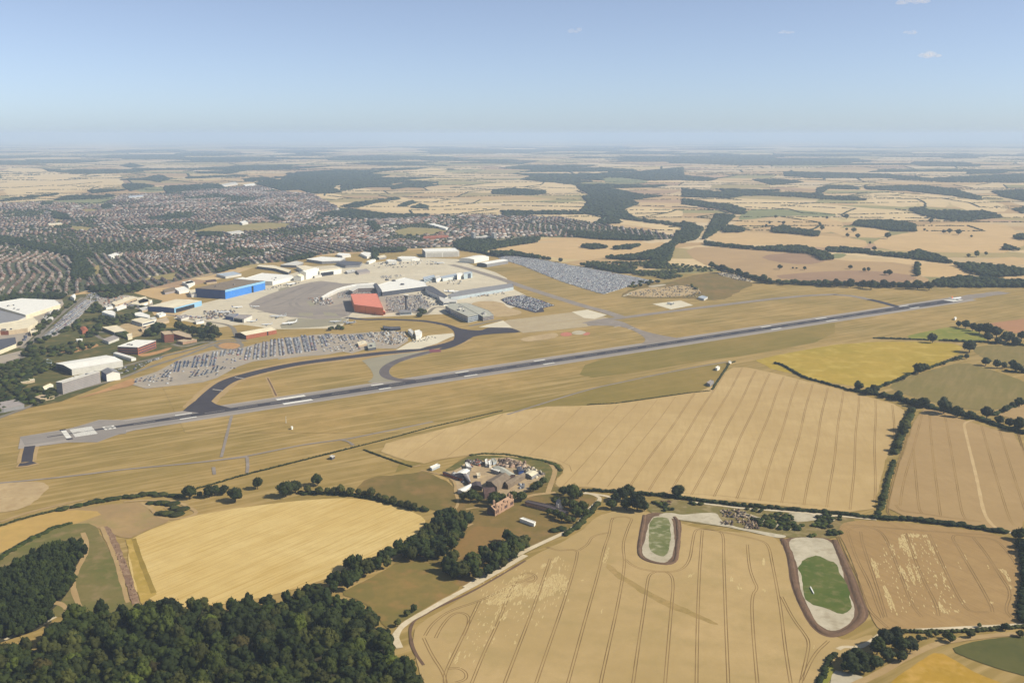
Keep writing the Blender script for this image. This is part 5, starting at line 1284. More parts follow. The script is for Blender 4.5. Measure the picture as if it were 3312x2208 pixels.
# --- far woods and hedgerows
FW = [('Z2a', [(1040, 455), (1200, 445), (1400, 465), (1410, 482), (1320, 490), (1040, 482)]), ('Z2a', [(1640, 450), (1760, 432), (1900, 455), (2000, 475), (2100, 493), (2230, 495), (2000, 522), (2040, 550), (1940, 590), (2000, 640), (1850, 650), (1800, 610), (1650, 602), (1700, 540), (1660, 502), (1720, 492)]), ('Z2a', [(1530, 365), (1650, 340), (1750, 345), (1850, 335), (2000, 335), (2352, 300), (2352, 385), (2150, 392), (1850, 362), (1600, 372)]),
 ('Z2a', [(0, 320), (100, 318), (250, 355), (300, 382), (180, 388), (340, 412), (150, 442), (0, 462)]), ('Z2a', [(20, 565), (130, 542), (380, 510), (400, 518), (200, 552), (100, 578)]), ('Z2a', [(390, 567), (480, 530), (520, 540), (440, 567)]), ('Z2a', [(480, 577), (540, 555), (590, 563), (590, 582)]), ('Z2a', [(350, 432), (450, 405), (680, 403), (560, 422), (350, 452)]), ('Z2a', [(0, 585), (180, 603), (340, 623), (600, 626), (600, 642), (250, 660), (0, 652)]),
 ('Z2a', [(1100, 602), (1280, 602), (1860, 602), (2040, 652), (2352, 692), (2352, 708), (2000, 662), (1700, 622), (1300, 622), (1280, 640), (1130, 640)]), ('Z2a', [(1750, 682), (1800, 645), (1900, 655), (1910, 682), (1760, 692)]), ('Z2a', [(2352, 735), (2352, 790), (2285, 850), (2270, 930), (2200, 985), (2100, 990), (2150, 930), (1990, 935), (1810, 922), (2000, 908), (2060, 898), (2170, 868), (2285, 815), (2310, 745)]), ('Z2a', [(770, 825), (850, 795), (900, 815), (1060, 815), (1370, 785), (1350, 812), (1150, 842), (990, 870), (1000, 892), (860, 872), (780, 852)]), ('Z2a', [(1020, 885), (1180, 885), (1600, 962), (1900, 1000), (2000, 1030), (1850, 1012), (1500, 942), (1200, 907), (1030, 907)]), ('Z2a', [(180, 682), (220, 675), (270, 730), (230, 742)]), ('Z2a', [(1640, 845), (1740, 832), (1840, 850), (1740, 860)]), ('Z2a', [(1880, 850), (2060, 835), (2000, 860), (1890, 862)]), ('Z2a', [(850, 790), (1060, 790), (1060, 808), (860, 812)]), ('Z2a', [(1560, 740), (1800, 760), (2150, 780), (2150, 800), (1800, 795), (1560, 770)]),
 ('Z3a', [(0, 448), (330, 476), (470, 484), (330, 512), (0, 502)]), ('Z3a', [(0, 516), (200, 545), (340, 560), (430, 592), (430, 620), (370, 620), (280, 592), (0, 552)]), ('Z3a', [(520, 470), (800, 475), (920, 503), (1170, 503), (1270, 526), (1040, 522), (780, 502), (520, 490)]), ('Z3a', [(700, 330), (1350, 345), (1700, 375), (2352, 345), (2352, 405), (1800, 402), (1380, 372), (940, 372), (710, 362)]), ('Z3a', [(480, 384), (700, 384), (830, 402), (620, 422)]), ('Z3a', [(930, 445), (1000, 425), (1200, 433), (1220, 452), (1000, 447), (930, 490), (915, 490)]), ('Z3a', [(1250, 434), (1640, 425), (1880, 453), (2050, 503), (2060, 526), (1830, 492), (1550, 462), (1270, 452)]), ('Z3a', [(2130, 465), (2352, 455), (2352, 530), (2200, 502)]), ('Z3a', [(1170, 695), (1200, 672), (1430, 668), (1600, 697), (1605, 740), (1470, 737), (1300, 712)]), ('Z3a', [(1570, 585), (1660, 576), (1700, 596), (2100, 604), (2200, 642), (1900, 670), (1700, 642), (1600, 612)]), ('Z3a', [(270, 715), (330, 706), (420, 725), (420, 745), (280, 746)]), ('Z3a', [(610, 725), (700, 706), (760, 725), (940, 745), (930, 775), (780, 757), (620, 746)]), ('Z3a', [(540, 856), (680, 847), (820, 847), (1000, 895), (1040, 930), (960, 936), (880, 892), (560, 867)]), ('Z3a', [(980, 860), (1100, 856), (1290, 874), (1290, 890), (1000, 877)]), ('Z3a', [(1290, 884), (1540, 904), (1560, 914), (1570, 886), (1640, 876), (1800, 925), (1860, 960), (1790, 952), (1560, 922), (1300, 897)]), ('Z3a', [(1870, 967), (2050, 967), (2352, 1006), (2352, 1040), (2100, 1056), (1960, 1012)]), ('Z3a', [(1730, 1087), (1900, 1058), (2352, 1087), (2500, 1100), (2500, 1120), (1770, 1120), (1730, 1102)]), ('Z3a', [(2200, 862), (2230, 835), (2310, 870)]), ('Z3a', [(2280, 782), (2352, 755), (2352, 800)]), ('Z3a', [(2270, 585), (2352, 575), (2352, 620)]), ('Z3a', [(0, 675), (60, 692), (140, 722), (100, 790), (0, 820)]), ('Z3a', [(230, 625), (360, 635), (280, 712), (160, 792), (140, 790)]), ('Z3a', [(0, 355), (240, 377), (180, 395), (0, 390)]), ('Z3a', [(180, 972), (330, 1012), (600, 1086), (960, 1100), (1250, 1107), (1700, 1116), (1700, 1124), (1250, 1114), (960, 1108), (600, 1096), (330, 1022)]), ('Z3a', [(1610, 955), (1622, 955), (1628, 1040), (1606, 1048)]), ('Z3a', [(150, 815), (330, 842), (540, 858), (540, 866), (330, 850), (150, 830)]),
 ('Z1a', [(1960, 365), (2050, 335), (2352, 318), (2352, 405), (2290, 442), (2352, 472), (2150, 482), (2060, 450), (1950, 462), (1760, 412), (1840, 395), (1950, 384)]), ('Z1a', [(1340, 333), (1580, 323), (1640, 295), (1850, 292), (1690, 322), (1600, 342), (1400, 342)]), ('Z1a', [(1290, 367), (1700, 353), (1680, 362), (1290, 377)]), ('Z1a', [(1680, 378), (1830, 368), (1900, 387), (1780, 397), (1690, 397)]), ('Z1a', [(830, 383), (1010, 373), (1100, 354), (1170, 383), (1100, 402), (1000, 387), (840, 387)]), ('Z1a', [(480, 342), (760, 323), (830, 333), (770, 342), (500, 347)]), ('Z1a', [(830, 288), (900, 274), (990, 293), (900, 302)]), ('Z1a', [(310, 314), (410, 314), (420, 332), (340, 327)]), ('Z1a', [(850, 418), (980, 414), (1060, 428), (980, 442), (900, 462), (860, 442)]), ('Z1a', [(610, 463), (700, 453), (860, 458), (640, 477)]), ('Z1a', [(380, 522), (460, 499), (690, 493), (810, 493), (700, 512), (480, 522)]), ('Z1a', [(1130, 433), (1300, 425), (1500, 415), (1550, 442), (1300, 462), (1150, 482)]), ('Z1a', [(0, 532), (80, 514), (400, 482), (380, 490), (150, 516)]), ('Z1a', [(290, 543), (350, 543), (350, 560), (290, 562)]), ('Z1a', [(700, 563), (760, 553), (780, 582), (700, 592)]),
 ('Z1a', [(-100, 775), (0, 775), (150, 805), (300, 835), (480, 885), (640, 905), (600, 932), (470, 912), (250, 862), (100, 832), (-100, 815)]), ('Z1a', [(330, 595), (450, 625), (500, 662), (380, 652)]), ('Z1a', [(500, 885), (580, 932), (640, 1010), (620, 1065), (500, 1065)]), ('Z1a', [(1350, 750), (1530, 755), (1530, 777), (1380, 778)]), ('Z1a', [(2200, 620), (2352, 600), (2352, 640), (2250, 645)]), ('Z1a', [(1850, 640), (1900, 640), (1960, 672), (1860, 675)]), ('Z1a', [(1000, 645), (1300, 630), (1300, 655), (1050, 665)]), ('Z4', [(0, 320), (300, 300), (600, 300), (600, 320), (300, 335), (0, 350)]), ('Z4', [(830, 230), (1300, 200), (1300, 250), (850, 265)]), ('Z5', [(300, 285), (620, 205), (620, 225), (320, 300)]), ('Z5', [(980, 180), (1180, 130), (1300, 130), (1200, 160), (1000, 205)]), ('Z5', [(1820, 60), (1880, 130), (1860, 180), (1830, 190)]), ('Z6', [(0, 80), (340, 70), (340, 95), (0, 110)])]
near_w, far_w = [], []
for k, (f, p) in enumerate(FW):
    poly = GP(f, p, 4)
    cy_ = sum(q[1] for q in poly) / len(poly)
    if cy_ < 4600:
        near_w.append(fill_poly(poly, 11.5, .45, k))
    else:
        far_w.append(fill_poly(poly, 21 if cy_ < 9000 else 32, .45, k))
tree_mass('woodland', np.concatenate(near_w), 14.5, 13, ['dark', 'mid', 'dark'], MIDP, 'belts and copses of trees round the town and the far fields', 6, 'wood')
fw = np.concatenate(far_w)
dist = fw[:, 1]
hed = []
for a, b in hedge_segs:
    m = ((a[0] + b[0]) / 2, (a[1] + b[1]) / 2)
    if m[1] > 26000 or abs(m[0]) > .56 * m[1] + 300 or inside(m, TOWN):
        continue
    st = 11 if m[1] < 9000 else 24
    hed += wobble(densify([a, b], st, False), 6, 1.0, .004)
hed = np.array(hed)
hed = hed[~inside_np(hed[:, 0], hed[:, 1], TOWN)]
sel = nrg.random(len(hed)) < .8
hed = hed[sel]
g = np.random.default_rng(3)
big = hed[:, 1] > 9000


def mass2(name, XY, d, h, tones, label, seed, temps, cat):
    g = np.random.default_rng(seed)
    n = len(XY)
    S = np.stack([d * g.uniform(.8, 1.3, n), d * g.uniform(.8, 1.3, n), h * g.uniform(.6, 1.3, n)], 1).astype(np.float32)
    V, F, c = scatter(temps, np.concatenate([XY, np.full((n, 1), -.5)], 1).astype(np.float32), S, g.uniform(0, 6.28, n), colr=leaf_cols(tones, n, g), pick=g.integers(0, len(temps), n))
    o = link(name, np_mesh(name, V, F, [M_leafc], None, c))
    tag(o, label, cat, None, 'stuff')


mass2('woodland', fw, np.where(dist < 9000, 27., 42.), np.full(len(fw), 14.), ['dark', 'mid', 'dark'], 'dark woods among the distant fields', 7, FARP, 'wood')
mass2('hedgerows', hed, np.where(big, 27., 13.), np.where(big, 8., 6.), ['dark', 'mid'], 'hedgerows dividing the distant fields', 8, FARP, 'hedges')
# the farthest woods: whole cells roofed with canopy
cw = []
for q in wood_cells:
    m = sum(p[1] for p in q) / 4
    if m > 34000:
        continue
    pts = fill_poly(wobble(densify(q, 80), 60, 2., .002), max(34., m * .0045), .45, int(m))
    cw.append(np.concatenate([pts, np.full((len(pts), 1), max(34., m * .0045))], 1))
cw = np.concatenate(cw)
cw = cw[~inside_np(cw[:, 0], cw[:, 1], TOWN)]
fm = np.zeros(len(cw), bool)
for k, (c, pl_) in FARF.items():
    for f, p in pl_:
        fm |= inside_np(cw[:, 0], cw[:, 1], GP(f, p))
cw = cw[~fm]
mass2('woodland', cw[:, :2], cw[:, 2] * 1.35, np.full(len(cw), 15.), ['dark', 'mid'], 'great woods fading into the haze', 9, FARP, 'wood')

# ================================================================= the town
tn = np.array(TOWN)
gt = np.random.default_rng(21)
seeds = fill_poly(TOWN, 330, .4, 31)
ang = gt.uniform(0, math.pi, len(seeds))
for i, (x, y) in enumerate(seeds):
    q = to_px(x, y)
    if q[0] < 560 and q[1] > 770:
        ang[i] = R(112) + gt.uniform(-.12, .12)
    elif q[0] < 700 and q[1] > 690:
        ang[i] = R(150) + gt.uniform(-.2, .2)
holes = PARKS + [GP(f, p) for f, p in FW if f in ('Z1a', 'Z4', 'Z5')] + [GP('Z2a', FW[8][1])] + [GP(f, p) for f, p in FW if f == 'Z2a' and p[0][0] in (180, 850, 770)]
H = []
for i, (sx, sy) in enumerate(seeds):
    ca, sa_ = math.cos(ang[i]), math.sin(ang[i])
    pitch = gt.uniform(46, 60)
    far = sy > 3600
    step = 26.0 if far else 9.2
    n1, n2 = int(420 / step), int(420 / pitch)
    U, W = np.meshgrid(np.arange(-n1, n1 + 1) * step, np.arange(-n2, n2 + 1) * pitch)
    for sgn in (-1, 1):
        u = U.ravel() + gt.uniform(-.8, .8, U.size)
        w = W.ravel() + sgn * 12.5 + np.repeat(gt.uniform(-1, 1, U.shape[0]), U.shape[1])
        run = gt.integers(5, 12)
        keep = (np.arange(U.size) % run != 0) & (gt.random(U.size) < (.9 if not far else .85))
        X = sx + u * ca - w * sa_
        Y = sy + u * sa_ + w * ca
        H.append(np.stack([X, Y, np.full(len(X), ang[i]), np.full(len(X), i), np.full(len(X), step)], 1)[keep])
H = np.concatenate(H)
for i in range(len(H)):
    nv_ = mnoise.noise_vector(Vector((H[i, 0] / 420, H[i, 1] / 420, 2.2)))
    H[i, 0] += 20 * nv_.x
    H[i, 1] += 20 * nv_.y
    H[i, 2] += .1 * nv_.z
d2 = np.full(len(H), 1e18)
ow = np.zeros(len(H), int)
for i, (sx, sy) in enumerate(seeds):
    d = (H[:, 0] - sx) ** 2 + (H[:, 1] - sy) ** 2
    k = d < d2
    d2[k] = d[k]
    ow[k] = i
H = H[(ow == H[:, 3]) & inside_np(H[:, 0], H[:, 1], TOWN)]
for h_ in holes:
    H = H[~inside_np(H[:, 0], H[:, 1], h_)]
hn_ = np.array([mnoise.noise(Vector((x / 260, y / 420, 9.1))) for x, y in H[:, :2]])
H = H[hn_ < gt.uniform(.1, .4, len(H))]
# house template: walls then a gable roof along x
hv = np.array([(-.5, -.5, 0), (.5, -.5, 0), (.5, .5, 0), (-.5, .5, 0), (-.5, -.5, .62), (.5, -.5, .62), (.5, .5, .62), (-.5, .5, .62), (-.5, 0, 1), (.5, 0, 1)], np.float32)
hq = np.array([(0, 1, 5, 4), (2, 3, 7, 6), (1, 2, 6, 5), (3, 0, 4, 7), (4, 5, 9, 8), (6, 7, 8, 9)], np.int32)
htri = np.array([(5, 6, 9), (7, 4, 8)], np.int32)
roofc = np.array([C(142, 112, 96), C(120, 108, 102), C(150, 122, 104), C(156, 146, 140), C(140, 104, 86), C(108, 102, 100), C(196, 186, 174)]) * np.array([1.08, 1.12, 1.18, 1])
wallc = np.array([C(150, 130, 114), C(136, 108, 94), C(128, 98, 84), C(196, 184, 168), C(138, 120, 106)]) * np.array([.85, .84, .82, 1])
qx, qy = (lambda d: (CX + FPX * H[:, 0] / d, 0))(H[:, 1] * cT + CAM_H * sT)
infr = (qx > 10) & (qx < 3300)
order = np.argsort(np.where(infr, H[:, 1], 1e9))
indiv = order[:300]
mass = np.setdiff1d(np.arange(len(H)), indiv)
hn = len(mass)
hm = H[mass]
ri, wi = gt.integers(0, len(roofc), hn), gt.integers(0, len(wallc), hn)
rc = roofc[ri] * gt.uniform(.8, 1.15, (hn, 1))
wc = wallc[wi] * gt.uniform(.85, 1.05, (hn, 1))
L_h = np.where(hm[:, 4] > 20, gt.uniform(13, 24, hn), gt.uniform(8.2, 9.6, hn))
S_h = np.stack([L_h, gt.uniform(9, 11.5, hn), gt.uniform(6.8, 8.4, hn)], 1)
c_, s_ = np.cos(hm[:, 2])[:, None], np.sin(hm[:, 2])[:, None]
vv = hv[None] * S_h[:, None, :]
vx = vv[:, :, 0] * c_ - vv[:, :, 1] * s_ + hm[:, 0:1]
vy = vv[:, :, 0] * s_ + vv[:, :, 1] * c_ + hm[:, 1:2]
VV = np.stack([vx, vy, vv[:, :, 2] + .4], 2).reshape(-1, 3)
off = np.arange(hn)[:, None, None] * 10
colq = np.stack([wc, wc, wc, wc, rc, rc], 1).reshape(-1, 4)
colt = np.stack([wc, wc], 1).reshape(-1, 4)
colq[:, 3] = colt[:, 3] = 1
M_house = attr_mat('house_brick_and_tile', .85, .1)
o = link('houses', np_mesh('houses', VV, [(hq[None] + off).reshape(-1, 4), (htri[None] + off).reshape(-1, 3)], [M_house], None, np.concatenate([colq, colt])))
tag(o, 'sea of terraced and semi-detached houses filling the town', 'houses', None, 'stuff')
HM = []
rname = ['brown', 'slate grey', 'light brown', 'pale grey', 'red-brown', 'dark grey', 'cream']
for r in range(len(roofc)):
    v = [tuple(p) for p in hv * np.array([8.2, 8.6, 8.2])]
    v += [(2.6, .5, 6.5), (3.5, .5, 6.5), (3.5, 1.4, 6.5), (2.6, 1.4, 6.5), (2.6, .5, 9.3), (3.5, .5, 9.3), (3.5, 1.4, 9.3), (2.6, 1.4, 9.3)]
    fcs = [list(q) for q in hq] + [list(q) for q in htri] + [[10 + a for a in q] for q in ((0, 1, 5, 4), (1, 2, 6, 5), (2, 3, 7, 6), (3, 0, 4, 7), (4, 5, 6, 7))]
    me = bpy.data.meshes.new('house')
    me.from_pydata(v, [], fcs)
    me.materials.append(flat_mat('house_wall_%d' % (r % 5), tuple(wallc[r % 5]), .85, .1, .2, .5))
    me.materials.append(flat_mat('house_roof_%d' % r, tuple(roofc[r]), .85, .1, .2, .5))
    me.polygons.foreach_set('material_index', [0, 0, 0, 0, 1, 1, 0, 0] + [0] * 5)
    me.update()
    HM.append(me)
for k in indiv:
    r = int(gt.integers(0, len(roofc)))
    q = to_px(H[k, 0], H[k, 1])
    o = link('house', HM[r], None, (H[k, 0], H[k, 1], .4), H[k, 2])
    wh = 'behind the white-roofed factory' if q[0] < 260 else 'above the car-lined valley road' if q[0] < 640 else 'behind the white hangars'
    tag(o, f'small house with {rname[r]} roof in the nearest streets {wh}', 'house', 'houses in the nearest streets ' + wh)
# garden and street trees
tt = fill_poly(TOWN, 21, .5, 41)
tn_ = np.array([mnoise.noise(Vector((x / 260, y / 420, 9.1))) for x, y in tt])
tt = tt[nrg.random(len(tt)) < np.clip(.5 + 1.3 * tn_, .12, 1)]
tt = tt[nrg.random(len(tt)) < np.clip(.95 - (tt[:, 1] - 3000) / 9000, .5, .95)]
for h_ in PARKS:
    tt = tt[~inside_np(tt[:, 0], tt[:, 1], h_)]
tree_mass('town_trees', tt, 11, 9, ['mid', 'olive', 'bright', 'mid'], FARP, 'garden and street trees among the houses', 12, 'trees', .2)
# streets
st_lines = []
for f, p in [('Z1a', [(640, 1065), (560, 900), (470, 800)]), ('Z4', [(560, 270), (470, 100), (380, 0)]), ('Z4', [(1190, 230), (1080, 0)]), ('Z1a', [(0, 850), (300, 900), (520, 960)]), ('Z1a', [(1650, 650), (1720, 690)]), ('Z1a', [(1240, 750), (1000, 700), (800, 680)]), ('Z2a', [(440, 860), (380, 780), (300, 700)])]:
    st_lines.append(GP(f, p))
ribbons('street', st_lines, 9, .55, M_road, 'streets through the town', 1, .2, step=30)
# ================================================================= buildings
BM = {
 'white': flat_mat('white_cladding', C(255, 251, 242), .6, .3, .1, .12), 'cream': flat_mat('cream_roof_sheet', C(242, 228, 198), .7, .2, .14, .08), 'pale': flat_mat('pale_grey_cladding', C(222, 217, 208), .65, .3, .12, .1),
 'grey': flat_mat('grey_cladding', C(150, 148, 150), .7, .25, .16, .1), 'dgrey': flat_mat('grey_roof_and_wall_shade', C(96, 96, 104), .75, .2, .2, .12), 'mauve': flat_mat('grey_panel', C(170, 160, 156), .75, .2, .14, .15),
 'brown': flat_mat('brown_asbestos_roof', C(142, 126, 108), .9, .1, .25, .2), 'dbrown': flat_mat('brown_tiles_and_wall_shade', C(98, 78, 74), .9, .1, .25, .3), 'slate': flat_mat('slate_roof', C(92, 82, 84), .85, .15, .2, .4),
 'brick': flat_mat('red_brick', C(176, 108, 84), .9, .1, .2, .4), 'pink': flat_mat('weathered_pink_brick', C(186, 150, 124), .9, .1, .25, .4), 'blue': flat_mat('bright_blue_cladding', C(68, 142, 232), .45, .35, .1, .08), 'lblue': flat_mat('light_blue_fascia', C(150, 200, 236), .45, .35, .08, .08),
 'nblue': flat_mat('navy_and_shade_cladding', C(54, 80, 142), .5, .3, .15, .1), 'orange': flat_mat('orange_cladding', C(252, 136, 76), .5, .3, .1, .08), 'salmon': flat_mat('salmon_orange_roof', C(238, 142, 114), .6, .3, .12, .1), 'dark': flat_mat('dark_opening_paint', (.02, .022, .03, 1), .7, .2, .3, .3),  # navy also paints shaded left walls; near-black panel paints the dark inside openings
 'glass': flat_mat('dark_glazing', (.05, .065, .09, 1), .15, .5, .3, .1), 'bglass': flat_mat('pale_blue_glazing', C(196, 210, 218), .25, .5, .2, .15), 'sand': flat_mat('sandy_wall', C(202, 180, 150), .85, .15, .15, .2), 'ggrey': flat_mat('green_grey_roof', C(186, 184, 170), .8, .2, .15, .1), 'silver': flat_mat('silver_roof', C(190, 198, 206), .4, .5, .1, .1)}


def shrink(pts, d):
    """move every corner outward by d (inward for d < 0)"""
    n = len(pts)
    out = []
    for i in range(n):
        p, a, b = Vector(pts[i]), Vector(pts[i - 1]), Vector(pts[(i + 1) % n])
        e1, e2 = (p - a).normalized(), (b - p).normalized()
        n1, n2 = Vector((e1.y, -e1.x)), Vector((e2.y, -e2.x))
        m = n1 + n2
        l = max(m.length, .3)
        m = m / l * min(2.0, 2 / l) * d
        out.append((p.x + m.x, p.y + m.y))
    return out


def ccw(pts):
    a = sum(p[0] * q[1] - q[0] * p[1] for p, q in zip(pts, pts[1:] + pts[:1]))
    return pts if a > 0 else pts[::-1]


def wall_box(mb, a, b, t0, t1, z0, z1, out=.12, mi=0):
    """a slab standing proud of the wall a-b between t0 and t1"""
    dx, dy = b[0] - a[0], b[1] - a[1]
    l = math.hypot(dx, dy)
    nx, ny = dy / l, -dx / l
    p = (a[0] + dx * t0, a[1] + dy * t0)
    q = (a[0] + dx * t1, a[1] + dy * t1)
    P = [(p[0] + nx * out, p[1] + ny * out), (q[0] + nx * out, q[1] + ny * out), (q[0] - nx * .05, q[1] - ny * .05), (p[0] - nx * .05, p[1] - ny * .05)]
    mb.face([(x, y, z1) for x, y in P], mi)
    for i in range(4):
        c, d = P[i], P[(i + 1) % 4]
        mb.face([(c[0], c[1], z0), (d[0], d[1], z0), (d[0], d[1], z1), (c[0], c[1], z1)], mi)


def building(name, cat, label, pts, h, wall='pale', roof='cream', rise=0.0, group=None, faces=None, doors=(), bands=0, band_mat='glass', units=0, curve=False, z0=.3, mast=None):
    """pts: footprint on the ground, ccw after sorting. faces {edge: material} recolours whole walls by which way they look:
    'L' the wall facing left-near, mostly darkened to paint its shade, 'F' the wall facing the front. doors: (side, t0, t1, height share, material)"""
    pts = ccw(list(pts))
    cx_, cy_ = sum(p[0] for p in pts) / len(pts), sum(p[1] for p in pts) / len(pts)
    P = [(x - cx_, y - cy_) for x, y in pts]
    n = len(P)
    root = bpy.data.objects.new(name, None)
    COL.objects.link(root)
    root.location = (cx_, cy_, z0)
    tag(root, label, cat, group)
    side = {}
    for i in range(n):
        a, b = P[i], P[(i + 1) % n]
        l = math.hypot(b[0] - a[0], b[1] - a[1])
        nx, ny = (b[1] - a[1]) / l, -(b[0] - a[0]) / l
        # sight direction towards the camera
        vx, vy = -(cx_), -(cy_)
        vl = math.hypot(vx, vy)
        vx, vy = vx / vl, vy / vl
        f_ = nx * vx + ny * vy
        r_ = nx * (-vy) + ny * vx      # towards the right seen from the camera
        side[i] = (f_, r_, l)
    vis_ = [i for i in side if side[i][0] > .12]
    front = max(vis_, key=lambda i: side[i][2] * side[i][0])
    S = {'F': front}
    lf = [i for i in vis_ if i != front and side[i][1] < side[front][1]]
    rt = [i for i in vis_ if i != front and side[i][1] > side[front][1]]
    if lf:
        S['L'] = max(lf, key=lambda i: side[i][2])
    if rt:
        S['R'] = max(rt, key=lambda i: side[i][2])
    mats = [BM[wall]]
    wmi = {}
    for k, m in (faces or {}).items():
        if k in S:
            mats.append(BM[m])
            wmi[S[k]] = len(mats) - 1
    w, r = MB(), MB()
    ga = rise > 0 and n == 4
    if ga:
        la = math.hypot(P[1][0] - P[0][0], P[1][1] - P[0][1])
        lb = math.hypot(P[2][0] - P[1][0], P[2][1] - P[1][1])
        if la < lb:
            P = P[1:] + P[:1]
            S = {k: (v - 1) % 4 for k, v in S.items()}
            wmi = {(k - 1) % 4: v for k, v in wmi.items()}
        # ridge from the middle of edge 3-0 to the middle of edge 1-2
        m0 = ((P[3][0] + P[0][0]) / 2, (P[3][1] + P[0][1]) / 2)
        m1 = ((P[1][0] + P[2][0]) / 2, (P[1][1] + P[2][1]) / 2)
        nst = 6 if curve else 1
        prof = []
        for k in range(nst * 2 + 1):
            t = k / (nst * 2)
            z = h + (rise * math.sin(math.pi * t) if curve else rise * (1 - abs(2 * t - 1)))
            prof.append((t, z))
        def at(t, e):
            a, b = (P[0], P[3]) if e == 0 else (P[1], P[2])
            return (a[0] + (b[0] - a[0]) * t, a[1] + (b[1] - a[1]) * t)
        ux, uy = (P[1][0] - P[0][0]) / max(la, lb), (P[1][1] - P[0][1]) / max(la, lb)
        o = .5
        for (t0, z_0), (t1, z_1) in zip(prof, prof[1:]):
            a0, b0, a1, b1 = at(t0, 0), at(t0, 1), at(t1, 0), at(t1, 1)
            r.face([(a0[0] - ux * o, a0[1] - uy * o, z_0 + .25), (b0[0] + ux * o, b0[1] + uy * o, z_0 + .25), (b1[0] + ux * o, b1[1] + uy * o, z_1 + .25), (a1[0] - ux * o, a1[1] - uy * o, z_1 + .25)])
            r.face([(a1[0] - ux * o, a1[1] - uy * o, z_1), (b1[0] + ux * o, b1[1] + uy * o, z_1), (b0[0] + ux * o, b0[1] + uy * o, z_0), (a0[0] - ux * o, a0[1] - uy * o, z_0)])
        for (e, sg) in ((0, -1), (1, 1)):
            i_e = 3 if e == 0 else 1
            poly = [at(t, e) + (z - .02,) for t, z in prof]
            a, b = poly[0], poly[-1]
            pg = [(a[0], a[1], 0)] + poly + [(b[0], b[1], 0)]
            w.face(pg if e == 0 else pg[::-1], wmi.get(i_e, 0))
        for i in (0, 2):
            a, b = P[i], P[(i + 1) % 4]
            w.face([(a[0], a[1], 0), (b[0], b[1], 0), (b[0], b[1], h), (a[0], a[1], h)], wmi.get(i, 0))
        r.box(*m0, h, .1, .1, .1)
    else:
        for i in range(n):
            a, b = P[i], P[(i + 1) % n]
            w.face([(a[0], a[1], 0), (b[0], b[1], 0), (b[0], b[1], h), (a[0], a[1], h)], wmi.get(i, 0))
        q = shrink(P, .3)
        qi = shrink(P, -.5)
        r.face([(x, y, h) for x, y in q[::-1]])
        r.face([(x, y, h + .35) for x, y in qi])
        for i in range(n):
            a, b = q[i], q[(i + 1) % n]
            c, d = qi[i], qi[(i + 1) % n]
            r.face([(a[0], a[1], h), (b[0], b[1], h), (b[0], b[1], h + .8), (a[0], a[1], h + .8)])
            r.face([(a[0], a[1], h + .8), (b[0], b[1], h + .8), (d[0], d[1], h + .8), (c[0], c[1], h + .8)])
            r.face([(d[0], d[1], h + .35), (c[0], c[1], h + .35), (c[0], c[1], h + .8), (d[0], d[1], h + .8)])
    link('walls', w.mesh('walls', mats), root)
    link('roof', r.mesh('roof', [BM[roof]]), root)
    for sd, t0, t1, hh, m in doors:
        if sd in S:
            i = S[sd]
            d = MB()
            wall_box(d, P[i], P[(i + 1) % n], t0, t1, 0.02, h * hh, .2)
            link('door', d.mesh('door', [BM[m]]), root)  # in the near-black material the panel paints an opening's shaded inside
    if bands:
        for k in range(bands):
            fl = h / bands
            for sd in ('F', 'L', 'R'):
                if sd in S:
                    i = S[sd]
                    d = MB()
                    wall_box(d, P[i], P[(i + 1) % n], .03, .97, k * fl + .35 * fl, k * fl + .8 * fl, .1)
                    link('window_band', d.mesh('window_band', [BM[band_mat]]), root)
    g = random.Random(int(cx_ * 13 + cy_))
    for k in range(units):
        for _ in range(20):
            t, u = g.uniform(.15, .85), g.uniform(.2, .8)
            x = sum(p[0] for p in P) / n + (P[0][0] * (1 - t) * (1 - u) + P[1 % n][0] * t * (1 - u) + P[2 % n][0] * t * u + P[3 % n][0] * (1 - t) * u) * .9
            y = sum(p[1] for p in P) / n + (P[0][1] * (1 - t) * (1 - u) + P[1 % n][1] * t * (1 - u) + P[2 % n][1] * t * u + P[3 % n][1] * (1 - t) * u) * .9
            if inside((x, y), P):
                d = MB()
                zz = h + .34 if not ga else h + .2
                d.box(x, y, zz, g.uniform(3, 6), g.uniform(2.5, 4.5), g.uniform(1.5, 3) + (rise if ga else 0), g.uniform(0, 1.5))
                link('roof_plant', d.mesh('roof_plant', [BM[g.choice(['grey', 'dgrey', 'pale'])]]), root)
                break
    return root


def RB(name, cat, label, f, pts, h, wall='pale', roof='cream', **k):
    """roof corners sighted at height h"""
    return building(name, cat, label, GP(f, pts, h + k.get('z0', .3)), h, wall, roof, **k)


def NB_(name, cat, label, f, N, L, Rr, h, wall='pale', roof='cream', **k):
    """near, left and right base corners; squared up on the longer side"""
    n, l, r = (Vector(G(f, p)) for p in (N, L, Rr))
    a, b = r - n, l - n
    if a.length >= b.length:
        u = a.normalized()
        w = b - u * b.dot(u)
        q = [n, n + a, n + a + w, n + w]
    else:
        u = b.normalized()
        w = a - u * a.dot(u)
        q = [n, n + w, n + w + b, n + b]
    return building(name, cat, label, [(p.x, p.y) for p in q], h, wall, roof, **k)


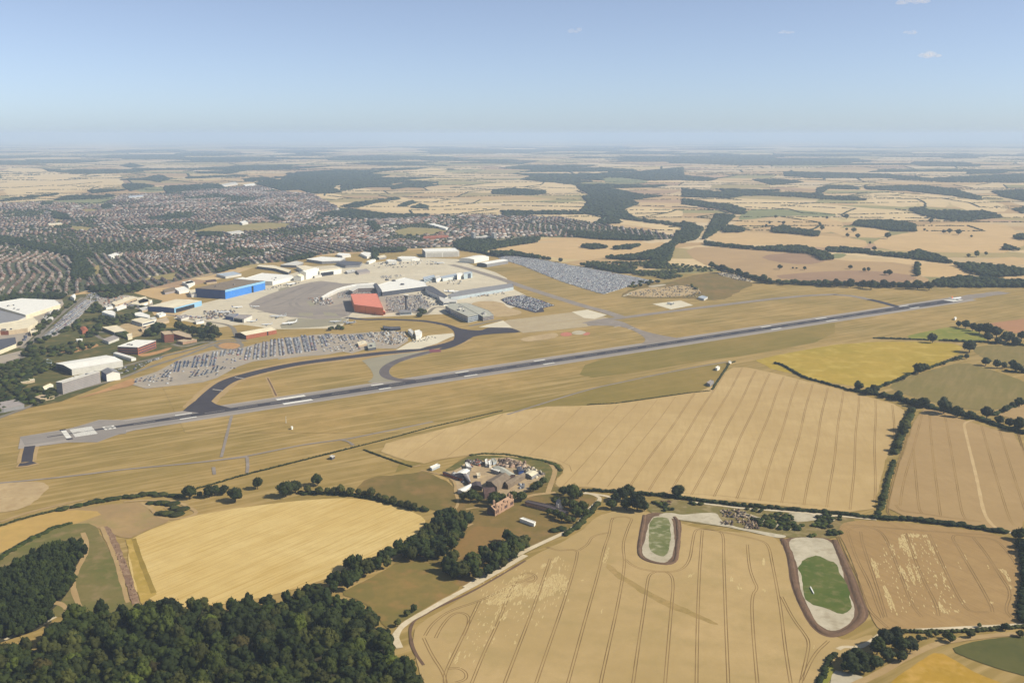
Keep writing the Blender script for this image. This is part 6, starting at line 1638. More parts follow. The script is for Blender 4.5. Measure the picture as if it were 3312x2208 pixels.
# valley floor, left
RB('factory', 'factory', 'huge white and cream roofed factory at the left edge', 'Q8', [(-200, 262), (0, 268), (250, 228), (620, 245), (680, 292), (290, 415), (0, 330), (-200, 300)], 9, 'cream', 'white', units=5)
RB('warehouse', 'warehouse', 'grey flat roofed warehouse at the left edge below the white factory', 'Q8', [(-200, 350), (0, 360), (290, 432), (200, 472), (0, 505), (-200, 500)], 7, 'pale', 'grey')
RB('warehouse', 'warehouse', 'cream roofed warehouse with red ends at the left edge', 'Q8', [(-120, 520), (0, 520), (200, 482), (380, 440), (425, 480), (310, 560), (95, 590), (0, 590), (-120, 610)], 9, 'cream', 'cream', faces={'F': 'sand', 'L': 'brick'}, units=3)
RB('warehouse', 'warehouse', 'grey roofed warehouse with a red corner at the left edge', 'Q8', [(-150, 690), (0, 690), (170, 668), (182, 735), (0, 808), (-150, 830)], 8, 'cream', 'dgrey', faces={'R': 'brick'})
NB_('hangar', 'hangar', 'large white roofed hangar behind the grey slab office', 'Q8', (815, 1098), (622, 1030), (1388, 1000), 11, 'pale', 'white', rise=2.5, faces={'L': 'dgrey'}, doors=[('L', .1, .9, .75, 'dark')])  # left wall in dark grey paints its shade
NB_('office_block', 'office', 'tall grey slab office block with rows of windows by the fence', 'Q8', (712, 1310), (688, 1288), (1137, 1178), 18.5, 'mauve', 'pale', bands=7, band_mat='grey', units=2)
NB_('hall', 'hall', 'small white hall with dark left side beside the slab office', 'Q8', (1205, 1165), (1145, 1122), (1312, 1112), 12, 'white', 'grey', rise=4, faces={'L': 'nblue'})  # hall's left wall coloured dark as its shade
NB_('annexe', 'building', 'low red brick annexe against the white roofed hangar', 'Q8', (1145, 1012), (1125, 992), (1338, 958), 6, 'brick', 'mauve')
NB_('office_block', 'office', 'red brick office block with gleaming white roof', 'Z4', (1275, 850), (1160, 815), (1442, 785), 14, 'brick', 'white', bands=3, units=3, faces={'L': 'dbrown'})  # dark brown left wall is shade put into the brick's colour
NB_('shed', 'shed', 'long low white shed below the white roofed brick office', 'Z4', (1212, 908), (1046, 858), (1228, 892), 5, 'white', 'white', rise=1.2, faces={'L': 'dgrey'})  # dark grey left side paints the shed's shade
NB_('brick_tower', 'tower', 'square red brick tower block with pale flat roof', 'Q6', (522, 582), (478, 545), (628, 562), 16, 'brick', 'sand', bands=4, band_mat='dbrown')
RB('office_block', 'office', 'long red brick office wing beside the brick tower', 'Q6', [(618, 440), (700, 430), (850, 480), (862, 520), (790, 515), (640, 470)], 9, 'brick', 'sand', bands=2, band_mat='dbrown')
NB_('annexe', 'building', 'low brick wing in front of the brick tower', 'Q6', (750, 608), (690, 588), (930, 575), 5, 'pink', 'sand')
NB_('terminal_shed', 'building', 'long red brick building with cream sloping roof beside the apron', 'Q6', (1555, 540), (1445, 505), (1940, 468), 8, 'brick', 'cream', rise=3.5, faces={'L': 'dbrown'}, doors=[('F', .68, .72, 1.0, 'dark')])  # dark brown of the left end is painted shade
NB_('hangar', 'hangar', 'cream roofed hangar with left side coloured dark for shade', 'Q6', (645, 206), (372, 168), (992, 112), 11.5, 'lblue', 'cream', rise=1.5, faces={'L': 'nblue', 'F': 'lblue'}, doors=[('F', .05, .72, .75, 'dark'), ('R', .05, .72, .75, 'dark')])  # navy left wall is the light blue cladding painted as shaded
bh = NB_('hangar', 'hangar', 'bright blue hangar with tall sliding doors', 'Q3', (602, 792), (92, 716), (1468, 580), 22, 'blue', 'brown', faces={'L': 'nblue'}, doors=[('F', .02, .17, .72, 'blue'), ('F', .175, .64, .76, 'blue'), ('F', .645, .69, .76, 'dark'), ('F', .695, .97, .76, 'blue')], units=2)  # left wall gets navy, a shaded copy of the bright blue
fz = MB()
_n, _l, _r = (Vector(G('Q3', p)) for p in ((602, 792), (92, 716), (1468, 580)))
_o = Vector(bh.location[:2])
wall_box(fz, _n - _o, _r - _o, 0, 1, 22 * .80, 22.9, .55)
link('fascia', fz.mesh('fascia', [BM['lblue']]), bh)
# white hangars north of the blue one
RB('hangar', 'hangar', 'broad white flat roofed hangar behind the blue hangar', 'Q3', [(780, 345), (1050, 330), (1400, 225), (2040, 270), (2075, 300), (1620, 410), (1300, 395)], 10, 'white', 'white', units=3)
NB_('hangar', 'hangar', 'grey gabled hangar between the white hangars', 'Q3', (2245, 400), (2105, 388), (2352, 345), 12, 'white', 'cream', rise=5, faces={'L': 'grey'}, doors=[('L', .2, .8, .6, 'bglass')])
NB_('hangar', 'hangar', 'tall dazzling white hangar facing the asphalt apron', 'Q4', (70, 368), (-20, 345), (355, 290), 21, 'white', 'white', rise=3)
NB_('hangar', 'hangar', 'cream roofed hangar with wide open doorway', 'Q4', (378, 300), (330, 278), (840, 236), 14, 'white', 'cream', rise=2.5, doors=[('F', .02, .62, .75, 'dark')])
RB('shed', 'shed', 'long cream roofed shed with dark recessed front', 'Z5', [(698, 246), (720, 232), (860, 236), (1030, 282), (1000, 305), (880, 268)], 7, 'dgrey', 'cream')
far_sheds = [('Z5', [(300, 322), (470, 298), (545, 320), (390, 345)], 6, 'pale', 'silver', 'pale green-grey shed near the town edge'), ('Z5', [(-10, 402), (50, 382), (92, 402), (30, 440)], 6, 'white', 'white', 'small white shed left of the blue hangar'), ('Z5', [(195, 385), (290, 372), (305, 392), (205, 402)], 5, 'sand', 'dbrown', 'brown roofed hut behind the blue hangar'),
 ('Z5', [(330, 405), (470, 385), (560, 405), (400, 440)], 6, 'sand', 'brown', 'brown roofed workshop touching the blue hangar'), ('Z5', [(470, 370), (560, 352), (740, 385), (700, 395)], 8, 'white', 'white', 'white lean-to behind the blue hangar'), ('Z5', [(925, 232), (1085, 194), (1150, 208), (1080, 238)], 7, 'grey', 'pale', 'pale roofed hangar at the town edge'), ('Z5', [(1180, 176), (1330, 152), (1560, 165), (1500, 192), (1330, 198)], 8, 'grey', 'white', 'wide white curved roof hangar at the town edge'), ('Z5', [(1475, 130), (1500, 115), (1600, 122), (1612, 138), (1530, 145)], 6, 'white', 'white', 'white shed among trees at the town edge'),
 ('Z5', [(1705, 120), (1740, 106), (1805, 112), (1818, 135), (1770, 152)], 7, 'white', 'white', 'white shed with dark side at the town edge'), ('Z5', [(1470, 212), (1540, 192), (1725, 205), (1700, 232), (1560, 240)], 7, 'grey', 'dgrey', 'dark grey roofed hangar by the far apron'), ('Z5', [(1765, 200), (1840, 170), (1856, 180), (1790, 206)], 6, 'white', 'white', 'thin white shed by the far apron'), ('Z5', [(1660, 285), (1760, 270), (1800, 295), (1690, 312)], 5, 'mauve', 'mauve', 'low grey office on the far apron'), ('Z5', [(1080, 245), (1180, 238), (1300, 262), (1160, 290)], 9, 'white', 'cream', 'cream roofed hangar behind the dazzling white one'),
 ('Z6', [(255, 160), (300, 148), (430, 150), (475, 168), (400, 175), (300, 178)], 7, 'white', 'white', 'white curved hangar left of the long white one'), ('Z6', [(145, 188), (180, 178), (245, 185), (250, 200), (170, 202)], 6, 'white', 'white', 'small white hangar by the far stands')]
for f, p, h, w, r, lab in far_sheds:
    RB('shed', 'shed', lab, f, p, h, w, r)
NB_('hangar', 'hangar', 'long white hangar at the head of the far apron', 'Z6', (532, 160), (482, 128), (862, 152), 18, 'white', 'white', faces={'L': 'grey'}, doors=[('F', .04, .48, .8, 'pale'), ('F', .52, .96, .8, 'pale')])
NB_('hangar', 'hangar', 'white roofed hangar with grey end, upper of the pair by the big car park', 'Z6', (1008, 218), (918, 196), (1150, 188), 12, 'white', 'white', rise=3, curve=True, faces={'L': 'dgrey'})
NB_('hangar', 'hangar', 'white roofed hangar with grey end, lower of the pair by the big car park', 'Z6', (1130, 256), (1060, 242), (1338, 220), 10, 'grey', 'white', rise=2.5, curve=True, faces={'L': 'dgrey'})
# terminal
tm = RB('terminal', 'terminal', 'old terminal with wide cream white roof', 'Z6', [(110, 495), (62, 430), (175, 395), (330, 356), (520, 398), (548, 438)], 11, 'dgrey', 'white', bands=2)
for x, y in ((222, 388), (306, 424), (155, 380)):
    gx, gy = G('Z6', (x, y), 12)
    d = MB()
    d.tube([(gx - tm.location.x, gy - tm.location.y, 11.3), (gx - tm.location.x, gy - tm.location.y, 14.5), (gx - tm.location.x, gy - tm.location.y, 15.2)], [5.5, 5.0, 3.0], 12)
    link('roof_plant', d.mesh('roof_plant', [BM['dgrey']]), tm)
RB('terminal', 'terminal', 'grey terminal wing behind the orange hangar', 'Q4', [(990, 590), (1170, 490), (1555, 478), (1560, 545), (1185, 560), (1080, 620)], 10, 'mauve', 'pale', bands=2, band_mat='dbrown')
RB('entrance_hall', 'terminal', 'dark glazed entrance hall between the orange hangar and the old terminal', 'Q4', [(1545, 455), (1600, 448), (1715, 610), (1625, 655)], 12, 'glass', 'dgrey')
cn = [GP('Q4', [(400, 745), (560, 650), (740, 570), (900, 520), (1150, 470), (1560, 440), (1560, 470), (1170, 500), (930, 550), (760, 600), (590, 680), (430, 760)], 6)]
building('covered_walkway', 'walkway', 'long white roofed walkway reaching out to the stands', cn[0], 6, 'pale', 'white')
building('hangar', 'hangar', 'big orange hangar with salmon roof', GP('Q4', [(1040, 682), (1605, 670), (1745, 985), (1115, 908)], 17.5), 17, 'orange', 'salmon', faces={'L': 'nblue'}, doors=[('L', .06, .94, .92, 'dark'), ('F', .38, .385, .9, 'dbrown')])  # dark left wall and door panel paint the shaded open side
RB('annexe', 'building', 'low orange annexe on the right corner of the orange hangar', 'Q4', [(1500, 1025), (1600, 985), (1720, 1000), (1790, 1070), (1690, 1045), (1560, 1070)], 6, 'brick', 'salmon')
RB('pier', 'terminal', 'first section of the pale glass pier', 'Q5', [(590, 318), (830, 262), (850, 300), (620, 372)], 8, 'bglass', 'silver', bands=2, band_mat='glass')
RB('pier', 'terminal', 'long middle section of the pale glass pier', 'Q5', [(975, 300), (1310, 235), (1325, 290), (1020, 345)], 8, 'bglass', 'silver', bands=2, band_mat='white')
RB('pier', 'terminal', 'white panelled block in the glass pier', 'Q5', [(850, 300), (960, 275), (985, 320), (880, 355)], 10, 'white', 'pale')
RB('pier', 'terminal', 'tall white block near the end of the glass pier', 'Q5', [(1320, 232), (1440, 215), (1460, 240), (1335, 262)], 14, 'white', 'white', faces={'L': 'pale'})
RB('pier', 'terminal', 'glass end block of the pale pier', 'Q5', [(1470, 215), (1640, 190), (1665, 215), (1480, 250)], 14, 'bglass', 'silver', doors=[('F', .45, .8, .95, 'glass')])
RB('pier', 'terminal', 'very long grey roofed pier with pale blue front', 'Q5', [(1130, 700), (1400, 610), (2352, 470), (2540, 445), (2560, 520), (2352, 560), (1330, 725), (1200, 745)], 9, 'silver', 'grey', bands=1, band_mat='bglass')
RB('terminal', 'terminal', 'dark roofed hall slanting between old terminal and long pier', 'Q5', [(640, 545), (720, 500), (800, 520), (1140, 735), (1080, 752), (900, 690), (700, 610)], 10, 'white', 'dgrey', faces={'F': 'white'})
RB('terminal', 'terminal', 'rounded white canopy building with dark windows', 'Q5', [(950, 745), (1000, 715), (1200, 790), (1330, 800), (1320, 850), (1160, 850), (1040, 860), (960, 800)], 8, 'white', 'pale', bands=1)
NBp = RB('car_park_building', 'car park', 'dark glass fronted multi-storey block by the taxiway', 'Q5', [(1080, 935), (1200, 890), (1340, 880), (1790, 1125), (1570, 1172), (1190, 1000)], 13, 'nblue', 'ggrey', bands=3, faces={'R': 'silver', 'F': 'silver', 'L': 'nblue'}, units=9)
RB('car_park_building', 'car park', 'greyish multi-storey car park right of the dark glass block', 'Q5', [(1350, 880), (1560, 880), (2020, 1040), (2130, 1140), (1900, 1180), (1815, 1130)], 9, 'mauve', 'ggrey', bands=3, band_mat='dgrey', units=9)
RB('pit_block', 'building', 'low dark block standing in for a pit by the junction of taxiways', 'Q7', [(1325, 212), (1420, 225), (1540, 222), (1552, 240), (1420, 252), (1345, 245)], 4, 'dark', 'dgrey')  # low dark block added in place of a dark pit
RB('shelter', 'building', 'white domed shelter on the pale works pad', 'Q7', [(1728, 275), (1790, 262), (1822, 290), (1800, 330), (1745, 335)], 8, 'white', 'white', faces={'L': 'dark'})
RB('office_block', 'office', 'white framed glass gate house beside the works pad', 'Q7', [(1645, 262), (1680, 250), (1720, 285), (1700, 320)], 6, 'white', 'pale', faces={'L': 'glass'})
RB('hut', 'hut', 'grey office at the foot of the control tower', 'Q5', [(60, 1050), (150, 1020), (345, 1040), (340, 1070), (90, 1080)], 6, 'silver', 'grey', bands=1)
RB('shed', 'shed', 'grey cargo shed with dark open front beside the stands', 'Q3', [(770, 1190), (900, 1130), (1180, 1140), (1000, 1225)], 8, 'pale', 'mauve', faces={'F': 'white'}, doors=[('F', .05, .85, .85, 'dark')])
RB('shed', 'shed', 'dark grey shed left of the cargo shed', 'Q3', [(600, 1160), (700, 1110), (880, 1100), (760, 1180)], 7, 'nblue', 'grey')
# small buildings of the valley
small = [('Q8', [(1148, 380), (1190, 362), (1260, 362), (1300, 385), (1290, 425), (1235, 410)], 9, 'white', 'white', 'white building with dark left end among valley trees', dict(faces={'L': 'nblue'})), ('Z4', [(943, 595), (1080, 578), (1165, 625), (1052, 640)], 6, 'dgrey', 'cream', 'cream flat roofed works above the meadow', {}),  # navy left end of the white building is painted shade
 ('Z4', [(1213, 528), (1305, 506), (1425, 528), (1312, 558)], 7, 'white', 'cream', 'white framed office with dark windows in the valley', dict(bands=1)), ('Z4', [(1238, 465), (1300, 455), (1382, 485), (1372, 508), (1250, 488)], 4, 'white', 'white', 'row of small white units in the valley', {}), ('Z4', [(738, 600), (790, 588), (812, 615), (760, 632)], 6, 'brick', 'brick', 'small red brick house in the valley scrub', dict(rise=2)), ('Z4', [(945, 708), (1050, 668), (1098, 690), (1000, 728)], 5, 'pale', 'mauve', 'grey roofed depot below the cream works', {}),
 ('Q8', [(368, 1332), (430, 1308), (612, 1330), (455, 1362)], 4, 'sand', 'sand', 'pale low house under the slab office', {}), ('Q8', [(212, 1150), (380, 1130), (392, 1145), (240, 1172)], 4, 'sand', 'cream', 'long pale hut among the trees at the left', {}), ('Q8', [(470, 1225), (530, 1195), (600, 1200), (500, 1245)], 4, 'white', 'cream', 'small white gabled house left of the slab office', dict(rise=2)), ('Q8', [(-150, 1410), (0, 1400), (170, 1368), (272, 1420), (40, 1468), (-150, 1490)], 6, 'grey', 'mauve', 'long grey roofed shed at the left edge by the fence', {}),
 ('Q8', [(500, 930), (540, 912), (585, 935), (580, 965), (545, 960)], 5, 'pale', 'silver', 'silver tank-like hut on the valley road', {}), ('Q8', [(0, 1035), (200, 985), (390, 935), (395, 950), (200, 1005), (0, 1055)], 3, 'sand', 'sand', 'long pale garage row at the left', {}), ('Q8', [(790, 205), (820, 182), (852, 190), (835, 222)], 7, 'white', 'white', 'white hut by the town road', dict(rise=2)), ('Z4', [(1028, 370), (1230, 308), (1262, 320), (1062, 388)], 5, 'sand', 'cream', 'long cream shed by the valley road junction', {}), ('Z4', [(1198, 378), (1320, 330), (1402, 342), (1300, 392)], 6, 'white', 'cream', 'cream roofed shed left of the dark sided hangar', {}),
 ('Z4', [(1610, 238), (1700, 218), (1752, 248), (1652, 266)], 6, 'white', 'white', 'white workshop left of the blue hangar', {}), ('Z4', [(1680, 180), (1770, 165), (1792, 182), (1722, 196)], 6, 'white', 'white', 'white roofed unit behind the blue hangar on the town side', {}), ('Z4', [(1742, 255), (1850, 238), (1862, 285), (1765, 290)], 8, 'white', 'cream', 'white store touching the blue hangar', {}), ('Z4', [(1500, 250), (1600, 225), (1640, 250), (1520, 275)], 5, 'mauve', 'brown', 'brown roofed unit left of the white workshop', {}), ('Z4', [(1060, 410), (1140, 385), (1165, 395), (1080, 425)], 5, 'white', 'white', 'white roofed unit by the valley junction', {}),
 ('Z4', [(700, 705), (760, 700), (755, 712), (710, 716)], 3, 'white', 'white', 'tiny white shed in the scrub', {}), ('Z4', [(1170, 660), (1215, 650), (1220, 680), (1180, 690)], 5, 'cream', 'cream', 'round cream tank beside the dark clump', {}), ('Z4', [(1440, 530), (1540, 500), (1560, 530), (1460, 560)], 5, 'sand', 'sand', 'sandy roofed office above the brick tower', {}), ('Q6', [(160, 20), (280, 0), (330, 60), (200, 90)], 6, 'sand', 'cream', 'cream roofed store left of the dark sided hangar', {})]
for f, p, h, w, r, lab, kw_ in small:
    RB('works_building', 'building', lab, f, p, h, w, r, **kw_)
more = [('Z4', [(960, 400), (1020, 385), (1040, 400), (980, 415)], 5, 'white', 'pale', 'pale unit nearest the car-lined strip'), ('Z4', [(1280, 420), (1370, 400), (1400, 420), (1310, 440)], 5, 'sand', 'pale', 'pale unit under the cream roofed valley shed'), ('Z4', [(1130, 330), (1200, 310), (1230, 325), (1160, 345)], 4, 'pale', 'cream', 'narrow cream unit at the valley junction'), ('Z4', [(1440, 470), (1500, 455), (1530, 470), (1470, 490)], 4, 'white', 'white', 'white hut above the sandy roofed office'), ('Z4', [(1290, 600), (1380, 585), (1400, 600), (1310, 620)], 4, 'sand', 'sand', 'sandy store in the works yard'), ('Z4', [(1360, 510), (1430, 500), (1445, 520), (1375, 535)], 5, 'white', 'pale', 'pale unit right of the white framed office'), ('Q8', [(480, 440), (560, 420), (600, 440), (520, 465)], 5, 'pale', 'pale', 'pale store in the factory yard'), ('Q8', [(330, 590), (400, 560), (425, 590), (350, 625)], 5, 'sand', 'cream', 'cream store in the factory yard'), ('Q6', [(680, 250), (780, 225), (830, 250), (730, 280)], 5, 'pale', 'mauve', 'mauve roofed store above the dark clump'), ('Q6', [(900, 300), (1000, 285), (1020, 305), (920, 325)], 4, 'white', 'pale', 'pale hut behind the dark clump'), ('Z5', [(150, 470), (260, 440), (300, 460), (180, 500)], 6, 'white', 'white', 'white store below the blue hangar end'), ('Z5', [(1240, 330), (1300, 318), (1330, 332), (1260, 345)], 5, 'pale', 'pale', 'pale hut beside the open cream hangar'), ('Z5', [(1560, 290), (1640, 275), (1660, 290), (1580, 305)], 5, 'grey', 'pale', 'pale roofed hut on the far apron edge'), ('Z6', [(60, 150), (130, 135), (150, 150), (80, 165)], 6, 'grey', 'cream', 'cream shed behind the far stands'), ('Q5', [(1480, 690), (1560, 675), (1580, 690), (1500, 705)], 4, 'white', 'white', 'white cabin under the long pier'), ('Q7', [(1000, 420), (1110, 400), (1130, 430), (1020, 455)], 4, 'sand', 'cream', 'cream cabin in the works compound'), ('Q7', [(1130, 440), (1230, 420), (1240, 480), (1140, 495)], 5, 'dgrey', 'ggrey', 'green-grey shed at the lower edge of the works compound')]
for f, p, h, w, r, lab in more:
    RB('works_building', 'building', lab, f, p, h, w, r, units=1)
NB_('tower_block', 'flats', 'left of two slim tower blocks at the town edge beyond the airport', 'Z2a', (912, 812), (893, 806), (920, 809), 32, 'pale', 'pale', bands=8, band_mat='grey')
NB_('tower_block', 'flats', 'right of two slim tower blocks at the town edge beyond the airport', 'Z2a', (1052, 812), (1034, 806), (1064, 809), 30, 'pale', 'pale', bands=8, band_mat='grey')
NB_('slab_block', 'flats', 'long pale block of flats between the two slim tower blocks', 'Z2a', (925, 812), (920, 806), (1030, 806), 15, 'mauve', 'pale', bands=5, band_mat='grey')
for f, p, h, w, r, lab in [('Z2a', [(560, 790), (570, 775), (735, 768), (742, 782)], 7, 'brick', 'brick', 'long red roofed school at the town edge'), ('Z2a', [(600, 692), (640, 688), (740, 716), (720, 724)], 7, 'white', 'white', 'long white block standing in for a white path in the town park'), ('Z1a', [(742, 908), (800, 890), (824, 900), (765, 916)], 8, 'white', 'white', 'white shed alone among the nearest terraces'), ('Z1a', [(1676, 420), (1755, 412), (1758, 422), (1690, 426)], 10, 'white', 'white', 'white warehouse at the far edge of the town'), ('Z1a', [(1520, 420), (1620, 402), (1640, 412), (1540, 428)], 10, 'pale', 'pale', 'pale warehouses at the far edge of the town'), ('Z1a', [(880, 500), (980, 492), (990, 500), (890, 508)], 9, 'pale', 'silver', 'silver roofed works on the far left side of the town'), ('Z1a', [(1560, 748), (1650, 736), (1680, 746), (1590, 758)], 8, 'pale', 'pale', 'pale roofed school below the tan park'), ('Z1a', [(1650, 676), (1690, 668), (1710, 680), (1670, 688)], 8, 'pale', 'white', 'white roofed school above the tan park'), ('Z1a', [(330, 690), (420, 682), (430, 692), (340, 700)], 8, 'sand', 'cream', 'cream roofed school on the left side of the town')]:  # second block is added where a white path runs
    RB('public_building', 'building', lab, f, p, h, w, r)
# runway-side huts
RB('hut', 'hut', 'white hut beside the olive grass', 'Z7', [(1180, 965), (1205, 952), (1222, 960), (1198, 975)], 4, 'white', 'white')
RB('hut', 'hut', 'white hut at the top corner of the wheat field', 'Z7', [(1298, 912), (1318, 905), (1328, 912), (1306, 920)], 3, 'white', 'pale')
RB('hut', 'hut', 'grey radar compound building at the wheat corner', 'Z7', [(1100, 1105), (1140, 1080), (1165, 1090), (1130, 1120)], 4, 'grey', 'mauve')
RB('hut', 'hut', 'small grey hut below the perimeter track', 'Z2b', [(1148, 552), (1175, 540), (1200, 548), (1172, 562)], 3, 'dgrey', 'pale')
RB('hut', 'hut', 'white navigation hut on the runway grass', 'Z2b', [(755, 252), (768, 248), (776, 253), (763, 258)], 3, 'white', 'white')
RB('hut', 'hut', 'white hut near the far runway end', 'Z8', [(1385, 505), (1400, 500), (1408, 506), (1394, 512)], 4, 'white', 'white')
RB('shed', 'shed', 'blue-white shed on the quarry ground', 'Z7', [(1020, 318), (1060, 302), (1110, 315), (1075, 335)], 4, 'pale', 'silver')
# the farm
farm = [('shed', [(430, 472), (560, 405), (660, 430), (592, 480)], 5, 'grey', 'white', 1.2, 'white roofed farm shed'), ('barn', [(545, 482), (640, 500), (672, 600), (640, 612)], 4.5, 'dbrown', 'mauve', 1.5, 'grey steep roofed farm shed beside the white roofed one'), ('shed', [(470, 722), (650, 640), (695, 652), (562, 752)], 4, 'pale', 'white', 1, 'white roofed low shed at the left of the farm'), ('barn', [(900, 592), (1120, 470), (1275, 530), (1072, 682)], 6, 'brown', 'brown', 3, 'large brown roofed barn in the middle of the farm'), ('barn', [(1165, 600), (1450, 478), (1502, 492), (1240, 655)], 5, 'brown', 'brown', 2, 'long brown roofed barn right of the large barn'), ('barn', [(1000, 372), (1170, 382), (1350, 490), (1235, 522)], 4, 'dbrown', 'ggrey', 1.5, 'grey green roofed barn behind the large barn'), ('shed', [(975, 408), (1000, 400), (1112, 430), (1092, 446)], 4, 'grey', 'white', 0, 'narrow white roofed store behind the large barn'),
 ('hut', [(758, 470), (808, 468), (815, 508), (770, 512)], 3, 'cream', 'cream', 0, 'small cream hut in the middle of the farmyard'), ('barn', [(680, 622), (820, 600), (842, 680), (702, 662)], 5, 'dbrown', 'slate', 1.5, 'dark roofed farm wing behind the left trees'), ('barn', [(852, 680), (1000, 690), (1042, 738), (880, 790)], 6, 'dbrown', 'dbrown', 2.5, 'dark brown roofed farmhouse behind the trees'), ('shed', [(588, 312), (648, 330), (682, 388), (612, 372)], 4, 'white', 'white', 0, 'white shed at the back left of the farm'), ('hut', [(888, 270), (918, 252), (930, 328), (900, 330)], 4, 'white', 'white', 0, 'narrow white silo house at the back of the farm'), ('hut', [(940, 290), (978, 280), (985, 338), (950, 342)], 4, 'white', 'white', 0, 'white store at the back of the farm'), ('hut', [(988, 250), (1030, 248), (1062, 290), (1010, 305)], 4, 'silver', 'ggrey', 0, 'pale green-grey store at the back of the farm'), ('shed', [(242, 458), (285, 448), (542, 558), (500, 548)], 3, 'brick', 'slate', .8, 'long dark red shed at the far left of the farm'), ('shed', [(1370, 385), (1440, 370), (1482, 430), (1400, 445)], 4, 'nblue', 'dgrey', 1, 'dark blue-grey store at the right of the farm'), ('barn', [(1500, 470), (1565, 425), (1700, 462), (1600, 520)], 4, 'grey', 'cream', 1.2, 'cream roofed barn at the right end of the farm'),
 ('trailer', [(50, 378), (160, 330), (202, 346), (80, 400)], 3, 'silver', 'white', 0, 'white trailer alone left of the farm'), ('mobile_home', [(1418, 1165), (1470, 1150), (1657, 1215), (1632, 1243)], 3, 'white', 'white', 0, 'long white mobile home on the grass below the farm')]
for nm, p, h, w, r, rs, lab in farm:
    RB(nm, {'mobile_home': 'mobile home'}.get(nm, nm), lab, 'Q2', p, h, w, r, rise=rs)
RB('house_wing', 'building', 'long slate roofed wing ending among trees', 'Q2', [(1495, 908), (1540, 885), (1875, 955), (2160, 1068), (2120, 1085), (1860, 1002)], 4, 'pink', 'slate')
NB_('farm_house', 'house', 'white gabled house among trees beside the slate wing', 'Q2', (2000, 1018), (1965, 985), (2095, 1020), 6, 'white', 'mauve', rise=3)
hall = NB_('brick_hall', 'hall', 'roofless looking pink brick hall with gables and chimney turrets', 'Q2', (1040, 1128), (975, 1070), (1325, 965), 7, 'pink', 'pink', rise=3.5, faces={'L': 'dbrown'}, bands=1, band_mat='dbrown')  # dark brown left wall paints the shaded side of the pink brick
_n, _l, _r = (Vector(G('Q2', p)) for p in ((1040, 1128), (975, 1070), (1325, 965)))
_o = Vector(hall.location[:2])
for t, u, hh in ((.08, .1, 13), (.12, .8, 14), (.55, .2, 11), (.93, .2, 13), (.95, .85, 12)):
    p = _n + (_r - _n) * t + (_l - _n) * u - _o
    d = MB()
    d.box(p.x, p.y, 0, 2.2, 2.2, hh - 1.5, .4)
    d.box(p.x, p.y, hh - 1.5, 2.5, 2.5, 1.5, .4, 0, .35)
    link('turret', d.mesh('turret', [BM['pink']]), hall)
for t, w in ((.25, 5), (.42, 5), (.72, 6)):
    a, b = _n - _o, _r - _o
    l = (b - a).length
    d = MB()
    p, q = a + (b - a) * (t - w / 2 / l), a + (b - a) * (t + w / 2 / l)
    nn = Vector(((b - a).y, -(b - a).x)).normalized() * .25
    m = (p + q) / 2
    d.face([(p.x + nn.x, p.y + nn.y, 0), (q.x + nn.x, q.y + nn.y, 0), (q.x + nn.x, q.y + nn.y, 7), (m.x + nn.x, m.y + nn.y, 11), (p.x + nn.x, p.y + nn.y, 7)])
    d.face([(q.x, q.y, 7), (q.x + nn.x, q.y + nn.y, 7), (m.x + nn.x, m.y + nn.y, 11), (m.x, m.y, 11)])
    d.face([(p.x + nn.x, p.y + nn.y, 7), (p.x, p.y, 7), (m.x, m.y, 11), (m.x + nn.x, m.y + nn.y, 11)])
    link('gable', d.mesh('gable', [BM['pink']]), hall)

# control tower
tx, ty = G('Q5', (228, 1045))
ct = bpy.data.objects.new('control_tower', None)
COL.objects.link(ct)
ct.location = (tx, ty, .4)
tag(ct, 'slim dark control tower with wide glazed cab beside the terminal', 'tower')
d = MB()
d.tube([(0, 0, 0), (0, 0, 30), (0, 0, 33)], [2.6, 2.3, 4.5], 14)
link('shaft', d.mesh('shaft', [BM['dgrey']]), ct)
d = MB()
d.tube([(0, 0, 33), (0, 0, 36.5)], [4.8, 6.0], 14)
link('glazed_cab', d.mesh('glazed_cab', [BM['glass']]), ct)
d = MB()
d.tube([(0, 0, 36.5), (0, 0, 37.6), (0, 0, 38.2)], [6.6, 6.4, 2.0], 14)
link('roof', d.mesh('roof', [BM['pale']]), ct)
d = MB()
d.tube([(0, 0, 38.2), (0, 0, 43)], [.25, .12], 6)
link('aerial', d.mesh('aerial', [BM['white']]), ct)

# debris heaps
def heap(f, pts, n, s0, s1, label, name='rubble_heap', cat='rubble', cols=((150, 126, 108), (110, 92, 84), (196, 176, 150), (90, 84, 84))):
    P = np.array(fill_poly(GP(f, pts), 1.0, .5, 77))
    g = np.random.default_rng(len(P))
    P = P[g.choice(len(P), min(n, len(P)), False)]
    n = len(P)
    S = np.stack([g.uniform(s0, s1, n), g.uniform(s0, s1, n), g.uniform(s0, s1, n) * .6], 1).astype(np.float32)
    c = np.array([C(*q) for q in cols])[g.integers(0, len(cols), n)] * g.uniform(.7, 1.1, (n, 1))
    c[:, 3] = 1
    bx = np.array([(-.5, -.5, 0), (.5, -.5, 0), (.5, .5, 0), (-.5, .5, 0), (-.4, -.4, 1), (.4, -.4, 1), (.4, .4, .8), (-.4, .4, .9)], np.float32)
    bq = np.array([(4, 5, 6, 7), (0, 1, 5, 4), (1, 2, 6, 5), (2, 3, 7, 6), (3, 0, 4, 7)], np.int32)
    V, F, cc = scatter([(bx, bq)], np.concatenate([P, np.full((n, 1), .35)], 1).astype(np.float32), S, g.uniform(0, 6, n), colr=c, pick=np.zeros(n, int))
    o = link(name, np_mesh(name, V, F, [attr_mat('rubble', .95, .05, .8, .3)], None, cc))
    tag(o, label, cat, None, 'stuff')


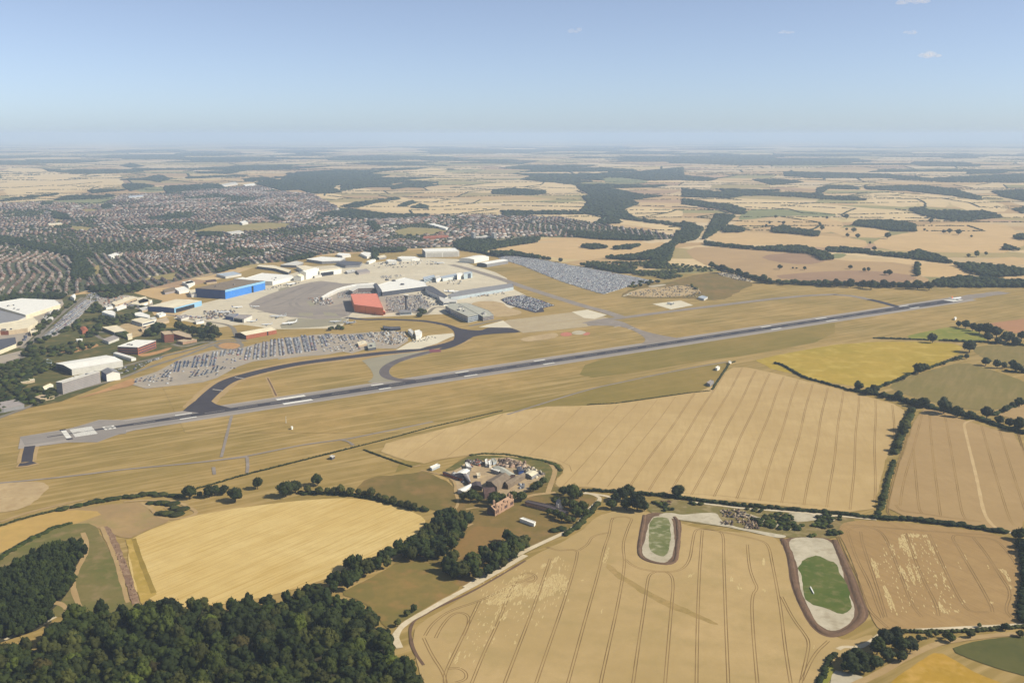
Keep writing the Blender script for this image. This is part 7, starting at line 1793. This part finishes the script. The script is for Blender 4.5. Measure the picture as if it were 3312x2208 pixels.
heap('Q2', [(1110, 290), (1220, 260), (1330, 300), (1500, 310), (1500, 370), (1380, 400), (1200, 380), (1040, 370)], 70, 2, 6, 'heaps of pinkish rubble and scrap behind the barns', cols=((186, 156, 136), (140, 120, 108), (206, 184, 162), (110, 98, 94)))
heap('Q2', [(600, 290), (720, 270), (860, 280), (1060, 270), (1050, 320), (900, 340), (720, 380), (600, 380)], 95, 1.2, 4, 'scrap and machinery along the back of the farmyard', 'scrap', 'scrap', ((206, 200, 196), (130, 120, 118), (90, 80, 84), (170, 110, 90)))
heap('Q2', [(400, 450), (470, 500), (600, 580), (560, 620), (470, 590), (400, 520)], 30, 1.5, 4, 'parked machinery and blue tanks at the left of the farm', 'scrap', 'scrap', ((120, 140, 180), (206, 206, 210), (84, 80, 92)))
heap('Q2', [(1480, 400), (1560, 380), (1720, 450), (1800, 490), (1640, 560), (1500, 500)], 80, 1.5, 4.5, 'pale clutter at the right of the farm', 'scrap', 'scrap', ((226, 212, 186), (150, 140, 130), (96, 92, 96)))
heap('Q2', [(1420, 640), (1510, 650), (1500, 710), (1420, 710)], 8, 2, 4.5, 'vehicles parked in the farmyard', 'scrap', 'vehicles', ((226, 226, 230), (110, 112, 120)))
heap('Z4b', [(1120, 910), (1300, 915), (1420, 980), (1480, 1040), (1440, 1080), (1320, 1070), (1250, 980), (1150, 970)], 150, .9, 3.4, 'dark rubble heap beside the chalk workings')
heap('Z4b', [(1120, 1010), (1230, 1010), (1230, 1040), (1130, 1040)], 20, 1.2, 3.0, 'small dark rubble heap on the white chalk')
heap('Z4b', [(620, 840), (720, 835), (700, 870), (620, 865)], 25, 1, 2.5, 'brown debris by the end of the copse', cols=((130, 100, 84), (100, 82, 72)))
heap('Z6b', [(900, 150), (950, 170), (1100, 540), (1170, 780), (1110, 780), (1040, 560), (960, 330)], 60, .6, 1.5, 'clods of dug earth along the ditch', 'clods', 'earth', ((150, 120, 98), (124, 98, 82), (178, 148, 122)))
heap('Z7', [(330, 300), (560, 250), (700, 235), (900, 200), (1050, 250), (1080, 310), (900, 320), (600, 320)], 220, 1.5, 5, 'rubble and stored material on the quarry ground', cols=((176, 160, 138), (150, 136, 116), (200, 186, 166), (112, 106, 98)))
heap('Z7', [(1200, 95), (1420, 125), (1550, 185), (1380, 160), (1220, 120)], 80, 2, 6, 'pale rubble below the far hedge', cols=((206, 190, 170), (150, 138, 128), (110, 104, 104)))
heap('Q7', [(1150, 300), (1400, 270), (1620, 290), (1640, 380), (1480, 460), (1200, 400)], 150, 1.5, 4.5, 'containers and plant in the works compound', 'plant_yard', 'plant', ((206, 200, 190), (120, 120, 130), (184, 150, 110), (230, 228, 224), (90, 96, 104)))
heap('Q7', [(1680, 380), (1900, 340), (2040, 360), (1900, 400), (1700, 430)], 45, 1.2, 3.5, 'plant and vans on the white works pad', 'plant_yard', 'plant', ((226, 222, 214), (90, 92, 100), (180, 170, 150)))
heap('Q4', [(100, 780), (420, 740), (620, 780), (700, 880), (420, 930), (240, 900)], 120, 2, 6, 'ground vehicles and baggage carts crowding the stands', 'ground_vehicles', 'vehicles', ((200, 194, 190), (150, 140, 138), (110, 108, 118), (230, 228, 226), (180, 140, 120)))
heap('Q3', [(100, 1060), (600, 1040), (860, 1060), (560, 1200), (200, 1240)], 150, 2, 6, 'vans and equipment beside the cargo sheds', 'ground_vehicles', 'vehicles', ((220, 214, 206), (140, 134, 134), (100, 98, 108), (190, 160, 130)))

heap('Q5', [(420, 660), (640, 640), (900, 760), (1000, 900), (800, 960), (500, 820)], 90, 1.5, 5, 'cars and vans on the terminal forecourt', 'ground_vehicles', 'vehicles', ((220, 218, 214), (110, 112, 120), (70, 74, 86), (170, 168, 168)))
heap('Q5', [(700, 380), (1300, 350), (1500, 400), (1400, 470), (900, 470), (700, 430)], 45, 1.5, 5, 'baggage carts and steps on the stands below the glass pier', 'ground_vehicles', 'vehicles', ((230, 226, 220), (150, 146, 142), (110, 110, 118)))
heap('Q5', [(1450, 700), (2352, 600), (2352, 680), (1600, 780), (1450, 760)], 70, 1.5, 5, 'vehicles along the foot of the long pier', 'ground_vehicles', 'vehicles', ((220, 214, 206), (120, 116, 116), (180, 140, 110)))
heap('Q3', [(1100, 660), (1500, 590), (2100, 500), (2200, 440), (2150, 420), (1500, 560), (1100, 640)], 60, 1.5, 4.5, 'ground vehicles lined up before the white hangars', 'ground_vehicles', 'vehicles', ((226, 220, 210), (130, 124, 122), (96, 96, 104)))
heap('Z6', [(0, 210), (250, 210), (480, 190), (700, 200), (700, 230), (300, 260), (0, 260)], 70, 2, 6, 'ground vehicles on the far stands', 'ground_vehicles', 'vehicles', ((226, 222, 216), (140, 134, 132), (100, 100, 108)))
heap('Z4', [(880, 330), (1050, 300), (1350, 350), (1380, 400), (1150, 410), (950, 400)], 70, 2, 5, 'vans and containers in the valley yards', 'yard_stock', 'vehicles', ((220, 216, 210), (120, 118, 122), (90, 96, 116), (170, 120, 96)))
heap('Q8', [(300, 600), (480, 520), (640, 420), (700, 280), (620, 250), (480, 480), (260, 720)], 80, 2, 6, 'lorries and stock in the factory yard', 'yard_stock', 'vehicles', ((220, 216, 210), (120, 118, 122), (90, 96, 116)))
# ================================================================= parked cars
def car_template():
    b = MB()
    b.box(0, 0, .25, 4.3, 1.75, .65, 0, 0, .97)
    b.box(-.2, 0, .9, 2.4, 1.6, .55, 0, 1, .8)
    return b


CARC = [('white', (226, 226, 224)), ('silver', (196, 192, 190)), ('dark grey', (90, 86, 86)), ('black', (40, 42, 50)), ('blue', (70, 88, 140)), ('red', (150, 54, 50)), ('pale grey', (160, 162, 166))]
M_win = flat_mat('car_glass', (.03, .035, .045, 1), .1, .6, .1, 1)
CARM = []
for n, c in CARC:
    CARM.append(car_template().mesh('car', [flat_mat('car_paint_' + n.replace(' ', '_'), C(*c), .3, .6, .05, .5), M_win]))
ROWS = [('Q6', 700, 825, 665, 965), ('Q6', 800, 815, 780, 900), ('Q6', 935, 760, 890, 905), ('Q6', 1045, 735, 1010, 885), ('Q6', 1165, 705, 1115, 885), ('Q6', 1270, 685, 1250, 758), ('Q6', 1380, 675, 1355, 738), ('Q6', 1485, 660, 1465, 745), ('Q6', 1595, 645, 1560, 805), ('Q6', 1700, 605, 1675, 795), ('Q6', 1795, 575, 1785, 772), ('Q6', 1895, 545, 1890, 758), ('Q6', 1985, 535, 2012, 748), ('Q6', 2090, 525, 2122, 732), ('Q6', 2180, 525, 2225, 718), ('Q6', 2290, 505, 2342, 702),
 ('Q7', 110, 365, 172, 572), ('Q7', 230, 365, 272, 545), ('Q7', 318, 335, 372, 545), ('Q7', 420, 345, 460, 530), ('Q7', 545, 345, 590, 450), ('Q7', 620, 320, 650, 380), ('Q7', 820, 345, 850, 400), ('Q7', 920, 335, 960, 395), ('Q7', 1020, 325, 1060, 385), ('Q7', 1150, 310, 1180, 350), ('Q6', 935, 930, 880, 1015), ('Q6', 1045, 935, 1000, 1000), ('Q6', 1170, 895, 1130, 975), ('Q6', 1290, 880, 1250, 925), ('Q6', 590, 930, 500, 1030), ('Q6', 330, 1020, 280, 1080), ('Q6', 420, 1040, 390, 1085), ('Q6', 200, 1040, 170, 1090)]
cars = []
for ri_, (f, xa, ya, xb, yb) in enumerate(ROWS):
    a, b = Vector(G(f, (xa, ya))), Vector(G(f, (xb, yb)))
    d = b - a
    l = d.length
    d /= l
    nrm = Vector((-d.y, d.x))
    ang_ = math.atan2(nrm.y, nrm.x)
    occ = .55 if ri_ in (26, 27, 28, 29, 30) else .3 if ri_ > 30 else .93
    for k in range(int(l / 2.7)):
        for s in (-1, 1):
            if rnd.random() < occ:
                p = a + d * (k * 2.7 + rnd.uniform(-.2, .2)) + nrm * s * (3.0 + rnd.uniform(-.35, .35))
                cars.append((p.x, p.y, ang_ + (math.pi if rnd.random() < .5 else 0) + rnd.uniform(-.03, .03), rnd.choices(range(7), [5, 7, 4, 2.5, 2, 1.2, 4])[0], ri_))
cars.sort(key=lambda c: c[1])
order_rows = sorted(range(len(ROWS)), key=lambda i: fp(ROWS[i][0], (ROWS[i][1], 0))[0])
rank = {r: i for i, r in enumerate(order_rows)}
ORDF = ['first', 'second', 'third', 'fourth', 'fifth', 'sixth', 'seventh', 'eighth', 'ninth', 'tenth', 'eleventh', 'twelfth', 'thirteenth', 'fourteenth', 'fifteenth', 'sixteenth', 'seventeenth', 'eighteenth', 'nineteenth', 'twentieth', 'twenty-first', 'twenty-second', 'twenty-third', 'twenty-fourth', 'twenty-fifth', 'twenty-sixth', 'twenty-seventh', 'twenty-eighth', 'twenty-ninth', 'thirtieth', 'thirty-first', 'thirty-second', 'thirty-third', 'thirty-fourth', 'thirty-fifth']
for x, y, a_, ci, r in cars[:300]:
    o = link('parked_car', CARM[ci], None, (x, y, .48), a_)
    tag(o, f'{CARC[ci][0]} car in the {ORDF[rank[r]]} bay row from the left of the fenced car park', 'car', 'cars in the car park beside the dark taxiway')
# all the others: one mass
rest_c = [(x, y, a_) for x, y, a_, c, r in cars[300:]]


def lot(f, pts, a_px, b_px, pitch, occ, seed):
    """rows parallel to a_px-b_px filling a lot"""
    poly = GP(f, pts) if f else pts
    a, b = Vector(a_px), Vector(b_px)
    d = (b - a).normalized()
    nrm = Vector((-d.y, d.x))
    ang_ = math.atan2(nrm.y, nrm.x)
    g = random.Random(seed)
    P = [Vector(p) for p in poly]
    us = [p.dot(d) for p in P]
    ws = [p.dot(nrm) for p in P]
    w = min(ws)
    k = 0
    while w < max(ws):
        u = min(us)
        while u < max(us):
            p = d * u + nrm * w
            if g.random() < occ and inside((p.x, p.y), poly):
                rest_c.append((p.x, p.y, ang_ + g.uniform(-.04, .04)))
            u += 2.6
        w += 5.3 if k % 2 else pitch
        k += 1


n_before = len(rest_c)
lot(None, UPLOT, G('Z6', (1300, 150)), G('Z7', (550, 160)), 7.0, .93, 1)
n_after = len(rest_c)
lot('Q8', [(470, 680), (560, 590), (700, 450), (880, 300), (960, 250), (1060, 258), (980, 340), (800, 530), (640, 640), (500, 672)], G('Q8', (500, 650)), G('Q8', (980, 280)), 7.5, .9, 2)
lot('Z6', [(1270, 575), (1335, 552), (1480, 530), (1640, 575), (1780, 628), (1670, 652), (1600, 690), (1480, 655), (1340, 615)], G('Z6', (1340, 560)), G('Z6', (1770, 628)), 8, .7, 3)
lot('Z5', [(1480, 480), (1650, 450), (1840, 460), (1840, 550), (1480, 560)], G('Z5', (1480, 560)), G('Z5', (1840, 550)), 9, .6, 4)
lot('Z5', [(1950, 550), (2300, 530), (2390, 640), (2290, 690), (1970, 690)], G('Z5', (1960, 560)), G('Z5', (2300, 540)), 12, .45, 5)
lot('Q5', [(1380, 905), (1560, 885), (2080, 1140), (1900, 1170)], G('Q5', (1400, 900)), G('Q5', (1900, 1160)), 9, .5, 6)
lot('Z4', [(850, 1060), (1000, 980), (1200, 960), (1500, 870), (1500, 890), (1200, 1000), (950, 1090)], G('Z4', (850, 1060)), G('Z4', (1500, 880)), 14, .4, 7)
lot('Z4', [(780, 310), (860, 270), (1100, 290), (1000, 330), (860, 360)], G('Z4', (800, 300)), G('Z4', (1100, 290)), 9, .5, 8)
lot('Q6', [(560, 230), (900, 280), (1200, 280), (1250, 240), (900, 250)], G('Q6', (560, 230)), G('Q6', (1250, 250)), 9, .5, 9)
lot('Z5', [(1900, 340), (2100, 330), (2111, 350), (1900, 370)], G('Z5', (1900, 350)), G('Z5', (2100, 340)), 9, .3, 10)
lot('Q6', [(160, 1040), (420, 960), (660, 840), (700, 1090), (300, 1150)], G('Q6', (420, 960)), G('Q6', (380, 1090)), 9, .1, 11)
lot('Q6', [(680, 840), (1500, 660), (1560, 860), (1180, 1010), (1000, 1070), (700, 1100)], G('Q6', (1040, 740)), G('Q6', (1010, 880)), 9, .06, 12)
lot('Q7', [(420, 350), (640, 320), (800, 330), (1200, 300), (1600, 290), (1600, 440), (1130, 480), (940, 540), (600, 560)], G('Q7', (820, 345)), G('Q7', (850, 400)), 8, .12, 13)
rc_ = np.array(rest_c)
bx = np.array([(-2.15, -.87, .2), (2.15, -.87, .2), (2.15, .87, .2), (-2.15, .87, .2), (-2.1, -.85, .9), (2.1, -.85, .9), (2.1, .85, .9), (-2.1, .85, .9), (-1.4, -.75, 1.45), (.9, -.75, 1.45), (.9, .75, 1.45), (-1.4, .75, 1.45)], np.float32)
bq = np.array([(0, 1, 5, 4), (1, 2, 6, 5), (2, 3, 7, 6), (3, 0, 4, 7), (4, 5, 9, 8), (5, 6, 10, 9), (6, 7, 11, 10), (7, 4, 8, 11), (8, 9, 10, 11)], np.int32)
nc = len(rc_)
g = np.random.default_rng(9)
pc = np.array([C(*c) for _, c in CARC])[g.choice(7, nc, p=np.array([3.5, 7, 4, 3, 2.4, 1.1, 5]) / 26)]
up_ = slice(n_before, n_after)
pc[up_] = np.array([C(*c) for _, c in CARC])[g.choice(7, n_after - n_before, p=np.array([8, 9, 1.6, 1, 1.6, .8, 6]) / 28)]
V, F, _ = scatter([(bx, bq)], np.stack([rc_[:, 0], rc_[:, 1], np.full(nc, .5)], 1).astype(np.float32), np.ones((nc, 3), np.float32), rc_[:, 2], pick=np.zeros(nc, int))
cc = np.repeat(pc[:, None, :], 9, 1)
cc[:, 4:8, :3] = cc[:, 4:8, :3] * .45 + .02
cc[up_, 4:8, :3] *= 1.35
o = link('parked_cars', np_mesh('parked_cars', V, F, [attr_mat('car_paint_mixed', .3, .5)], None, cc.reshape(-1, 4)))
tag(o, 'thousands of parked cars packed into the airport car parks', 'cars', None, 'stuff')

# ================================================================= aircraft
M_air = flat_mat('aircraft_white', C(240, 240, 240), .35, .5, .04, .2)
M_wing = flat_mat('wing_grey', C(190, 194, 200), .4, .5, .06, .2)
M_eng = flat_mat('engine_cowl', C(214, 214, 216), .35, .5, .06, .2)
FIN = {'white': M_air, 'orange': BM['orange'], 'navy': BM['nblue'], 'grey': M_wing}


def aircraft(X, Y, head, L, label, fin='white', group='airliners on the stands'):
    root = bpy.data.objects.new('airliner', None)
    COL.objects.link(root)
    root.location = (X, Y, .5)
    root.rotation_euler = (0, 0, head)
    tag(root, label, 'aircraft', group)
    r = L * .055
    zc = r + L * .035
    xs = [-.5, -.46, -.36, -.2, .2, .36, .44, .48, .5]
    rs = [.10, .30, .65, 1, 1, 1, .82, .5, .12]
    zs = [.55, .5, .3, 0, 0, 0, -.06, -.14, -.2]
    d = MB()
    d.tube([(x * L, 0, zc + z * r) for x, z in zip(xs, zs)], [r * k for k in rs], 12)
    link('fuselage', d.mesh('fuselage', [M_air]), root)
    for s in (-1, 1):
        d = MB()
        t = .012 * L
        pl_ = [(.10 * L, s * r * .7), (-.06 * L, s * r * .7), (-.15 * L, s * .46 * L), (-.11 * L, s * .46 * L)]
        up = [(x, y, zc - .4 * r + abs(y) * .08 + t * (.5 if i < 2 else .15)) for i, (x, y) in enumerate(pl_)]
        dn = [(x, y, z - t * (1 if i < 2 else .3)) for i, (x, y, z) in enumerate(up)]
        for a in (up, dn[::-1]):
            d.face(a)
        for i in range(4):
            d.face([up[i], dn[i], dn[(i + 1) % 4], up[(i + 1) % 4]])
        link('wing', d.mesh('wing', [M_wing]), root)
        d = MB()
        y = s * .15 * L
        d.tube([(.09 * L, y, zc - .75 * r), (.07 * L, y, zc - .75 * r), (-.02 * L, y, zc - .72 * r)], [.025 * L, .029 * L, .018 * L], 10)
        link('engine', d.mesh('engine', [M_eng]), root)
        d = MB()
        pl_ = [(-.40 * L, s * r * .3), (-.47 * L, s * r * .3), (-.5 * L, s * .17 * L), (-.47 * L, s * .17 * L)]
        up = [(x, y, zc + .45 * r + abs(y) * .06 + .006 * L) for x, y in pl_]
        dn = [(x, y, z - .01 * L) for x, y, z in up]
        d.face(up)
        d.face(dn[::-1])
        for i in range(4):
            d.face([up[i], dn[i], dn[(i + 1) % 4], up[(i + 1) % 4]])
        link('tailplane', d.mesh('tailplane', [M_wing]), root)
    d = MB()
    prof = [(-.36 * L, zc + .9 * r), (-.48 * L, zc + .55 * r), (-.52 * L, zc + .19 * L), (-.47 * L, zc + .19 * L)]
    a = [(x, .008 * L, z) for x, z in prof]
    b = [(x, -.008 * L, z) for x, z in prof]
    d.face(a)
    d.face(b[::-1])
    for i in range(4):
        d.face([a[i], b[i], b[(i + 1) % 4], a[(i + 1) % 4]])
    link('tail_fin', d.mesh('tail_fin', [FIN[fin]]), root)
    d = MB()
    for x, y in ((.36, 0), (-.03, .07), (-.03, -.07)):
        d.box(x * L, y * L, 0, .03 * L, .02 * L, zc - .8 * r)
    link('landing_gear', d.mesh('landing_gear', [BM['dgrey']]), root)


PL = [('Q3', 1990, 1340, R(215), 36, 'white airliner with tall white tail, tail towards the asphalt apron', 'white'), ('Q3', 1740, 1195, R(176), 38, 'white airliner behind the cargo shed with tail to the right', 'white'), ('Q3', 1500, 1360, R(190), 24, 'smaller white aircraft nearest the long brick building', 'white'), ('Q3', 1170, 1290, R(200), 24, 'white business jet beside the cargo shed', 'navy'), ('Q3', 540, 1100, R(10), 34, 'white airliner parked left of the cargo sheds', 'white'), ('Q3', 860, 985, R(30), 26, 'white aircraft with dark tail on the pale apron', 'navy'), ('Q4', 1000, 1330, R(150), 34, 'white airliner with tall tail below the orange hangar', 'white'), ('Q4', 700, 1300, R(185), 26, 'pale aircraft left of the tall tail below the orange hangar', 'grey'),
 ('Z5', 1030, 428, R(60), 34, 'white airliner before the dazzling white hangar', 'grey'), ('Z6', 665, 222, R(10), 34, 'white airliner alone on the far apron', 'white'), ('Z6', 215, 232, R(100), 30, 'white airliner before the small white far hangar', 'white'), ('Z5', 680, 645, R(20), 20, 'small white aircraft at the edge of the asphalt apron', 'white'), ('Q5', 1160, 640, R(40), 32, 'white airliner beside the long pier', 'white'), ('Q5', 1250, 650, R(20), 30, 'white airliner with dark tail at the long pier', 'navy'), ('Z7', 765, 385, R(120), 26, 'grey-white aircraft alone on the white pad', 'grey')]
for f, x, y, a_, L, lab, fin in PL:
    gx, gy = G(f, (x, y))
    aircraft(gx, gy, a_, L, lab, fin)
gx, gy = G0(3093, 970)
aircraft(gx, gy, A, 40, 'white airliner rolling on the far end of the runway', 'orange', None)

# light masts on the apron
for k, (f, x, y, h, lab) in enumerate([('Q4', 985, 1330, 24, 'tall pale light mast below the orange hangar'), ('Z2b', 706, 215, 9, 'white post beside the navigation hut'), ('Z6', 195, 250, 22, 'left light mast on the far stands'), ('Z6', 235, 245, 22, 'right light mast on the far stands')]):
    gx, gy = G(f, (x, y))
    root = bpy.data.objects.new('light_mast', None)
    COL.objects.link(root)
    root.location = (gx, gy, .4)
    tag(root, lab, 'mast')
    d = MB()
    d.tube([(0, 0, 0), (0, 0, h)], [.5, .25], 8)
    link('pole', d.mesh('pole', [BM['pale']]), root)
    d = MB()
    d.box(0, 0, h, 3.2 if h > 10 else .8, .8, .6)
    link('lamp_head', d.mesh('lamp_head', [BM['white']]), root)

# the pale strip sign lying in the green pit
d = MB()
p0, p1 = G('Z9', (570, 645)), G('Z9', (598, 700))
d.box((p0[0] + p1[0]) / 2, (p0[1] + p1[1]) / 2, .5, math.dist(p0, p1), .9, .9, math.atan2(p1[1] - p0[1], p1[0] - p0[0]))
tag(link('water_trough', d.mesh('water_trough', [BM['white']])), 'long white trough lying on the green grass of the large pit', 'trough')

# ================================================================= clouds, haze
M_cloud = bpy.data.materials.new('cloud_vapour')
M_cloud.use_nodes = True
nt = M_cloud.node_tree
nt.nodes.remove(nt.nodes['Principled BSDF'])
pv = nt.nodes.new('ShaderNodeVolumePrincipled')
pv.inputs['Color'].default_value = (1, .97, .95, 1)
pv.inputs['Density'].default_value = .0035
pv.inputs['Anisotropy'].default_value = .0
nt.links.new(pv.outputs[0], nt.nodes['Material Output'].inputs['Volume'])
CLD = [(1855, 100, 50, 26), (2955, 4, 90, 22), (2945, 106, 44, 18), (3012, 180, 80, 32), (2545, 104, 50, 12)]
for k, (x, y, w, h) in enumerate(CLD):
    D = 12000.0
    up = (CY - y) / FPX
    dz = cT * up - sT
    t = D
    X, Y, Z = (x - CX) / FPX * t, t * (cT + sT * up), CAM_H + t * dz
    g = np.random.default_rng(40 + k)
    Vs, Fs, b = [], [], 0
    for q in range(9):
        V, F = blob(I1, .3, g.uniform(0, 99), 1)
        sc_ = g.uniform(.35, .9)
        V = V * np.array([w * .28 * sc_, w * .28 * sc_, h * .36 * sc_]) * t / FPX + np.array([g.uniform(-.5, .5) * w * .8, g.uniform(-.3, .3) * w, g.uniform(-.4, .4) * h * .5]) * t / FPX
        Vs.append(V)
        Fs.append(F + b)
        b += len(V)
    o = link('cloud', np_mesh('cloud', np.concatenate(Vs), [np.concatenate(Fs)], [M_cloud], smooth=True), None, (X, Y, Z))
    tag(o, ['small wispy cloud in the middle of the sky', 'wispy cloud at the top edge of the sky', 'faint upper cloud at the right of the sky', 'brighter lower cloud at the right of the sky', 'very faint cloud smear right of the middle'][k], 'cloud', None, 'stuff')

hz = MB()
hz.box(0, 78700, -1.0, 192000, 162800, 481.0)
M_haze = bpy.data.materials.new('haze')
M_haze.use_nodes = True
nt = M_haze.node_tree
nt.nodes.remove(nt.nodes['Principled BSDF'])
pv = nt.nodes.new('ShaderNodeVolumePrincipled')
pv.inputs['Color'].default_value = (.63, .80, 1.0, 1)
pv.inputs['Density'].default_value = 5.4e-5
pv.inputs['Anisotropy'].default_value = 0.0
nt.links.new(pv.outputs[0], nt.nodes['Material Output'].inputs['Volume'])
hzo = link('haze', hz.mesh('haze', [M_haze]))
hzo['kind'] = 'stuff'
hzo['label'] = 'pale summer haze thickening towards the horizon'
